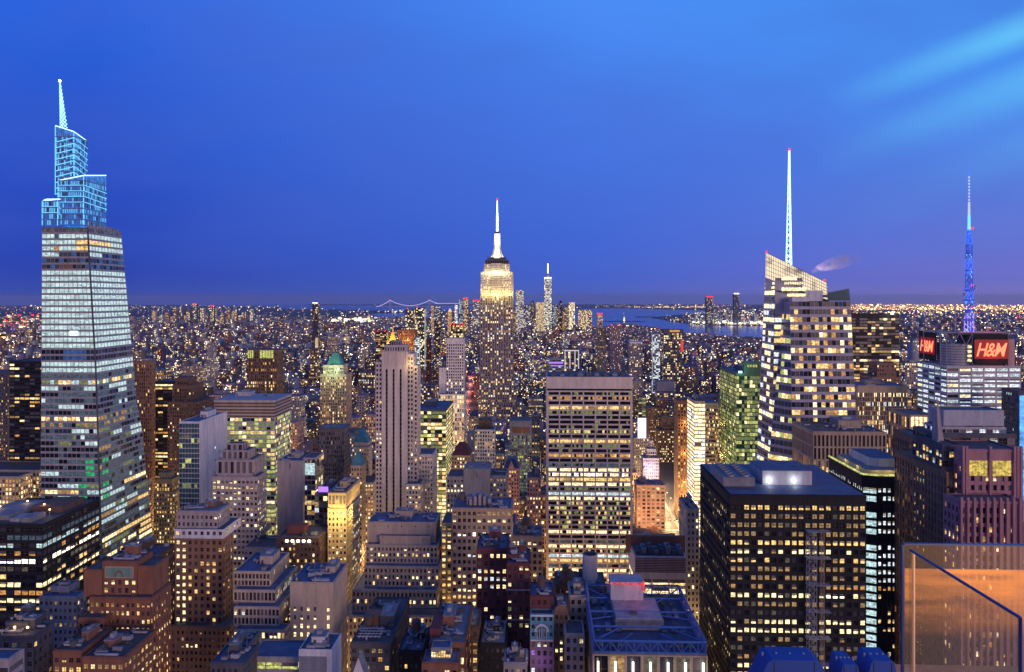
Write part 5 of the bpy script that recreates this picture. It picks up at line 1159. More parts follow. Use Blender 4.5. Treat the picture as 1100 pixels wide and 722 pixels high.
# hoist: lattice mast on the face
hr = empty('builders_hoist', (xat(876, 322), 322, 0), 'steel lattice builders hoist climbing the front of the black gridded tower', 'hoist')
s_ = MB(); h0, h1, h2 = xat(867, 323), xat(881, 323), xat(886, 323); zt2 = zat(876, 575, 323); z = 10
while z < zt2:
    for a, c_ in ((h0, h0 + 3.2),):
        for yy in (320.6, 323.6): s_.bar((a, yy, z), (c_, yy, z + 3), .09, 'metal', 4); s_.bar((c_, yy, z), (a, yy, z + 3), .09, 'metal', 4); s_.bar((a, yy, z), (c_, yy, z), .12, 'metal', 4)
    z += 3
for a in (h0, h0 + 3.2):
    for yy in (320.6, 323.6): s_.bar((a, yy, 0), (a, yy, zt2), .16, 'metal', 4)
s_.build('lattice_mast', hr); s_ = MB(); z = 10
zt3 = zat(883, 568, 323)
for a in (h1, h1 + 1.2):
    for yy in (321.6, 323): s_.bar((a, yy, 0), (a, yy, zt3), .13, 'wall_tan', 4)
while z < zt3 - 2: s_.bar((h1, 321.6, z), (h1 + 1.2, 321.6, z + 1.6), .09, 'wall_tan', 4); s_.bar((h1 + 1.2, 321.6, z + 1.6), (h1, 321.6, z + 3.2), .09, 'wall_tan', 4); z += 3.2
s_.build('guide_mast', hr); s_ = MB()
for k in range(14): s_.box(h0 - .5, h1 + 4, 321, 324.5, 12 + k * 11.4, 12.2 + k * 11.4, 'metal')
s_.build('platform', hr)

# --- green glass tower
b = new('office_tower', 'green glass tower with lime-lit floors left of the crystalline white tower', 800, 740, 'greenmetal' if 0 else 'darkgrey')
wallmat('wall_green', (.03, .13, .06), .4)
WALLC['green'] = (.03, .13, .06)
x0, x1 = xat(791, 740), xat(817, 740); yb = x0 / ratio(773); zt = zat(804, 401, 740)
b.block(x0, x1, 740, yb, 0, zt, (2.6, 3.95, .06, .22, .2, 1, 3), litfn(b.rng, .75, .8, .3, 'green', ('greenglass', 'greenglass', 'limedim')), wall='green', corem='greenglass', clutter=3, roof='roof_blue')
s_ = MB()
for k in range(4): s_.box(x0 + 12 + k * 2.6, x0 + 13.7 + k * 2.6, 744, 744.3, zt + 6 - .3, zt + 8, 'lime')
s_.box(x0 + 9, x0 + 26, 744.3, 752, zt - .5, zt + 11, 'wall_green'); s_.build('roof_sign', b.root); s_ = MB(); s_.box(x0 + 2.5, x0 + 6, 741, 742, zt, zt + 2, 'led_pale'); s_.build('roof_lamp', b.root)
LAMPS.append((x0 + 4, 738, zt + 3, 3500, (.4, .75, 1))); foot(x0, x1, 740, yb); done(b, 795, 395); keep(772, 817, 496, 740)

# --- crystalline tower with the tall white spire
def crystal():
    root = empty('crystal_skyscraper', (xat(868, 560), 565, 0), 'crystalline white glass skyscraper with slanted lit roof screens and a tall pale spire, right', 'skyscraper'); HERO.append((868, 320, root['label']))
    rng = random.Random(11); SL['m'] = wallmat('wall_crystal', (.35, .35, .47), .3)
    wall = MB(); bands = []
    def px_line(pa, ya, pb, yb_, Y):      # corner line through two seen points on the plane Y
        za, zb = zat(pa, ya, Y), zat(pb, yb_, Y); xa, xb = xat(pa, Y), xat(pb, Y)
        return lambda z: (xa + (xb - xa) * (z - za) / (zb - za), Y)
    def lit(r, t, f):
        top = {0: 0, 1: .1, 2: .75, 3: .7, 4: .4, 5: .6, 6: .6, 7: .25, 8: .5, 9: .3, 10: .3}
        if f == 2:   # front, lower volume
            p = top.get(r, .42)
            return rng.choice(('warm', 'warm', 'cream', 'warmdim', 'amber')) if rng.random() < p else rng.choice(('dark', 'dusk', 'blueglass', 'dusk'))
        if f == 3:   # left facet of the lower volume
            p = .85 if r % 5 in (0, 3) or r > 28 else .12
            return rng.choice(('warm', 'cream', 'lime')) if rng.random() < p else rng.choice(('dusk', 'blueglass'))
        if f == 4: return rng.choice(('cream', 'white', 'cream')) if rng.random() < (.8 if r % 2 == 0 or r > 22 else .3) else rng.choice(('dusk', 'blueglass'))
        p = .6; return rng.choice(('cream', 'white', 'warm')) if rng.random() < p and t < (.1 if r < 9 else .5) else rng.choice(('dusk', 'blind', 'blueglass'))
    Y1, Y2_ = 560, 545
    # rear tall volume
    L1, R1 = px_line(829, 490, 832.5, 300, Y1), px_line(906, 490, 889, 306, Y1); L0 = px_line(813, 490, 822, 300, 590)
    zt = zat(850, 312, Y1)
    bands += slabface(None, wall, L1, R1, 0, zt, 52, 12, (0, -1), lit, .36, .3, 1, .06)
    bands += slabface(None, wall, L0, L1, 0, zt, 52, 4, (-.92, -.38), lit, .36, .3, 4, .08)
    zz = [0, zt]
    def vol(Lf, Rf, y0, y1, zl, zr, m_, name):
        q = MB(); a0, a1, b0, b1 = Lf(0)[0] + .2, Rf(0)[0] - .2, Lf(zl)[0] + .2, Rf(zr)[0] - .2
        q.face([(a0, y0 + .2, 0), (a1, y0 + .2, 0), (b1, y0 + .2, zr), (b0, y0 + .2, zl)], m_); q.face([(a1, y0 + .2, 0), (a1, y1, 0), (b1, y1, zr), (b1, y0 + .2, zr)], m_); q.face([(a0, y1, 0), (a0, y0 + .2, 0), (b0, y0 + .2, zl), (b0, y1, zl)], m_)
        q.face([(a1, y1, 0), (a0, y1, 0), (b0, y1, zl), (b1, y1, zr)], m_); q.face([(b0, y0 + .2, zl), (b1, y0 + .2, zr), (b1, y1, zr), (b0, y1, zl)], 'roof_grey'); q.build(name, root)
    q = MB(); Z = lambda f, z: (f(z)[0] + .25, f(z)[1] + .25)
    for fa_, fb_ in ((L0, L1), (L1, R1), (R1, lambda z: (R1(z)[0], 606)), (lambda z: (R1(z)[0], 606), lambda z: (L0(z)[0] + 10, 606)), (lambda z: (L0(z)[0] + 10, 606), L0)): [q.face([(*Z(fa_, zt * s / 16), zt * s / 16), (*Z(fb_, zt * s / 16), zt * s / 16), (*Z(fb_, zt * (s + 1) / 16), zt * (s + 1) / 16), (*Z(fa_, zt * (s + 1) / 16), zt * (s + 1) / 16)], 'wall_crystal') for s in range(16)]
    q.face([(*Z(f_, zt), zt) for f_ in (L0, L1, R1, lambda z: (R1(z)[0], 606), lambda z: (L0(z)[0] + 10, 606))], 'roof_grey'); q.build('rear_volume', root)
    RX = px_line(862, 490, 862, 306, Y1); zu = zat(840, 298.5, Y1)
    def litu(r, t, f): return ('cream' if (r % 2 == 1 and t > .3) or (f == 4) else 'wall_crystal') if f in (4, 5) else 'dusk'
    bands += slabface(None, wall, lambda z: (L1(z)[0], Y1 - .25), lambda z: (RX(z)[0], Y1 - .25), zt, zu, 3, 9, (0, -1), litu, .42, .2, 5, .06); bands += slabface(None, wall, lambda z: (L0(z)[0] - .1, 590), lambda z: (L1(z)[0] - .1, Y1), zt, zu, 3, 4, (-.92, -.38), litu, .42, .3, 4, .08)
    q = MB(); q.box(L1(zu)[0] + .3, RX(zu)[0], Y1 + .1, 585, zt - .2, zu, 'wall_crystal'); q.build('upper_volume', root)
    # lower front volume
    L2, R2 = px_line(851, 470, 848.5, 330, Y2_), px_line(921.5, 490, 914, 330, Y2_); z2 = zat(882, 324, Y2_)
    bands += slabface(None, wall, L2, R2, 0, z2, 46, 17, (0, -1), lit, .37, .3, 2, .07); vol(L2, R2, Y2_, Y2_ + 30, z2, z2, 'wall_crystal', 'front_volume')
    L3 = px_line(826, 490, 840, 335, Y1); zf = zat(840, 338, Y2_)
    bands += slabface(None, wall, lambda z: (min(L3(z)[0], L2(z)[0] - .2), Y1 - 1), lambda z: (L2(z)[0], Y2_), 0, zf, 43, 9, (-.3, -.95), lit, .36, .3, 3, .07)
    wall.build('wall', root)
    bands = sorted(bands, key=lambda t: -t[0])
    rest = MB()
    for k, (_, q) in enumerate(bands):
        if k < 100: q.build('window_band', root)
        else:
            b0 = len(rest.v); rest.v += q.v
            for f, mi in zip(q.f, q.m): rest.f.append(tuple(b0 + i for i in f)); rest.m.append(rest.mi(q.mats[mi]))
    rest.build('window_band', root, kind='stuff')
    # slanted lit screens
    s_ = MB(); Xp = lambda p, Y: xat(p, Y)
    m, nt_, b_ = newmat('screen_glass'); b_.inputs['Base Color'].default_value = (.3, .3, .35, 1); b_.inputs['Emission Color'].default_value = (1, .82, .5, 1)
    g = N(nt_, 'ShaderNodeNewGeometry'); n = N(nt_, 'ShaderNodeTexNoise'); n.inputs['Scale'].default_value = .09; n.inputs['Detail'].default_value = 3; nt_.links.new(g.outputs['Position'], n.inputs[0]); nt_.links.new(M_(nt_, 'MULTIPLY_ADD', n.outputs[0], 5.5, -1.7, clamp=True), b_.inputs['Emission Strength']); m.cycles.emission_sampling = 'NONE'
    A = [(822.5, 298), (889, 322), (888, 304), (823, 271.5)]
    def panel(P, Y, mt, th=.5):
        f = [(Xp(p, Y), Y, zat(p, y, Y)) for p, y in P]; bk = [(x, y + th, z) for x, y, z in f]
        s_.face(f, mt); s_.face(bk[::-1], mt)
        for i in range(4): j = (i + 1) % 4; s_.face([f[i], bk[i], bk[j], f[j]], mt)
    panel(A, Y1 - .2, 'screen_glass'); s_.build('roof_screen', root, 'slanted lit glass roof screen'); s_ = MB()
    panel([(889, 323), (913.5, 323), (912, 310), (889.5, 314.5)], Y2_ + 2, 'tealglass'); s_.build('roof_screen', root, 'small dark glass roof screen'); s_ = MB()
    # inner face below the screen: recessed white core with lit rooms
    panel([(832.6, 338), (866, 338), (866, 322), (832.6, 313)], Y1 - .8, 'wall_crystal'); s_.build('rear_wall', root)
    s_ = MB()
    for a, c_, ya, yb_ in ((840, 856, 297.5, 301), (840, 861, 309, 312.5), (862, 866, 309, 312.5), (846, 868, 315.5, 318.5)): panel([(a, yb_), (c_, yb_), (c_, ya), (a, ya)], Y1 - 1.6, 'cream')
    s_.build('lit_room', root); s_ = MB()
    panel([(851, 328), (869, 328), (869, 319), (851, 319)], Y2_ + 4, 'wall_white', 8); panel([(869, 323.5), (884, 323.5), (884, 312), (869, 312)], Y2_ + 6, 'wall_white', 8); s_.build('roof_plant', root)
    s_ = MB()
    for k in range(27):
        p = 823.5 + k * 2.45; yb_, yt_ = 298 + (p - 822.5) * .36, 271.5 + (p - 823) * .5; s_.bar((Xp(p, Y1), Y1 - .6, zat(p, yb_, Y1)), (Xp(p, Y1), Y1 - .6, zat(p, yt_, Y1)), .14, 'wall_darkgrey', 4)
    for t in (.12, .3, .48, .65, .82, 1): s_.bar((Xp(822.7, Y1), Y1 - .6, zat(822.5, 298 - 26.5 * t, Y1)), (Xp(889, Y1), Y1 - .6, zat(889, 322 - 18 * t, Y1)), .14, 'wall_darkgrey', 4)
    s_.build('screen_frame', root); s_ = MB()
    for p, y in ((823.5, 270.5), (886, 301)): s_.box(Xp(p, Y1) - .5, Xp(p, Y1) + .5, Y1 - .5, Y1 + .5, zat(p, y, Y1) - .6, zat(p, y, Y1) + .6, 'lamp_red')
    s_.build('aviation_lamp', root)
    # spire
    s_ = MB(); cx, cy = Xp(848, 575), 575; zb, ztp = zat(848, 284, 575) - 12, zat(848, 162, 575)
    def rr(z): return interp([(zb, 2.7), (zb + (ztp - zb) * .55, 1.3), (zb + (ztp - zb) * .82, .7), (ztp, .4)], z)
    for i in range(3):
        a = i * 2.094 + .5; zs = [zb + (ztp - zb) * k / 8 for k in range(9)]
        for za, zc in zip(zs, zs[1:]): s_.bar((cx + rr(za) * math.cos(a), cy + rr(za) * math.sin(a), za), (cx + rr(zc) * math.cos(a), cy + rr(zc) * math.sin(a), zc), .42, 'led_pale', 5)
    z = zb
    while z < ztp - 4:
        for i in range(3):
            a, c_ = i * 2.094 + .5, (i + 1) * 2.094 + .5; s_.bar((cx + rr(z) * math.cos(a), cy + rr(z) * math.sin(a), z), (cx + rr(z + 4) * math.cos(c_), cy + rr(z + 4) * math.sin(c_), z + 4), .3, 'led_cyan' if rng.random() < .5 else 'led_pale', 4)
        z += 4
    s_.build('spire', root); s_ = MB(); s_.cyl(cx, cy, ztp, ztp + 1.8, .8, 'lamp_red', n=8); s_.build('aviation_lamp', root)
    foot(Xp(815, Y1) - 4, Xp(921, Y2_) + 2, 543, 606); keep(815, 921, 452, 543)
crystal()
# steam
m = bpy.data.materials.new('steam'); m.use_nodes = True; nt = m.node_tree; nt.nodes.clear(); o_ = N(nt, 'ShaderNodeOutputMaterial'); pv = N(nt, 'ShaderNodeVolumePrincipled'); pv.inputs['Color'].default_value = (.95, .85, .95, 1)
g = N(nt, 'ShaderNodeTexCoord'); n = N(nt, 'ShaderNodeTexNoise'); n.inputs['Scale'].default_value = .16; n.inputs['Detail'].default_value = 4; nt.links.new(g.outputs['Object'], n.inputs[0]); sx = N(nt, 'ShaderNodeSeparateXYZ'); nt.links.new(g.outputs['Object'], sx.inputs[0]); nt.links.new(M_(nt, 'MULTIPLY', M_(nt, 'MULTIPLY_ADD', n.outputs[0], .9, -.34, clamp=True), M_(nt, 'MULTIPLY_ADD', sx.outputs[0], -.021, 1.0, clamp=True)), pv.inputs['Density']); nt.links.new(pv.outputs[0], o_.inputs['Volume'])
s_ = MB(); ox, oy = xat(872, 575), 575; LAMPS.append((xat(880, 570), 566, zat(880, 300, 570), 26000, (1, .72, .8)))  # unseen pink lamp added in place of city glow on the steam
prev = None; rings = []
for k in range(10):
    t = k / 10; px, py = 872 + 60 * t, 292 - 17 * t ** .7; c = Vector((xat(px, 575), 575 + 6 * t, zat(px, py, 575))); r = 1.5 + 5.0 * math.sin(min(1, t * 1.4) * math.pi / 2) * (1 - t ** 4) + .05
    rings.append([(c.x - ox, c.y - oy + r * math.cos(a) * .9, c.z + r * math.sin(a)) for a in [i * math.pi / 6 for i in range(12)]])
v_ = [p for r_ in rings for p in r_]; f_ = [(k * 12 + i, k * 12 + (i + 1) % 12, (k + 1) * 12 + (i + 1) % 12, (k + 1) * 12 + i) for k in range(9) for i in range(12)] + [tuple(reversed(range(12))), tuple(range(108, 120))]
me = bpy.data.meshes.new('steam'); me.from_pydata(v_, [], f_); me.materials.append(m); so = bpy.data.objects.new('steam', me); COL.objects.link(so); so.location = (ox, oy, 0); tag(so, 'thin pinkish steam plume drifting right from the slanted roof', 'steam', kind='stuff')

# --- bright slanted office and brown tower beside the avenue
b = new('office_tower', 'office tower with a dazzling white lit corner bay left of the green glass tower', 758, 780, 'cream')
x0, xm, x1 = xat(746, 780), xat(757.5, 780), xat(772, 780); zt = zat(758, 431, 780); yb = x0 / ratio(738)
b.block(x0, xm, 780, yb, 0, zt, (4, 4, .05, .3, .3, 1, 3), litfn(b.rng, 1, .95, .9, [('cream', 4), ('bright', 2), ('white', 1)]), clutter=1); b.block(xm + .1, x1, 780.5, 820, 0, zt - 2, (1.3, 4, .12, .42, .3, 1, 6), litfn(b.rng, .5, .5, .3, 'warm'), clutter=2, roof='roof_blue')
foot(x0, x1, 780, yb); done(b, 758, 432); keep(738, 772, 525, 780)
b = new('brown_tower', 'slender brown tower with orange-lit vertical piers left of the dazzling white corner bay', 734, 890, 'brown')
T(b, 728, 740, 430, 890, 24, (3.3, 3.8, .5, .3, .6, 0, 5), (.6, .5, .3, 'amber'), clutter=2); done(b, 734, 430); keep(728, 740, 552, 890)
for z_ in (40, 75, 110): LAMPS.append((xat(738, 880), 884, z_, 8000, (1, .45, .12)))
b = new('masonry_tower', 'dark brown stepped tower with battlements left of the slender brown tower', 716, 1180, 'umber')
z = T(b, 707, 727, 462, 1180, 26, 'brick', (.4, .4, .15, 'cream')); T(b, 710, 724, 448, 1184, 16, 'piers', (.1, .2, .05, 'warm'), z0=z - 1, fit=False, clutter=1); done(b, 716, 450); keep(707, 728, 505, 1180)
b = new('masonry_tower', 'tan brown block behind the dark battlemented tower with pale penthouse', 708, 1260, 'brown')
z = T(b, 697, 719, 438, 1260, 30, 'brick', (.5, .5, .2, 'warm')); T(b, 705, 718, 428, 1264, 16, 'brick', (.1, .1, .1, 'warm'), z0=z - 1, fit=False); done(b, 708, 432); keep(697, 720, 452, 1260)
b = new('office_block', 'pale lilac box building with a blank top, centre right, above the tan brown block', 716, 1400, 'lilac')
T(b, 706, 725, 410, 1400, 30, (4, 4, .2, .4, .3, 1, 18), (.5, .4, .2, 'warm'), roof='roof_blue'); done(b, 716, 411); keep(706, 725, 425, 1400)
b = new('art_deco_block', 'small floodlit pink-white stepped tower in front of the battlemented tower', 700, 920, 'white')
z = T(b, 691, 708, 492, 920, 20, 'brick', (.4, .4, .2, 'warm')); z = T(b, 695, 705, 482, 923, 12, 'piers', (.1, .2, .1, 'warm'), z0=z - 1, fit=False); T(b, 698, 702, 473, 925, 6, 'piers', (0, 0, 0, 'warm'), z0=z - 1, fit=False); LAMPS.append((xat(700, 905), 905, zat(700, 505, 920), 14000, (.9, .65, 1))); done(b, 700, 480); keep(691, 708, 512, 920)
b = new('billboard_block', 'grey block carrying a tall glowing violet-white screen right of the white travertine tower', 688, 1000, 'grey')
z = T(b, 681, 697, 470, 1000, 24, 'brick', (.3, .3, .2, 'cream')); s_ = MB(); s_.box(xat(685, 998), xat(694, 998), 997, 998, z - .5, zat(689, 449, 998), 'screen_violet' if 'screen_violet' in MATS else emit('screen_violet', (.8, .7, 1), 1.6)); s_.build('screen', b.root); done(b, 688, 455); keep(681, 697, 500, 1000)
b = new('masonry_block', 'rose brown classical block with six window bays facing the bright avenue junction', 699, 840, 'pink', near=True)
T(b, 684, 714.5, 521, 840, 26, (5.3, 4.2, .4, .4, .5, 0, 3), (.6, .5, .3, 'warm'), roof='roof_blue', clutter=3); done(b, 699, 520); keep(684, 715, 567, 840); keep(712, 738, 574, 826); LAMPS.append((xat(690, 830), 824, 14, 6000, (1, .6, .3)))

# --- towers standing between the white travertine tower and the bay
b = new('residential_tower', 'dark tower with an orange lit top and a red lit flank below the bay, centre right', 724, 1500, 'darkgrey')
z = T(b, 713, 734.5, 354, 1500, 26, (3.2, 4.2, .3, .35, .2, 1, 8), (.6, .45, .25, [('cream', 4), ('warm', 3), ('white', 1), ('warmdim', 3)])); x0, x1, y0, y1 = b.box; s_ = MB(); s_.box(x0 + 12, x1 - 8, y0 - .6, y0 - .1, z - 5, z - 1, 'amber'); s_.build('lit_crown', b.root)
s_ = MB(); s_.box(x1 - 6, x1 - 1, y0 - .6, y0 - .1, z - 44, z - 22, 'red'); s_.build('red_light', b.root); done(b, 724, 356); keep(713, 735, 405, 1490)
b = new('residential_tower', 'brown tower topped by red lamps between the white travertine tower and the bay', 662, 1900, 'purple')
z = T(b, 655.5, 668, 350, 1900, 24, 'brick', (.5, .4, .2, 'mixed')); x0, x1, y0, y1 = b.box; s_ = MB()
for xx in (x0 + 2, x1 - 6): s_.box(xx, xx + 4, y0 - .8, y0 + 2, z, z + 2.6, 'lamp_red')
s_.build('aviation_lamp', b.root); done(b, 662, 352); keep(655, 668, 395, 1890)
b = new('office_block', 'flat-topped block with a violet lit cornice left of the dark orange-topped tower', 683, 1700, 'lilac')
z = T(b, 676, 690, 367, 1700, 26, 'grid', (.5, .4, .2, 'mixed')); x0, x1, y0, y1 = b.box; s_ = MB(); s_.box(x0 + .5, x1 - .5, y0 - .6, y0 - .1, z - 4, z - .5, 'led_purple_soft' if 'led_purple_soft' in MATS else emit('led_purple_soft', (.6, .45, .9), .5)); s_.build('cornice_light', b.root); done(b, 683, 368); keep(676, 690, 400, 1690)
b = new('residential_tower', 'slim tower full of white lit windows just left of the dark orange-topped tower', 705, 1750, 'white')
T(b, 701.5, 709, 359, 1750, 20, 'glass', (.8, .6, .4, 'white')); done(b, 705, 360); keep(701, 709, 400, 1740)
b = new('office_block', 'grey block with a violet neon band and a white lit frame behind the white travertine tower', 606, 1350, 'blueslate')
T(b, 587, 606, 385, 1350, 24, 'ribbon', (.3, .4, .15, 'cool')); x0, x1, y0, y1 = b.box; z = b.z1; s_ = MB(); s_.box(x0 + 4, x1 - 2, y0 - .8, y0 - .3, z - 9, z - 7, 'led_purple'); s_.box(x0 + 8, x1 - 2, y0 - .8, y0 - .3, z - 14, z - 12.6, 'led_purple'); s_.build('neon_band', b.root)
T(b, 606.5, 622, 377, 1350, 24, 'glass', (.3, .4, .15, 'mixed'), fit=True); x0, x1, y0, y1 = b.box; z = b.z1; s_ = MB()
for xx in (x0, x0 + 9, x0 + 18, x1 - 1.5): s_.box(xx, xx + 1.4, y0 - 1.2, y0 - .4, z - 32, z, 'strip_soft' if 'strip_soft' in MATS else emit('strip_soft', (.9, .8, .9), .8))
s_.box(x0, x1, y0 - 1.25, y0 - .35, z, z + 1.6, 'strip_soft'); s_.build('lit_frame', b.root); done(b, 606, 380); keep(587, 622, 402, 1340)

# --- right side
b = new('masonry_block', 'square brown block with a grid of tall stone piers and an amber lit floor, right', 912, 480, 'tan', near=True)
x0, x1 = xat(873.5, 480), xat(952, 480); yb = x0 / ratio(851); zt = zat(912, 464, 480)
def mm(i, j, face=0):
    n_ = max(1, int(round((zt - 2) / 8.4)))
    return ('warm' if b.rng.random() < .75 else 'amber') if (n_ - 1 - i) == 2 and b.rng.random() < .9 else b.rng.choice(('dark', 'dark', 'dusk', 'warmdim') if (n_ - 1 - i) > 1 else ('dark', 'dusk'))
b.block(x0, x1, 480, yb, 0, zt, (2.6, 8.4, .42, .14, .7, 0, 2.2), mm, roof='roof_dark', clutter=7); foot(x0, x1, 480, yb); done(b, 905, 462); keep(851, 952, 490, 480)
b = new('corner_tower', 'black tower dotted with small bright white windows and a floodlit roof edge, right', 960, 380, 'black', near=True)
x0, x1 = xat(942.5, 380), xat(989, 380); yb = x0 / ratio(903); zt = zat(965, 512, 380)
pts = [(x0 + 0, 380), (x1, 380), (x1, yb), (x0 - 6.5, yb), (x0 - 6.5, 382.6)]
def nn(i, j, face=0):
    r_ = int(round((zt - 6) / 4.1)) - 1 - i
    if face == 4: return 'cool' if r_ not in (2, 6) else 'dark'
    if face == 0 and r_ in (2, 6): return 'dark'
    p = .9 if r_ < 12 else .35; m_ = 'white' if r_ < 12 else 'warm'
    if r_ == 12: m_, p = 'amber', .8
    return m_ if b.rng.random() < p else 'dark'
b.poly(pts, 0, zt, (2.3, 4.1, .42, .5, .3, 0, 6), nn, roof='roof_grey', faces=(0, 3), parapet=.6)
Lc = math.hypot(6.5, 2.6); uc = (6.5 / Lc, -2.6 / Lc); b.facade((x0 - 6.5, 382.6), uc, Lc, 0, zt, (Lc, 4.1, .14, .34, .06, 1, 6), nn, 4, relief=False)
s_ = MB(); s_.prism([(x0 + 1.5, 384), (x1 - 2, 384), (x1 - 2, yb - 3), (x0 - 3.5, yb - 3), (x0 - 3.5, 385.5)], zt - .5, zt + 2.2, 'wall_gold', True, 'roof_grey'); ro = s_.build('roof_terrace', b.root); s_ = MB()
s_.prism([(x0 + 6, 392), (x1 - 5, 392), (x1 - 5, yb - 8), (x0 + 2, yb - 8), (x0 + 2, 395)], zt + 2, zt + 6.5, 'wall_steel', True, 'roof_blue'); s_.build('penthouse', ro); s_ = MB()
s_.prism([(x0 - .2, 379.6), (x1 + .3, 379.6), (x1 + .3, 381), (x0 + .5, 381)], zt + .2, zt + .9, 'lime'); s_.prism([(x0 - 6.9, 382.4), (x0 - .2, 379.6), (x0 + .3, 381), (x0 - 6, 383.4)], zt + .2, zt + .9, 'lime'); s_.prism([(x0 - 6.9, 382.5), (x0 - 6, 383.5), (x0 - 6, yb), (x0 - 6.9, yb)], zt + .2, zt + .9, 'lime'); s_.build('cornice_light', b.root)
for fx in (0, .33, .66, 1): LAMPS.append((x0 + 1 + (x1 - x0 - 2) * fx, 381.5, zt + 2.5, 200, (1, .88, .4)))
for yy in (395, 410): LAMPS.append((x0 - 5, yy, zt + 2.5, 200, (1, .88, .4)))
foot(x0 - 7, x1, 380, yb); done(b, 955, 505); keep(903, 989, 722, 380)
b = new('office_tower', 'beige tower of thin vertical fins with some warm lit floors, right of the crystalline tower', 948, 640, 'tan')
x0, x1 = xat(921.5, 640), xat(975, 640); zt = zat(948, 414.5, 640); T(b, 921.5, 975, 414.5, 640, 30, (1.35, 3.9, .3, .16, .5, 0, 6), (.6, .5, .15, [('warm', 3), ('cream', 3), ('white', 1), ('amber', 1)]), roof='roof_blue', clutter=3); done(b, 948, 415); keep(921, 975, 490, 640)
b = new('masonry_block', 'brown stepped stone tower top showing above the finned beige tower', 953, 780, 'brown'); z = T(b, 937, 968, 405, 780, 30, 'brick', (.3, .4, .2, 'cream')); T(b, 942, 963, 390, 785, 20, 'brick', (.1, .3, .1, 'cream'), z0=z - 1, fit=False); done(b, 953, 392); keep(937, 969, 413, 780)
b = new('slab_tower', 'dark blue-black glass slab tower with a white roof beacon, right of the crystalline tower', 940, 1000, 'black'); z = T(b, 915, 966, 337, 1000, 30, (5, 3.9, .04, .3, .2, 1, 6), (.35, .7, .12, [('cream', 2), ('warmdim', 4), ('warm', 2)]), corem='blueglass'); s_ = MB(); s_.cyl(xat(958, 1000), 999, z - 1, z + 2.5, 2, 'bright', n=10); s_.build('beacon', b.root); LAMPS.append((xat(958, 1000), 995, z + 3, 5000, (1, 1, 1))); done(b, 940, 338); keep(915, 966, 388, 1000)
b = new('masonry_tower', 'beige stone building with a floodlit top storey left of the pink stepped tower', 990, 500, 'tan'); T(b, 977, 1003, 446, 500, 30, (3.6, 9, .4, .25, .5, 0, 2), (.5, .7, .3, 'warm')); s_ = MB(); x0, x1, y0, y1 = b.box
for k in range(6): s_.box(x0 + 1 + k * 2.7, x0 + 2.9 + k * 2.7, y0 - .25, y0 - .05, b.z1 - 7.5, b.z1 - 1.2, 'cream')
s_.build('lit_gallery', b.root); done(b, 988, 448); keep(977, 985, 500, 500)

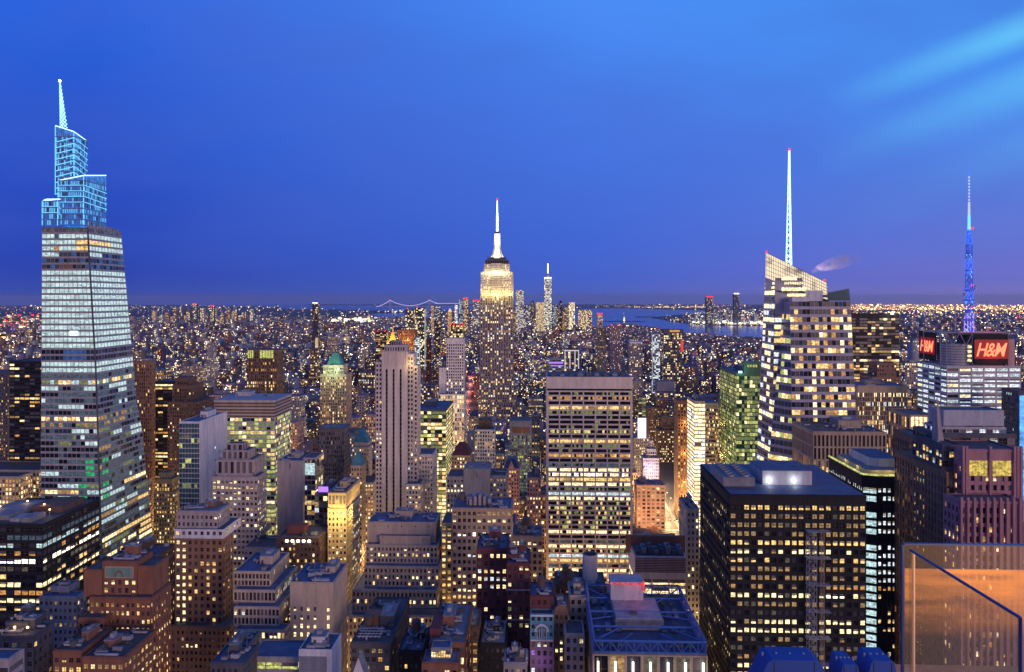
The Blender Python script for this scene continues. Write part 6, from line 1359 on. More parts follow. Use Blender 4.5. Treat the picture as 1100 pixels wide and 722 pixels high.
# --- tower with red signs
def signs():
    Y = 600; b = new('sign_tower', 'office tower with glowing red lettered signs, steel roof frames and a blue mast, far right', 1050, Y, 'steel', near=True)
    x0, x1 = xat(1017, Y), xat(1097, Y); yb = x0 / ratio(985); zt = zat(1050, 393, Y)
    LL = litfn(b.rng, .85, .85, .5, [('white', 5), ('cool', 2), ('cream', 1)])
    b.block(x0, x1, Y, yb, 0, zt, ((x1 - x0) / 6.5, 4.15, .13, .46, .5, 1, 2), LL, roof='roof_dark')
    # drum
    cx, cy = xat(1027, Y + 14), Y + 16; zr = zat(1027, 370, Y)
    s_ = MB(); s_.cyl(cx, cy, zt - 1, zr, 12.5, 'wall_steel', n=36, cap=True)
    for k in range(9): s_.cyl(cx, cy, zt + k * 2.1, zt + k * 2.1 + .4, 12.75, 'wall_darkgrey', n=36, cap=False)
    dr = s_.build('drum', b.root, smooth=False); s_ = MB()
    for k in range(4): s_.box(cx + 3.5, cx + 7.5, cy - 12.6, cy - 11, zt + 3 + k * 3.6, zt + 4.8 + k * 3.6, 'cream')
    s_.build('drum_window', dr)
    # block behind signs, frames
    zs0, zs1 = zat(1060, 391, Y), zat(1060, 359, Y)
    s_ = MB(); s_.box(xat(1044, Y + 3), xat(1088, Y + 3), Y + 3, Y + 25, zt - .5, zs1 - 1, 'wall_darkgrey'); s_.box(xat(1080, Y + 1), xat(1090, Y + 1), Y + 1, Y + 24, zt - .5, zs1 - 4, 'wall_pink'); s_.build('roof_block', b.root)
    s_ = MB(); xs = [xat(p, Y) for p in (1010.5, 1017, 1045, 1083)]
    for x in xs: s_.bar((x, Y + .3, zt - .5), (x, Y + .3, zs1 + 1), .4, 'metal', 4); s_.bar((x, Y + 26, zt - .5), (x, Y + 26, zs1 + 1), .4, 'metal', 4); s_.bar((x, Y + .3, zs1 + 1), (x, Y + 26, zs1 + 1), .4, 'metal', 4)
    s_.bar((xs[0], Y + .3, zs1 + 1), (xs[3], Y + .3, zs1 + 1), .5, 'metal', 4); s_.bar((xs[0], Y + 26, zs1 + 1), (xs[3], Y + 26, zs1 + 1), .5, 'metal', 4); n_ = 4
    for k in range(n_):
        a, c_ = xs[1] + (xs[2] - xs[1]) * k / n_, xs[1] + (xs[2] - xs[1]) * (k + 1) / n_; zl_ = zs1 - 9
        s_.bar((a, Y + .3, zs1 + 1 if k % 2 == 0 else zl_), (c_, Y + .3, zl_ if k % 2 == 0 else zs1 + 1), .3, 'metal', 4)
    s_.build('roof_frame', b.root)
    def sign(face, xa, ya, ux, uy, w_, h, zc, lw):
        s_ = MB(); n_ = (uy, -ux); P = lambda a, d, z: (xa + ux * a + n_[0] * d, ya + uy * a + n_[1] * d, z)
        s_.fbox((xa, ya), (ux, uy), n_, 0, w_, zc - h / 2, zc + h / 2, 0, .8, 'wall_black'); bo = s_.build('sign_board', b.root)
        cu = bpy.data.curves.new('t', 'FONT'); cu.body = 'H&M'; cu.size = 10; cu.shear = .32; cu.extrude = .12; cu.offset = .06; cu.space_character = .86
        cu.body_format[1].use_small_caps = True
        t = bpy.data.objects.new('t', cu); COL.objects.link(t); bpy.context.view_layer.update(); dg = bpy.context.evaluated_depsgraph_get()
        me0 = bpy.data.meshes.new_from_object(t.evaluated_get(dg)); bpy.data.objects.remove(t)
        cu.offset = .36
        t = bpy.data.objects.new('t', cu); COL.objects.link(t); bpy.context.view_layer.update(); dg = bpy.context.evaluated_depsgraph_get(); me1 = bpy.data.meshes.new_from_object(t.evaluated_get(dg)); bpy.data.objects.remove(t)
        for layer, (sc_, mt, dd) in enumerate(((1.0, 'sign_letter', 1.25), (1.0, 'sign_red', 1.0))):
            me = (me1 if layer else me0).copy(); vs = [v.co.copy() for v in me.vertices]; xa_, xb_ = min(v.x for v in vs), max(v.x for v in vs); X_A, X_B = (xa_, xb_) if not layer else (X_A, X_B); mid_ = [v for v in vs]; ya_, yb_ = 0, 7.3
            for v in me.vertices:
                p = v.co; amp = abs((p.x - (xa_ + xb_) / 2) / (xb_ - xa_)) < .115
                t_ = (p.x - X_A) / (X_B - X_A); yy = p.y / 7.3
                a = w_ / 2 + (t_ - .5) * lw; z = zc + (yy - .5) * lw * .46
                if layer: a += math.copysign(.0, a)
                v.co = Vector(P(a, dd + p.z * .6, z)) - Vector(wloc(bo))
            me.materials.clear(); me.materials.append(MATS['sign_letter'] if not layer else MATS['sign_red'])
            lo = bpy.data.objects.new('sign_outline' if layer else 'sign_lettering', me); COL.objects.link(lo); lo.parent = bo
        # added glowing panel: the letters' red glow painted over the board
        q = MB(); q.fbox((xa, ya), (ux, uy), n_, w_ * .5 - lw * .56, w_ * .5 + lw * .56, zc - lw * .32, zc + lw * .32, .8, .86, 'halo_glow'); q.build('painted_halo', bo)
    m, nt_, b_ = newmat('halo_glow'); b_.inputs['Base Color'].default_value = (.2, .01, .01, 1); b_.inputs['Emission Color'].default_value = (1, .01, .012, 1); b_.inputs['Emission Strength'].default_value = .14
    xa = xat(1047, Y - 1); sign(0, xa, Y - 1, 1, 0, xat(1082, Y - 1) - xa, zs1 - zs0, (zs0 + zs1) / 2, 23.5)
    ylb = x0 / ratio(989); ylf = x0 / ratio(1007)
    sign(1, x0 - .6, ylb, 0, -1, ylb - ylf, zs1 - zs0, (zs0 + zs1) / 2 + 1, 21)
    LAMPS.append((xa + 14, Y - 8, zs0 + 4, 1500, (1, .05, .05)))
    # mast
    emit('mast_white', (.75, .78, 1), .8); emit('mast_blue', (.03, .10, .9), .55)
    m_ = MB(); mx, my = xat(1041, Y + 14), Y + 14; zb, ztm = zat(1041, 358, Y + 14), zat(1041, 182, Y + 14)
    rt = [(zb, 3.4), (zb + 34, 2.6), (zb + 72, 2.1), (zb + 86, 1.0), (zb + 110, .7), (ztm, .35)]; z = zb
    while z < zb + 84:
        r0, r1 = interp(rt, z), interp(rt, z + 4)
        for i in range(4):
            a, c_ = i * math.pi / 2 + .785, (i + 1) * math.pi / 2 + .785
            m_.bar((mx + r0 * math.cos(a), my + r0 * math.sin(a), z), (mx + r1 * math.cos(a), my + r1 * math.sin(a), z + 4), .4, ('led_blue' if int((z - zb) / 12) % 2 == 0 else 'mast_blue') if z > zb + 14 else 'led_purple', 4)
            m_.bar((mx + r0 * math.cos(a), my + r0 * math.sin(a), z), (mx + r1 * math.cos(c_), my + r1 * math.sin(c_), z + 4), .3, 'mast_blue' if b.rng.random() < .6 else 'led_blue' if b.rng.random() < .6 else 'led_cyan', 4)
        z += 4
    m_.cyl(mx, my, zb + 83, zb + 95, 1.15, 'led_cyan', 1.0, 8); m_.cyl(mx, my, zb + 95, zb + 106, .95, 'mast_white', .8, 8); m_.cyl(mx, my, zb + 106, ztm, .4, 'led_blue', .3, 6)
    for k in range(8): m_.cyl(mx, my, zb + 107 + k * 2.6, zb + 108.3 + k * 2.6, .75, 'mast_white', n=6)
    for k in (10, 18, 26, 34, 50, 64): m_.cyl(mx, my, zb + k, zb + k + 1.4, 4.6 - k * .035, 'mast_blue', n=10)
    mo = m_.build('mast', b.root); q = MB()
    for k, (s1, zz) in enumerate(((-1, 22), (1, 22), (-1, 30), (1, 14), (-1, 14), (1, 36))): q.cyl(mx + s1 * 4.4, my - 2, zb + zz, zb + zz + 2.4, 1.2, 'roof_pale', n=8); q.bar((mx, my, zb + zz), (mx + s1 * 4.4, my - 2, zb + zz), .2, 'metal', 4)
    q.build('antenna', mo); q = MB()
    for zz in (20, 38, 84): q.box(mx + 1.5, mx + 3, my - 1, my, zb + zz, zb + zz + 1.5, 'lamp_red')
    q.build('aviation_lamp', mo); q = MB(); q.box(mx - 14, mx + 14, my - 9, my + 9, zs1 - 1, zs1 + .6, 'roof_dark'); q.bar((mx - 11, my, zs1), (mx - 11, my, zs1 + 24), .4, 'metal', 5)
    q.bar((mx + 15, my, zs1), (mx + 15, my, zs1 + 26), .4, 'metal', 5); q.bar((mx + 3, my, zs1 + 25), (mx + 15, my, zs1 + 26), .4, 'metal', 5); q.box(xat(1030, Y + 5), xat(1078, Y + 5), Y + 4.4, Y + 5, zs1 + .6, zs1 + 1.6, 'red'); q.build('mast_platform', b.root)
    for zz in (8, 30, 50): LAMPS.append((mx + 3, my - 8, zb + zz, 3000, (.15, .25, 1)))
    foot(x0, x1, Y, yb); done(b, 1050, 372); keep(985, 1098, 436, Y)
signs()
# --- pink stepped tower, nearest on the right
b = new('postmodern_tower', 'pink granite stepped tower with a boxy penthouse and two tall yellow windows, right edge', 1045, 330, 'purple', near=True)
Yp = 330; zt = zat(1060, 483, Yp)
T(b, 1033, 1097, 483, Yp, 22, (3.1, 4, .5, .42, .6, 0, 7.5), (.5, .5, .2, 'warm'), wall='granite', fit=False)
litmat('yellow_room', (1, .74, .14), .75)
s_ = MB()
for a, c_ in ((1041, 1060.5), (1066, 1086)):
    n_ = 6
    for k in range(n_): s_.box(xat(a + (c_ - a) * k / n_, Yp) + .1, xat(a + (c_ - a) * (k + 1) / n_, Yp) - .1, Yp - .25, Yp - .05, zat(1060, 511, Yp), zat(1060, 495, Yp), 'yellow_room')
s_.build('tall_window', b.root)
s_ = MB()
for p in (1034, 1037.5, 1063, 1089, 1092.5, 1096): s_.box(xat(p, Yp) - .5, xat(p, Yp) + .5, Yp - 1, Yp + .2, zat(1060, 560, Yp), zt + 1.6, 'wall_granite')
for p in range(1032, 1100, 7): s_.box(xat(p, 318) - .45, xat(p, 318) + .45, 317, 318.2, 60, zat(1060, 534, 318), 'wall_granite')
s_.build('pier', b.root)
T(b, 1030, 1100, 538, 318, 12, (3.1, 4, .45, .4, .6, 0, 3), (.4, .4, .2, 'warm'), fit=False, wall='granite'); T(b, 1012, 1034, 478, 336, 26, (3, 4, .2, .35, .4, 1, 3), (.5, .5, .2, [('lime', 1), ('warm', 3), ('cool', 1)]), fit=False, wall='darkgrey')
T(b, 1004, 1092, 466, 352, 20, (4, 4.4, .08, .3, .4, 1, 2), (.3, .4, .1, 'cool'), fit=False, wall='darkgrey', roof='roof_blue')
zq = b.z1; T(b, 1009, 1081, 459, 356, 14, (3, 3.4, .1, .3, .4, 1, 1), (.9, .8, .6, 'white'), z0=zq - 1, fit=False, wall='steel'); T(b, 1013.5, 1078.5, 441, 358, 14, (9, 14, .03, .05, .3, 1, 7.2), (0, 0, 0, 'warm'), z0=b.z1 - .5, fit=False, wall='steel', roof='roof_dark')
x0 = xat(1033, Yp)
w2 = MB()
b.facade((xat(1011, 338) + 0, 380), (0, -1), 48, 0, zat(1000, 500, 345), (2.6, 3.9, .5, .2, .8, 0, 3), litfn(b.rng, .3, .4, .1, 'warm'), 9, wall='brown')
b.w.box(xat(1011, 338) - .3, xat(1033, 338), 336.5, 352, 0, zat(1000, 500, 345) - .5, 'wall_brown'); b.w.box(xat(1011, 338), xat(1033, 338), 352.3, 380, 0, zat(1000, 500, 345) - .5, 'wall_brown')
s_ = MB(); s_.face([(xat(1008, 345), 345, zq - 2), (xat(1014, 345), 345, zq - 2), (xat(1007.5, 345), 345, zq + 17), (xat(1006, 345), 345, zq + 17)], 'wall_lilac'); s_.box(xat(1006, 346), xat(1009, 346), 345.3, 350, zq - 10, zq + 12, 'wall_lilac'); s_.build('corner_fin', b.root)
foot(xat(983, 340), xat(1100, 330), 318, 385); done(b, 1045, 470); keep(984, 1100, 585, 315)
b = new('stepped_tower', 'brown pier-fronted tower filling the gap left of the pink granite tower', 1000, 385, 'brown', near=True)
T(b, 984.5, 1004, 470, 396, 26, (2.5, 3.9, .5, .3, .7, 0, 4), (.4, .4, .12, 'warm'), fit=False); T(b, 985, 1012, 520, 386, 9, (2.5, 3.9, .5, .3, .7, 0, 3), (.4, .4, .12, 'warm'), fit=True); done(b, 996, 480); keep(985, 1010, 585, 385)
b = new('billboard_tower', 'thin tower at the right edge with a tall glowing blue screen', 1098, 560, 'darkgrey')
T(b, 1094, 1110, 420, 560, 20, 'brick', (.3, .3, .1, 'cool')); s_ = MB(); s_.box(xat(1096, 559), xat(1103, 559), 558.8, 559.8, zat(1098, 560, 560), zat(1098, 425, 560), 'screen_blue' if 'screen_blue' in MATS else litmat('screen_blue', (.1, .4, 1), 1.2, sc_=.1)); s_.build('screen', b.root); done(b, 1098, 430); keep(1094, 1100, 490, 560)

# --- left-out faces: towers along the skyline downtown and across the river
def far_tower(name, px0, px1, py, D, wall, pal, label, group=None, p=.6, top=None, spire=None, base=None, cat='tower'):
    Y = D; x0, x1 = xat(px0, Y), xat(px1, Y); g0 = drop((x0 + x1) / 2, Y)
    root = empty(name, ((x0 + x1) / 2, Y, g0), label, cat, group); rng = random.Random(int(px0 * 31))
    zt = zat((px0 + px1) / 2, py, Y); b = MB(); b.box(x0, x1, Y, Y + (x1 - x0), g0 - 2, zt, wm(wall)); b.build('wall', root)
    cell = D / F * 1.05; nx = max(2, int((x1 - x0) / cell)); nz = max(3, int((zt - g0) / cell)); P = PAL.get(pal, [(pal, 1)]) if isinstance(pal, str) else pal
    w_ = MB()
    for i in range(nz):
        for j in range(nx):
            if rng.random() > p: continue
            a0 = x0 + (x1 - x0) * (j + .14) / nx; a1 = x0 + (x1 - x0) * (j + .86) / nx; za = g0 + (zt - g0) * (i + .2) / nz; zb = g0 + (zt - g0) * (i + .8) / nz
            w_.face([(a0, Y - .6, za), (a1, Y - .6, za), (a1, Y - .6, zb), (a0, Y - .6, zb)], pick(rng, P))
    o = w_.build('window', root)
    if o: o['kind'] = 'stuff'
    if top:
        t = MB(); t.box(x0 + .5, x1 - .5, Y - 1, Y + 5, zt, zt + cell * 1.1, top); t.build('lit_crown', root)
    if spire:
        t = MB(); mx = (x0 + x1) / 2; t.cyl(mx, Y + 20, zt, zt + (zat(px0, spire, Y) - zt) * .35, (x1 - x0) * .16, 'wall_lilac', (x1 - x0) * .12, 8); t.cyl(mx, Y + 20, zt, zat(px0, spire, Y), (x1 - x0) * .085, 'strip_white', (x1 - x0) * .05, 6); t.build('antenna', root)
    return root
WH = [('white', 4), ('cream', 3), ('warmdim', 2), ('cooldim', 2)]
# one tall tower with antenna, downtown
far_tower('skyscraper', 584.6, 592.6, 299, 5250, 'lilac', [('white', 5), ('bright', 1), ('cream', 3), ('dim', 2)], 'tallest downtown tower with a thin antenna on the skyline just right of the art deco landmark', None, .85, 'lamp_red' if 0 else 'bright', 283)
D5 = [(554, 562.5, 311.5, 5000, 'grey', WH, .75, 'broad pale lit downtown tower between the landmark and the tallest downtown tower'), (563, 570, 328, 5400, 'grey', WH, .5, 'low pale tower right beside the broad pale lit downtown tower'), (570, 573.5, 323, 5300, 'darkgrey', 'warm', .4, 'slim dark tower left of the tallest downtown tower'),
    (575.5, 585, 325, 5100, 'beige', [('lime', 2), ('cream', 4), ('warm', 3)], .8, 'squat yellow-lit tower touching the left of the tallest downtown tower'), (593.6, 598, 328, 5200, 'grey', 'white', .5, 'low tower touching the right of the tallest downtown tower'), (601, 603.5, 323, 5100, 'black', 'warm', .15, 'thin black tower right of the tallest downtown tower'),
    (606, 611, 328, 5300, 'beige', 'warm', .5, 'small warm-lit tower left of the pair with bright tops'), (611, 617.5, 325, 5200, 'cream', [('cream', 5), ('bright', 2)], .8, 'bright cream-lit tower near the edge of downtown'), (621, 636, 333, 5000, 'beige', [('cream', 4), ('warm', 2)], .5, 'broad low office with a lit top floor at the edge of downtown'),
    (641, 647.5, 337.5, 4900, 'grey', 'warm', .55, 'stepped waterfront tower, last before the bay'), (493, 497, 322, 5600, 'grey', 'white', .6, 'left of two close lit towers on the skyline left of the landmark'), (497.8, 503, 321, 5500, 'brown', [('cream', 3), ('red', 1), ('warm', 3)], .6, 'right of two close lit towers on the skyline left of the landmark'),
    (508, 515, 323.5, 5600, 'grey', WH, .5, 'red-topped tower immediately left of the landmark crown'), (488.5, 491.5, 328, 5400, 'white', [('bright', 2), ('white', 3)], .9, 'small white floodlit tower left of the two close lit towers'), (463, 466, 328, 4800, 'beige', 'warm', .7, 'slim lit tower above the thin dark red tower'), (466.5, 473, 329, 4900, 'darkgrey', WH, .5, 'dark tower with pale lights beside the slim lit tower'),
    (551.5, 554, 331, 5200, 'brown', 'amber', .5, 'thin brown tower just right of the landmark shaft'), (598, 601, 331, 5300, 'grey', 'warm', .4, 'low block right of the tallest downtown tower'), (604, 606, 334, 5000, 'brown', 'red' if 0 else 'amber', .5, 'low brown block near the edge of downtown')]
for q in D5: far_tower('downtown_tower', q[0], q[1], q[2], q[3], q[4], q[5], q[7], 'towers of the downtown skyline', q[6], 'lamp_red' if q[0] in (508, 641, 497.8) else None)
tt = far_tower('gilded_tower', 481, 485.2, 335, 4700, 'gold', [('amber', 2), ('warm', 3)], 'small downtown tower with an orange-gold lit pyramid top', None, .9); t = MB(); x0, x1 = xat(481, 4700), xat(485.2, 4700); t.pyramid(x0, x1, 4700, 4724, zat(483, 335, 4700), zat(483, 331, 4700), 'warm'); t.build('lit_roof', tt)
NJ = [(759, 766, 319.5, 7000, 'darkgrey', [('warm', 2), ('cool', 2)], .3, 'left dark tower of the two tallest across the river'), (788.5, 794, 316, 7200, 'darkgrey', [('cool', 2), ('warmdim', 2)], .2, 'right dark tower of the two tallest across the river, with a lit top')] + [(px, px + w_, py, D_, 'grey', WH, .45, '') for px, w_, py, D_ in ((741, 3, 340, 7400), (746, 4, 337, 7700), (752, 3, 341, 7300), (757, 3.4, 336.5, 7600), (767.5, 4, 335, 7500), (773, 3, 340, 7350), (779, 4, 338, 7800), (785, 2.6, 334.5, 7450), (796, 4, 339, 7400), (803, 3, 341, 7250), (810, 4.4, 338, 7700))]
for k, q in enumerate(NJ): far_tower('riverside_tower', q[0], q[1], q[2], q[3], q[4], q[5], q[7] or 'low lit block on the far river bank, %s from the left' % ('first second third fourth fifth sixth seventh eighth ninth tenth eleventh'.split()[k - 2]), 'towers across the river', q[6], 'bright' if k == 1 else ('lamp_red' if k == 0 else None))
# Brooklyn towers, left
rg = random.Random(5); names = 'first second third fourth fifth sixth seventh eighth ninth tenth eleventh twelfth thirteenth fourteenth fifteenth sixteenth seventeenth eighteenth nineteenth twentieth'.split()
for k, (px, py) in enumerate(((165, 334), (173, 338), (179, 336), (188, 331), (194, 330), (202, 333), (209, 327), (212, 329), (217, 331), (228, 329), (231, 330), (238, 336), (245, 333), (252, 334), (262, 335), (270, 332), (222, 338), (199, 339), (184, 341), (257, 340))):
    w_ = rg.uniform(2.6, 4.6); far_tower('distant_tower', px - w_ / 2, px + w_ / 2, py, 6800 + (k * 137 % 700), rg.choice(('grey', 'brown', 'beige', 'darkgrey')), rg.choice(([('cream', 3), ('warm', 3)], WH, [('amber', 2), ('warm', 3)])), 'lit tower in the distant left skyline cluster, %s tallest-to-lowest counted in its row' % names[k] if 0 else 'slim lit tower in the distant cluster right of the blue-crowned skyscraper, %s' % ('crowned by a red lamp' if k in (6, 9) else 'near its left end' if px < 185 else 'near its middle' if px < 225 else 'near its right end'), 'distant cluster of towers on the left', .55, 'lamp_red' if k in (6, 9) else None)

# statue on its island
sr = empty('statue', (xat(670.5, 8400), 8400, drop(0, 8400)), 'tiny floodlit statue on a pedestal standing in the bay', 'statue'); s_ = MB(); X_ = xat(670.5, 8400); g0 = drop(X_, 8400)
s_.box(X_ - 9, X_ + 9, 8391, 8409, g0, g0 + 20, 'cream'); s_.pyramid(X_ - 7, X_ + 7, 8393, 8407, g0 + 20, g0 + 47, 'cream', .7); s_.build('pedestal', sr); s_ = MB(); s_.cyl(X_, 8400, g0 + 47, g0 + 78, 6, 'limedim', 3, 8); s_.cyl(X_, 8400, g0 + 78, g0 + 84, 2.4, 'limedim', 2, 8); s_.bar((X_ - 2, 8400, g0 + 74), (X_ - 6, 8400, g0 + 90), 1.2, 'limedim'); s_.cyl(X_ - 6, 8400, g0 + 90, g0 + 94, 1.6, 'bright', n=6); s_.build('figure', sr)
b = MB(); b.prism([(X_ + 150 * math.cos(a) * 1.6, 8400 + 150 * math.sin(a)) for a in [i * math.pi / 8 for i in range(16)]], g0 - 2, g0 + 2, 'ground'); b.build('island')['kind'] = 'structure'
for (pa, pb, py) in ((682, 706, 340.5), (700, 735, 341.8)):
    D = ground_d(py); xa, xb = xat(pa, D), xat(pb, D); g0 = drop(xa, D); n_ = 14; b = MB()
    b.prism([((xa + xb) / 2 + (xb - xa) / 2 * math.cos(a), D + 160 * math.sin(a)) for a in [i * math.pi / 8 for i in range(16)]], g0 - 3, g0 + 4, 'ground'); b.build('island')['kind'] = 'structure'

# bridge on the horizon
br = empty('suspension_bridge', (xat(440, 15500), 15500, drop(0, 15500)), 'distant suspension bridge outlined in pale violet lights on the left horizon', 'bridge'); Yb = 15500; Dg = lambda px: xat(px, Yb)
emit('bridge_light', (.62, .55, 1), 1.0)
def bz(py): return zat(440, py, Yb)
for px in (419, 461.5):
    s_ = MB(); x = Dg(px)
    for o_ in (-16, 16): s_.box(x + o_ - 5, x + o_ + 5, Yb, Yb + 20, drop(x, Yb), bz(322.6), 'wall_steel')
    for zz in (bz(324), bz(327)): s_.box(x - 12, x + 12, Yb + 2, Yb + 18, zz - 8, zz, 'wall_steel')
    s_.build('tower', br); q = MB(); q.box(x - 8, x + 8, Yb - 4, Yb + 2, bz(322.6), bz(321.9), 'lamp_red'); q.build('aviation_lamp', br)
s_ = MB()
def cable(pa, ya, pb, yb_, ym, n=26, full=True):
    pts = []
    for k in range(n + 1):
        t = k / n; y = (ym + (ya - ym) * (2 * t - 1) ** 2) if full else ya + (yb_ - ya) * (1 - (1 - t) ** 1.6); pts.append((Dg(pa + (pb - pa) * t), Yb, bz(y)))
    for p, q in zip(pts, pts[1:]): s_.bar(p, q, 6.5, 'bridge_light', 4)
cable(419, 322.6, 461.5, 322.6, 328.3); cable(419, 322.6, 404, 329.5, 0, 12, False); cable(461.5, 322.6, 473, 326.3, 0, 12, False); s_.build('cable', br); s_ = MB()
s_.box(Dg(404), Dg(505), Yb, Yb + 20, bz(329.6), bz(329.1), 'wall_steel')
for k in range(40): x = Dg(468 + k * .9); s_.box(x - 7, x + 7, Yb - 5, Yb, bz(326.4), bz(325.7), 'bridge_light')
s_.build('deck', br)

# ---------------------------------------------------------------- the ordinary blocks between the landmarks
sky_min = np.full(1200, 722.0)       # lowest covered pixel row seen so far, by column
def blocked(X0, X1, Y, zt):
    p0, p1 = proj(X0, Y, 0)[0], proj(X1, Y, 0)[0]; py = proj((X0 + X1) / 2, Y, zt)[1]; lim = 0
    for a, c_, yb_, Yk in OCC:
        if Yk > Y and p1 > a and p0 < c_: lim = max(lim, yb_)
    return py < lim, lim
cand = []; rg = random.Random(21)
Yr = 345.0
while Yr < 3300:
    for row in (0, 1):
        Y0 = Yr + row * 34; x = xat(-70, Y0) - rg.uniform(0, 30); xe = xat(1170, Y0)
        while x < xe:
            w_ = rg.choice((11, 14, 18, 22, 26, 32, 40)) * (1 if Y0 < 1500 else 1.25); x0, x1 = x, x + w_; x = x1 + rg.choice((.8, .8, 1.5, 4)); d = rg.uniform(24, 31)
            if any(abs((x0 + x1) / 2 - a) < 13 + w_ / 2 for a in AV): continue
            if any(x0 < f[1] + 1 and x1 > f[0] - 1 and Y0 < f[3] + 2 and Y0 + d > f[2] - 2 for f in FOOT): continue
            cxm = (x0 + x1) / 2
            rd = np.interp(Y0, [p[1] for p in ROAD2], [p[0] for p in ROAD2], left=1e9, right=1e9)
            if abs(cxm - rd) < 14 + w_ / 2: continue
            pxm = proj(cxm, Y0, 0)[0]
            if 708 < pxm < 742 and 800 < Y0 < 1140: continue
            base = 60 if Y0 < 700 else 52 if Y0 < 1300 else 34 if Y0 < 2300 else 26
            h = base * rg.choice((.5, .7, .8, .95, 1.1, 1.3, 1.7, 2.1 if Y0 > 700 else 1.3)) * rg.uniform(.85, 1.15)
            if Y0 > 1100 and rg.random() < .04: h *= 1.7
            for _ in range(14):
                bad, lim = blocked(x0, x1, Y0, h + 7)
                if not bad: break
                h *= .86
            if bad or h < 12: continue
            cand.append((Y0, x0, x1, d, h))
    Yr += 78
cand.sort()
seen = []
# what the landmarks already cover, front to back
cover = sorted([(Yk, int(a), int(c_), yb_) for a, c_, yb_, Yk in OCC])
ci = 0
topmin = np.full(1200, 722.0)
HT = {}
for (Y0, x0, x1, d, h) in cand:
    p0, py = proj(x0, Y0, h); p1 = proj(x1, Y0, h)[0]; a, c_ = max(0, int(p0)), min(1099, int(p1))
    if c_ < a: continue
    col = topmin[a:c_ + 1]; vis = np.maximum(0, col - py).sum()
    # columns where a landmark nearer than this block stands are hidden above its foot
    for aa, cc, yb_, Yk in OCC:
        if Yk < Y0 - 5 and cc > a and aa < c_ and py > yb_ - 60: vis *= .75
    topmin[a:c_ + 1] = np.minimum(col, py)
    seen.append((vis, Y0, x0, x1, d, h))
seen = [s for s in seen if s[0] > .02]
seen.sort(reverse=True)
things, rest = seen[:215], seen[215:]
print('fill', len(cand), len(seen), len(things))
WN = dict(lilac='lilac grey', tan='tan', brown='brown', redbrown='red-brown', darkred='dark red', beige='beige', grey='grey', darkgrey='charcoal', umber='dark brown', pink='pink', cream='cream', blueslate='slate blue', purple='plum', white='white', black='black')
used = {}
things.sort(key=lambda s: s[1])
for k, (vis, Y0, x0, x1, d, h) in enumerate(things):
    rg = random.Random(k * 17 + 3)
    wall = rg.choice(('lilac', 'tan', 'brown', 'redbrown', 'umber', 'beige', 'grey', 'grey', 'darkgrey', 'blueslate', 'purple', 'pink', 'cream', 'brown', 'tan', 'darkred', 'lilac'))
    modern = rg.random() < .25; kind = 'office block' if modern else 'masonry block'
    if h > 95: kind = kind.replace('block', 'tower')
    sty = rg.choice(('ribbon', 'glass', 'curtain')) if modern else rg.choice(('brick', 'brick', 'brickw', 'piers', 'grid'))
    pal = rg.choice(('warm', 'warm', 'office', 'mixed', 'mixed', 'amber', 'lime' if modern else 'warm', 'white' if modern else 'office')); pr = rg.uniform(.35, .75)
    stepped = (not modern) and rg.random() < .45 and (x1 - x0) > 15 and h > 32; tank = 1 if (not modern and rg.random() < .45 and x1 - x0 > 12) else 0
    litw = dict(warm='warm yellow', office='cream', mixed='mixed warm and white', amber='amber', lime='lime yellow', white='cold white')[pal]
    px, py = proj((x0 + x1) / 2, Y0, h)
    best = min(HERO, key=lambda t: abs(t[0] - px) * 1.0 + abs(t[1] - py) * .9)
    short = ' '.join(best[2].replace(',', '').split()[:6])
    short = short[:-5].strip() if short.endswith(' with') else short
    rel = ('right of' if px > best[0] else 'left of') if abs(px - best[0]) > abs(py - best[1]) else ('seen below' if py > best[1] else 'seen above')
    near_ = Y0 < 640
    b = Bld('masonry_block' if not modern else 'office_block', 'x', 'building', ((x0 + x1) / 2, Y0 + d / 2, 0), 'city blocks between the landmarks', wall, near=False, seed=k)
    roof = rg.choice(('roof_blue', 'roof_blue', 'roof_grey', 'roof_dark', 'roof_grey')); rel_on = Y0 < 1000
    lf = litfn(b.rng, pr, rg.uniform(.45, .85), rg.uniform(.1, .25), pal)
    st = STY[sty]
    if not rel_on: st = (st[0] * (1.1 if Y0 < 1600 else 1.5), st[1] * (1 if Y0 < 1600 else 1.35), min(.55, st[2] + .1), st[3], .1, st[5], 2)
    cl = rg.choice((1, 2, 3, 4)) if Y0 < 1400 else 1
    if stepped:
        s1, s2 = rg.uniform(.5, .72), rg.uniform(.1, .22); W_ = x1 - x0
        b.block(x0, x1, Y0, Y0 + d, 0, h * s1, st, lf, relief=rel_on, roof=roof); b.block(x0 + W_ * s2, x1 - W_ * s2 * rg.uniform(.3, 1), Y0 + 3, Y0 + d - 2, h * s1 - 1, h, st, lf, relief=rel_on, roof=roof, clutter=cl, tank=tank)
    else: b.block(x0, x1, Y0, Y0 + d, 0, h, st, lf, relief=rel_on, roof=roof, clutter=cl, tank=tank)
    size = ('tall' if h > 95 else 'low' if h < 38 else 'mid-height'); wd = 'narrow' if x1 - x0 < 17 else 'broad' if x1 - x0 > 34 else ''
    body = ' '.join(x for x in (wd, WN[wall], 'stepped' if stepped else '', kind, 'with', litw, 'windows' + (' and a roof tank' if tank else '')) if x)
    lab = f'{body}, {rel} the {short}'
    for art in ('the the ',): lab = lab.replace(art, 'the ')
    b.root['label'] = lab; used.setdefault(lab, []).append((px, b.root)); b.finish()
for lab, L in used.items():
    if len(L) > 1:
        L.sort(key=lambda t: t[0])
        for i, (px, o) in enumerate(L): o['label'] = ('leftmost ' if i == 0 else 'rightmost ' if i == len(L) - 1 else names[i] + ' from left ') + lab
def shorten(o):
    w_ = o['label'].split()
    if len(w_) > 16: o['label'] = ' '.join(w_[:16])
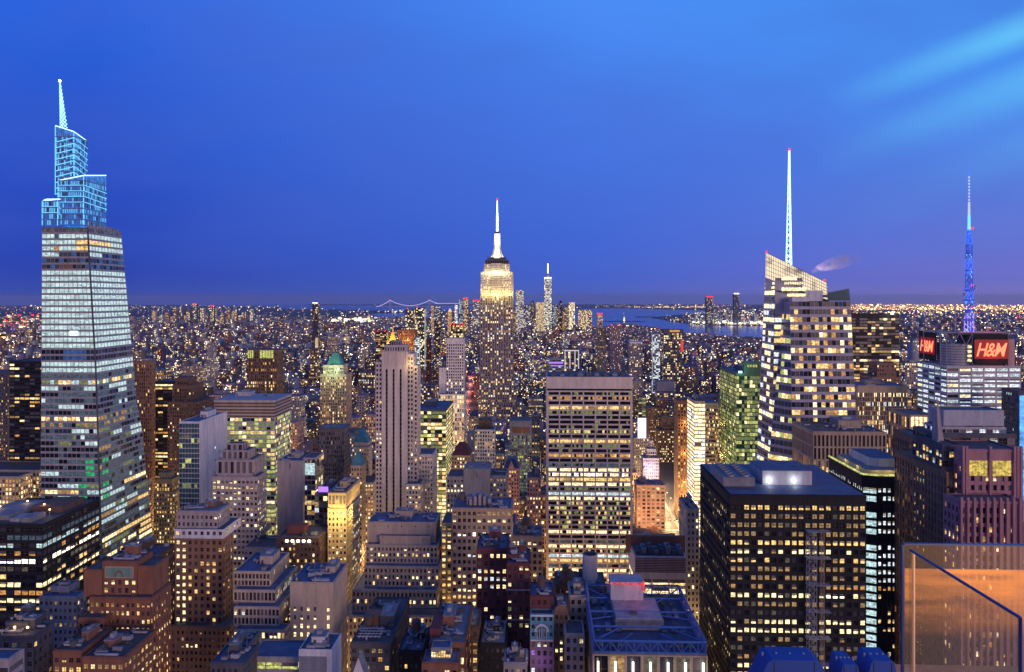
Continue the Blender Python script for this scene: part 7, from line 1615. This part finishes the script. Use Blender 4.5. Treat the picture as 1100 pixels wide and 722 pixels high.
for o in COL.objects:
    if 'label' in o.keys() and o.parent is None: shorten(o)

# ---------------------------------------------------------------- the far city as one mass
class NB:
    def __init__(s): s.v = []; s.f = []; s.m = []; s.n = 0
    def boxes(s, x0, x1, y0, y1, z0, z1, mi):
        n = len(x0); V = np.stack([np.stack(p, 1) for p in ((x0, y0, z0), (x1, y0, z0), (x1, y1, z0), (x0, y1, z0), (x0, y0, z1), (x1, y0, z1), (x1, y1, z1), (x0, y1, z1))], 1).reshape(-1, 3)
        q = np.array([(4, 5, 6, 7), (0, 1, 5, 4), (1, 2, 6, 5), (2, 3, 7, 6), (3, 0, 4, 7)]); Fc = (np.arange(n)[:, None, None] * 8 + q[None]).reshape(-1, 4) + s.n
        s.v.append(V); s.f.append(Fc); mm = np.repeat(mi, 5).reshape(-1, 5).copy(); s.m.append(mm.reshape(-1)); s.n += n * 8
    def quads(s, P, mi):
        n = len(P); s.v.append(P.reshape(-1, 3)); s.f.append(np.arange(n * 4).reshape(-1, 4) + s.n); s.m.append(mi); s.n += n * 4
    def build(s, name, mats, **k):
        V = np.concatenate(s.v).astype(np.float32); Fc = np.concatenate(s.f).astype(np.int32); m = np.concatenate(s.m).astype(np.int32)
        me = bpy.data.meshes.new(name); me.vertices.add(len(V)); me.vertices.foreach_set('co', V.ravel()); me.loops.add(Fc.size); me.loops.foreach_set('vertex_index', Fc.ravel())
        me.polygons.add(len(Fc)); me.polygons.foreach_set('loop_start', np.arange(0, Fc.size, 4, dtype=np.int32)); me.polygons.foreach_set('loop_total', np.full(len(Fc), 4, dtype=np.int32))
        for q in mats: me.materials.append(MATS[q])
        me.polygons.foreach_set('material_index', m); me.update(); me.validate()
        o = bpy.data.objects.new(name, me); COL.objects.link(o); tag(o, **k); return o
rs = np.random.RandomState(4)
WM = ['wall_purple', 'wall_brown', 'wall_grey', 'wall_darkgrey', 'wall_darkgrey', 'wall_redbrown', 'wall_blueslate', 'wall_umber', 'wall_tan', 'wall_darkred']
LM = ['warm', 'cream', 'white', 'warmdim', 'amber', 'bright', 'cool', 'lamp_warm', 'lamp_white', 'lamp_red', 'led_purple']
LPROB = np.array([.22, .22, .11, .10, .13, .10, .04, .03, .02, .006, .006]); LPROB /= LPROB.sum()
nb = NB()
if rest:
    A = np.array([r[1:] for r in rest]); n = len(A)
    nb.boxes(A[:, 1], A[:, 2], A[:, 0], A[:, 0] + A[:, 3], np.zeros(n), A[:, 4], rs.randint(0, len(WM), n))
far = []
Yr = 3300.0
def occ_far(X, Y, h):
    px, py = proj(X, Y, h)
    lim = 0
    return px, py
bx = [[], [], [], [], [], []]
def addb(x0, x1, y0, y1, z0, z1):
    for l, v_ in zip(bx, (x0, x1, y0, y1, z0, z1)): l.append(v_)
Yr = 3300.0
while Yr < 9500:
    step = 42 if Yr < 5000 else 60 if Yr < 7000 else 110
    x = -Yr * .80; xe = Yr * .80
    while x < xe:
        w_ = rs.uniform(14, 44) * (1 if Yr < 5000 else 1.5); px, py = proj(x, Yr, 0)
        if not is_water(x, Yr) and not is_water(x, Yr + 40):
            h = rs.choice([9, 14, 18, 24, 30, 42, 60], p=[.2, .22, .2, .16, .12, .07, .03]) * rs.uniform(.8, 1.2)
            if 560 < px < 650 and 4300 < Yr < 5600: h *= 1.5
            if 160 < px < 290 and Yr > 6000: h *= 1.3
            if Yr > 5600: h *= .8
            if 630 < px < 850: h = min(h, 22 if Yr < 5200 else 14)
            z = drop(x, Yr); bad, lim = blocked(x, x + w_, Yr, h + z)
            addb(x, x + w_, Yr, Yr + step * rs.uniform(.5, .8), z - 3, z + h)
        x += w_ + rs.choice([2, 4, 18])
    Yr += step
bxa = [np.array(v_) for v_ in bx]; nb.boxes(*bxa, rs.randint(0, len(WM), len(bxa[0])))
# lit rooms on their northern faces
allb = [np.concatenate([bxa[0], A[:, 1]]) if rest else bxa[0], np.concatenate([bxa[1], A[:, 2]]) if rest else bxa[1], np.concatenate([bxa[2], A[:, 0]]) if rest else bxa[2], np.concatenate([bxa[4], np.zeros(len(A))]) if rest else bxa[4], np.concatenate([bxa[5], A[:, 4]]) if rest else bxa[5]]
P = []; mi = []
cell_ = np.maximum(1.9, allb[2] / F * .8); cnt = np.clip((allb[1] - allb[0]) * (allb[4] - allb[3]) / cell_ ** 2 * rs.choice([.05, .12, .2, .3], len(cell_)) , 2, 90).astype(int)
if 1:
    X0, X1, Y0, Z0, Z1 = [np.repeat(v_, cnt) for v_ in allb]; n = len(X0); D = Y0
    s_ = np.clip(D / F * rs.uniform(.4, 1.0, n), 1.1, 9); hh = np.minimum(s_ * rs.uniform(.5, 1, n), (Z1 - Z0) * .3); ww = np.minimum(s_, (X1 - X0) * .4)
    cx_ = X0 + ww + (X1 - X0 - 2 * ww) * rs.rand(n); cz = Z0 + hh + (Z1 - Z0 - 2 * hh) * (1 - rs.rand(n) ** 1.3 * .9); y = Y0 - .4 - D * .00003
    P.append(np.stack([np.stack([cx_ - ww / 2, y, cz - hh / 2], 1), np.stack([cx_ + ww / 2, y, cz - hh / 2], 1), np.stack([cx_ + ww / 2, y, cz + hh / 2], 1), np.stack([cx_ - ww / 2, y, cz + hh / 2], 1)], 1)); mi.append(rs.choice(len(LM), n, p=LPROB) + len(WM))
nb.quads(np.concatenate(P), np.concatenate(mi))
nb.build('distant_city', WM + LM, label='the mass of distant city blocks with thousands of lit windows reaching to the bay', cat='city', kind='stuff')
# street and shore lights out to the horizon
def lights(n, px_rng, py_rng, size, pal):
    out_ = []
    px = rs.uniform(*px_rng, n); t = rs.rand(n); py = py_rng[0] + (py_rng[1] - py_rng[0]) * t
    for a, c_ in zip(px, py):
        D = ground_d(max(c_, 326.9)); u = (a - CX) / F; X = D * (-SN + u * CS); Y = D * (CS + u * SN)
        if is_water(X, Y): continue
        out_.append((X, Y, drop(X, Y), D * size * rs.uniform(.4, 1.3) / F, rs.choice(len(pal))))
    return out_
LS = ['warm', 'cream', 'lamp_warm', 'amber', 'bright', 'white', 'lamp_red', 'led_purple', 'lamp_white']
nl = NB()
def addl(L, pal):
    if not L: return
    a = np.array([l[:4] for l in L]); mi = np.array([LS.index(pal[l[4]]) for l in L]); h = a[:, 3] / 2; z = a[:, 2] + 12 + h
    nl.boxes(a[:, 0] - h, a[:, 0] + h, a[:, 1] - h, a[:, 1] + h, z - h, z + h, mi)
p1 = ['warm', 'cream', 'warm', 'amber', 'cream', 'white', 'warm', 'bright', 'lamp_warm', 'amber', 'warm', 'cream'] * 2 + ['lamp_red']; p2 = ['amber', 'lamp_warm', 'warm', 'amber', 'lamp_warm', 'cream', 'warm', 'amber', 'warm'] * 2 + ['lamp_red']
for args, pal in (((1700, (-20, 1120), (329, 346), .6), p1), ((2600, (-20, 1120), (345, 372), .65), p1), ((1500, (-20, 1120), (370, 420), .8), p1), ((260, (-20, 620), (328, 333), .6), p1),
        ((1500, (905, 1120), (327.0, 333.5), .75), p2), ((420, (905, 1120), (331, 338), .7), p2), ((520, (905, 1120), (336, 352), .75), p1 + ['lamp_red', 'lamp_red', 'led_purple']), ((170, (640, 830), (327.2, 330.8), .6), p2), ((110, (672, 757), (330.2, 331.4), .9), ['warm', 'amber', 'cream']),
        ((420, (738, 830), (333, 350), .8), ['cream', 'bright', 'warm', 'amber', 'white']), ((160, (735, 822), (347.5, 350), 1.7), ['cream', 'bright', 'white']), ((60, (350, 404), (344, 348), 2.4), ['bright', 'white', 'cream']), ((26, (239, 262), (344, 349), 2.4), ['bright', 'cream', 'white']),
        ((160, (0, 45), (352, 358), 1.6), ['led_purple', 'lamp_warm', 'cream']), ((150, (0, 45), (361, 368), 1.7), ['lamp_warm', 'amber', 'cream']), ((120, (0, 45), (340, 352), 1.5), ['lamp_red', 'warm', 'cream']), ((70, (160, 235), (353, 356), 1.5), ['lamp_warm', 'amber']), ((260, (380, 520), (334, 350), 1.0), p1)):
    addl(lights(*args, pal), pal)
nl.build('city_lights', LS, label='thousands of street, park and harbour lights scattered out to the horizon', cat='lights', kind='stuff')

# ---------------------------------------------------------------- avenue life: cars, street lamps
def car_proto():
    r = empty('car', (0, 0, 0), 'small car with lit headlamps in the traffic on an avenue below', 'car', 'cars in the avenue traffic')
    b = MB(); secs = [(-2.2, .5, .85), (-2.1, .35, .95), (2.1, .35, .9), (2.25, .45, .7)]
    for (y0, a, c_), (y1, d_, e) in zip(secs, secs[1:]):
        for s_ in (-1, 1): b.face([(s_ * .9, y0, a), (s_ * .9, y1, d_), (s_ * .9, y1, e), (s_ * .9, y0, c_)], 'carpaint')
        b.face([(-.9, y0, c_), (.9, y0, c_), (.9, y1, e), (-.9, y1, e)], 'carpaint')
    b.face([(-.9, -2.2, .5), (.9, -2.2, .5), (.9, -2.2, .85), (-.9, -2.2, .85)], 'carpaint'); b.face([(-.9, 2.25, .45), (-.9, 2.25, .7), (.9, 2.25, .7), (.9, 2.25, .45)], 'carpaint'); b.build('body', r)
    b = MB(); b.pyramid(-.82, .82, -1.5, 1.1, .9, 1.45, 'dark', .72); b.build('cabin', r)
    for x in (-.8, .8):
        for y in (-1.35, 1.35):
            b = MB(); n = 10; b.v = [(x + t * .11, y + .33 * math.cos(2 * math.pi * i / n), .33 + .33 * math.sin(2 * math.pi * i / n)) for t in (-1, 1) for i in range(n)]; b.f = [(i, (i + 1) % n, n + (i + 1) % n, n + i) for i in range(n)] + [tuple(range(n)), tuple(range(n, 2 * n))]; b.m = [b.mi('roof_dark')] * (n + 2); b.build('wheel', r)
        b = MB(); b.box(x - .25, x + .15, -2.32, -2.18, .55, .8, 'lamp_white'); b.build('headlamp', r); b = MB(); b.box(x - .2, x + .2, 2.2, 2.32, .55, .8, 'lamp_red'); b.build('tail_lamp', r)
    return r
m, nt, b = newmat('carpaint'); b.inputs['Base Color'].default_value = (.3, .28, .1, 1); b.inputs['Roughness'].default_value = .25
def copy_tree(o):
    c = o.copy(); COL.objects.link(c)
    for ch in o.children:
        d = ch.copy(); COL.objects.link(d); d.parent = c
    return c
proto = car_proto(); spots = []
for k in range(34): t = rg.random(); spots.append((xat(717, 830) + 3 + rg.random() * 17, 832 + 240 * t, rg.choice((0, math.pi))))
for k in range(60): t = rg.random(); a, c_ = ROAD2[0], ROAD2[1]; q = [(a, c_), (ROAD2[1], ROAD2[2])][t > .55]; u = rg.random(); spots.append((q[0][0] + (q[1][0] - q[0][0]) * u + rg.uniform(-6, 6), q[0][1] + (q[1][1] - q[0][1]) * u, math.pi if rg.random() < .8 else 0))
for k, (x, y, a) in enumerate(spots):
    o = proto if k == 0 else copy_tree(proto); o.location = (x, y, .13); o.rotation_euler = (0, 0, a)
def lamp_proto():
    r = empty('street_lamp', (0, 0, 0), 'tall street lamp glowing over the avenue', 'street lamp', 'street lamps along the avenues')
    b = MB(); b.cyl(0, 0, 0, 9, .12, 'metal', .08, 6); b.bar((0, 0, 9), (1.8, 0, 9.4), .07, 'metal', 5); b.build('pole', r); b = MB(); b.box(1.3, 2.5, -.45, .45, 9.2, 9.6, 'lamp_warm'); b.build('lamp_head', r); return r
lp = lamp_proto(); first = True
pts = [(xat(716, 830) + s_, y) for y in range(834, 1120, 26) for s_ in (1, 22)] + [(a + (c_ - a) * u + s_ * 10, y0 + (y1 - y0) * u) for (a, y0), (c_, y1) in zip(ROAD2, ROAD2[1:]) for u in (.1, .3, .5, .7, .9) for s_ in (-1, 1)]
for x, y in pts:
    o = lp if first else copy_tree(lp); first = False; o.location = (x, y, .12)

# light from street lamps, floodlights and roof lamps, plus some added unseen lights
def point(x, y, z, e, c, r=.6):
    l = bpy.data.lights.new('lamp', 'POINT'); l.energy = e; l.color = c; l.shadow_soft_size = r; l.use_shadow = True; o = bpy.data.objects.new('lamp', l); COL.objects.link(o); o.location = (x, y, z)
rl0 = random.Random(9)
for q in CROWNS: point(*q[:3], q[3], q[4], 2)
for px, Y, z_, e in ((436, 419, 50, 5000), (462, 419, 50, 5000), (480, 452, 60, 5000), (478, 448, 30, 6000), (318, 360, 70, 6000), (316, 350, 45, 5000), (254, 392, 60, 2500), (290, 320, 70, 1500), (440, 330, 75, 2500), (186, 345, 60, 3000), (583, 466, 50, 4000), (745, 462, 60, 4000), (676, 430, 70, 3500), (400, 470, 60, 8000), (382, 560, 60, 10000), (395, 600, 50, 12000), (455, 640, 40, 12000), (330, 500, 40, 4000), (985, 370, 70, 4000), (505, 540, 60, 5000), (540, 620, 40, 7000), (470, 560, 40, 7000)):  # unseen warm lights added in mid-air to warm the nearby facades
    point(xat(px, Y), Y - 1, z_, e, (1, .58, .22), .8)
for q in LAMPS: point(*q[:3], q[3], q[4], .5)
for y in (845, 870, 900, 930, 960, 1000, 1040): point(xat(727, 830) + rl0.uniform(-8, 8), y, 12, 24000, (1, .66, .3), 2)
for t in (.05, .2, .4, .6, .8):
    for (a, y0), (c_, y1), cc in ((ROAD2[0], ROAD2[1], (1, .5, .2)), (ROAD2[1], ROAD2[2], (1, .25, .12))): point(a + (c_ - a) * t, y0 + (y1 - y0) * t, 15, 60000, cc, 2)
rl = random.Random(77)
for Y in range(480, 1300, 79):
    for X in AV:
        px, py = proj(X, Y, 12)
        if -30 < px < 1130: point(X + rl.uniform(-3, 3), Y - 6, 14, 32000, rl.choice(((1, .62, .25), (1, .7, .38), (1, .55, .2))), 1)
for Y in range(417, 1050, 78):
    for X in np.arange(-700, 700, 62):
        px, py = proj(X, Y - 4, 12)
        if -20 < px < 1120: point(X + rl.uniform(-15, 15), Y - 4, 18, 38000 if Y < 700 else 52000, rl.choice(((1, .62, .25), (1, .68, .34), (1, .5, .18))), 1)

# ---------------------------------------------------------------- evening air
import os
if 1:
    m = bpy.data.materials.new('haze'); m.use_nodes = True; nt = m.node_tree; nt.nodes.clear(); o_ = N(nt, 'ShaderNodeOutputMaterial'); pv = N(nt, 'ShaderNodeVolumePrincipled'); pv.inputs['Color'].default_value = (.86, .84, .95, 1); pv.inputs['Density'].default_value = 1.7e-5; pv.inputs['Anisotropy'].default_value = .2
    nt.links.new(pv.outputs[0], o_.inputs['Volume']); b = MB(); b.mats.append(m); b.box(-72000, 72000, -72000, 72000, -380, 430, m); o = b.build('haze'); o['kind'] = 'stuff'

# ---------------------------------------------------------------- the viewing deck's own edge
m, nt, b = newmat('deck_glass'); b.inputs['Base Color'].default_value = (.62, .5, .2, 1); b.inputs['Roughness'].default_value = .15; b.inputs['Alpha'].default_value = .2  # golden veil of reflected interior light put into the tint
m, nt, b = newmat('deck_glass_grey'); b.inputs['Base Color'].default_value = (.5, .42, .34, 1); b.inputs['Roughness'].default_value = .12; b.inputs['Alpha'].default_value = .07
m, nt, b = newmat('painted_orange_glow'); b.inputs['Base Color'].default_value = (.9, .44, .12, 1); b.inputs['Roughness'].default_value = .25  # reflected orange glow painted as a colour, its opacity fading downward
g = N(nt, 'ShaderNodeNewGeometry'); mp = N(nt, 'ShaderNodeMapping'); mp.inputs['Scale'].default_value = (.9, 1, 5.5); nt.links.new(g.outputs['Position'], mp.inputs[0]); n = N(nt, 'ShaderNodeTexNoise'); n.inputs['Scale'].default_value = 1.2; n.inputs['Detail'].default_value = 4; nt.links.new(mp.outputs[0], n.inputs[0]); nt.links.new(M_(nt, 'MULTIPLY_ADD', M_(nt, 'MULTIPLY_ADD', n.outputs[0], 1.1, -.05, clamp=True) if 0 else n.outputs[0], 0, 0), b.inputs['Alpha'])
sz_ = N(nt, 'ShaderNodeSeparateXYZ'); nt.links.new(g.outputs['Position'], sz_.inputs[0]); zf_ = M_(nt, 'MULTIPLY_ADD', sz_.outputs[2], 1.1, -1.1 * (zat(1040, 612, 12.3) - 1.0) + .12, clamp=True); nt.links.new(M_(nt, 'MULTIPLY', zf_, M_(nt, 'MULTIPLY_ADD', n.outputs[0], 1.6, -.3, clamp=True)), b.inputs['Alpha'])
m, nt, b = newmat('rail_blue'); b.inputs['Base Color'].default_value = (.03, .06, .22, 1); b.inputs['Roughness'].default_value = .4; b.inputs['Metallic'].default_value = .3
m, nt, b = newmat('rail_pale'); b.inputs['Base Color'].default_value = (.8, .55, .35, 1); b.inputs['Roughness'].default_value = .4
wallmat('wall_deckstone', (.62, .26, .10), .7, .3, False, 1.2); roofmat('hood_blue', (.04, .11, .42))
Yd = 12.0; zT = zat(1000, 585.5, Yd)
def P2(px, py, Y): return (xat(px, Y), Y, zat(px, py, Y))
gp = empty('glass_parapet', (xat(1040, Yd), Yd, zT - 2), 'tinted glass safety parapet of the viewing deck glowing orange, lower right corner', 'parapet')
xl, xr = xat(971, Yd), xat(1180, Yd)
s_ = MB(); s_.box(xl, xr, Yd, Yd + .03, zT - 2.4, zT, 'deck_glass_grey'); s_.build('front_glass', gp); s_ = MB(); s_.box(xl - .02, xr, Yd - .015, Yd + .045, zT, zT + .02, 'rail_blue'); s_.box(xl - .03, xl, Yd - .015, Yd + .045, zT - 2.4, zT + .02, 'rail_blue'); s_.build('top_rail', gp)
# side pane running towards the viewer, its upper rail falling to the lower right in view
a = Vector(P2(978, 591, 11.4)); yn = 11.4 * (591 - HZ) / (662 - HZ); c_ = Vector((xat(1096, yn), yn, a.z))
s_ = MB(); t = .02; d = (c_ - a).normalized(); n_ = Vector((-d.y, d.x, 0)) * t
def pane(b, p, q, h, mt):
    v = [p + n_, q + n_, q + n_ - Vector((0, 0, h)), p + n_ - Vector((0, 0, h))]; w_ = [x - 2 * n_ for x in v]
    b.face(v, mt); b.face(w_[::-1], mt)
    for i in range(4): j = (i + 1) % 4; b.face([v[i], w_[i], w_[j], v[j]], mt)
pane(s_, a, c_, 2.2, 'deck_glass'); s_.build('side_glass', gp); s_ = MB(); s_.bar(a, c_, .02, 'rail_blue', 6); s_.bar(c_, c_ - Vector((0, 0, 2.2)), .02, 'rail_blue', 6); s_.build('side_rail', gp)
s_ = MB(); p = a + Vector((.02, -.05, -.02)); s_.bar(p, p - Vector((0, 0, 2.3)), .022, 'rail_pale', 6); s_.build('corner_post', gp)
ds = MB(); zw = zat(1040, 612, 12.3); ds.box(xat(972, 12.3), xat(1200, 12.3), 12.3, 12.33, zw - 2.6, zw, 'painted_orange_glow'); ds.build('orange_glow_pane', gp)  # added pane that carries the painted orange reflection
db = MB(); db.box(xat(960, 15) - .2, 14, 6, 15.3, zw - 4, zw - 3, 'wall_deckstone'); o = db.build('deck_floor'); o['kind'] = 'structure'
la = bpy.data.lights.new('deck_lamp', 'AREA'); la.energy = 130; la.size = .8; la.color = (1, .56, .2); lo = bpy.data.objects.new('deck_lamp', la); COL.objects.link(lo); lo.location = (xat(1110, 11), 9.5, zw + 1.0); lo.rotation_euler = (R(75), 0, R(-5))
# blue machine hoods on the ledge just below
def hood(px0, px1, pyt, Y, label, legs=1.2):
    x0, x1 = xat(px0, Y), xat(px1, Y); zt = zat((px0 + px1) / 2, pyt, Y); r = empty('machine_hood', ((x0 + x1) / 2, Y + .4, zt - 2.2), label, 'machine hood'); s_ = MB(); w_ = x1 - x0; c = w_ * .16
    prof = [(x0, zt - .5), (x0, zt - .32), (x0 + c, zt - .03), (x0 + c * 1.4, zt), (x1 - c * 1.4, zt), (x1 - c, zt - .03), (x1, zt - .32), (x1, zt - .5)]; y0, y1 = Y, Y + .35
    s_.face([(x, y0, z) for x, z in prof], 'hood_blue'); s_.face([(x, y1, z) for x, z in reversed(prof)], 'hood_blue')
    for i in range(len(prof)): j = (i + 1) % len(prof); s_.face([(prof[i][0], y0, prof[i][1]), (prof[i][0], y1, prof[i][1]), (prof[j][0], y1, prof[j][1]), (prof[j][0], y0, prof[j][1])], 'hood_blue')
    s_.build('hood', r); s_ = MB()
    for k in range(5): s_.cyl(x0 + w_ * (.14 + .18 * k), Y + .17, zt - .01 if .3 < .14 + .18 * k < .7 else zt - .03, zt + .012, .014, 'metal', n=8)
    s_.bar((x0 + c * 1.5, Y - .004, zt - .02), (x0 + c * 1.5, Y - .004, zt - .5), .006, 'roof_dark', 4); s_.bar((x1 - c * 1.5, Y - .004, zt - .02), (x1 - c * 1.5, Y - .004, zt - .5), .006, 'roof_dark', 4)
    s_.build('fixings', r); s_ = MB()
    for x in (x0 + .12, x1 - .12):
        for y in (y0 + .1, y1 - .1): s_.bar((x, y, zt - .45), (x, y, zt - 2.2), .04, 'metal', 6)
    s_.build('leg', r)
hood(812, 895, 709.5, 9.0, 'wide blue painted machine hood poking up at the bottom edge, right of centre'); hood(901, 926, 714, 9.0, 'small blue painted machine hood between two larger ones at the bottom edge'); hood(930, 967, 710, 9.0, 'blue painted machine hood nearest the glass parapet at the bottom edge')
zl = zat(855, 708.5, 9.0) - 2.2; lb = MB(); lb.box(1, 14, 7, 10.6, zl - .6, zl, 'wall_concrete'); o = lb.build('roof_ledge'); o['kind'] = 'structure'
# aircraft-lamp-free: nothing else in the sky
print('objects', len(bpy.data.objects))
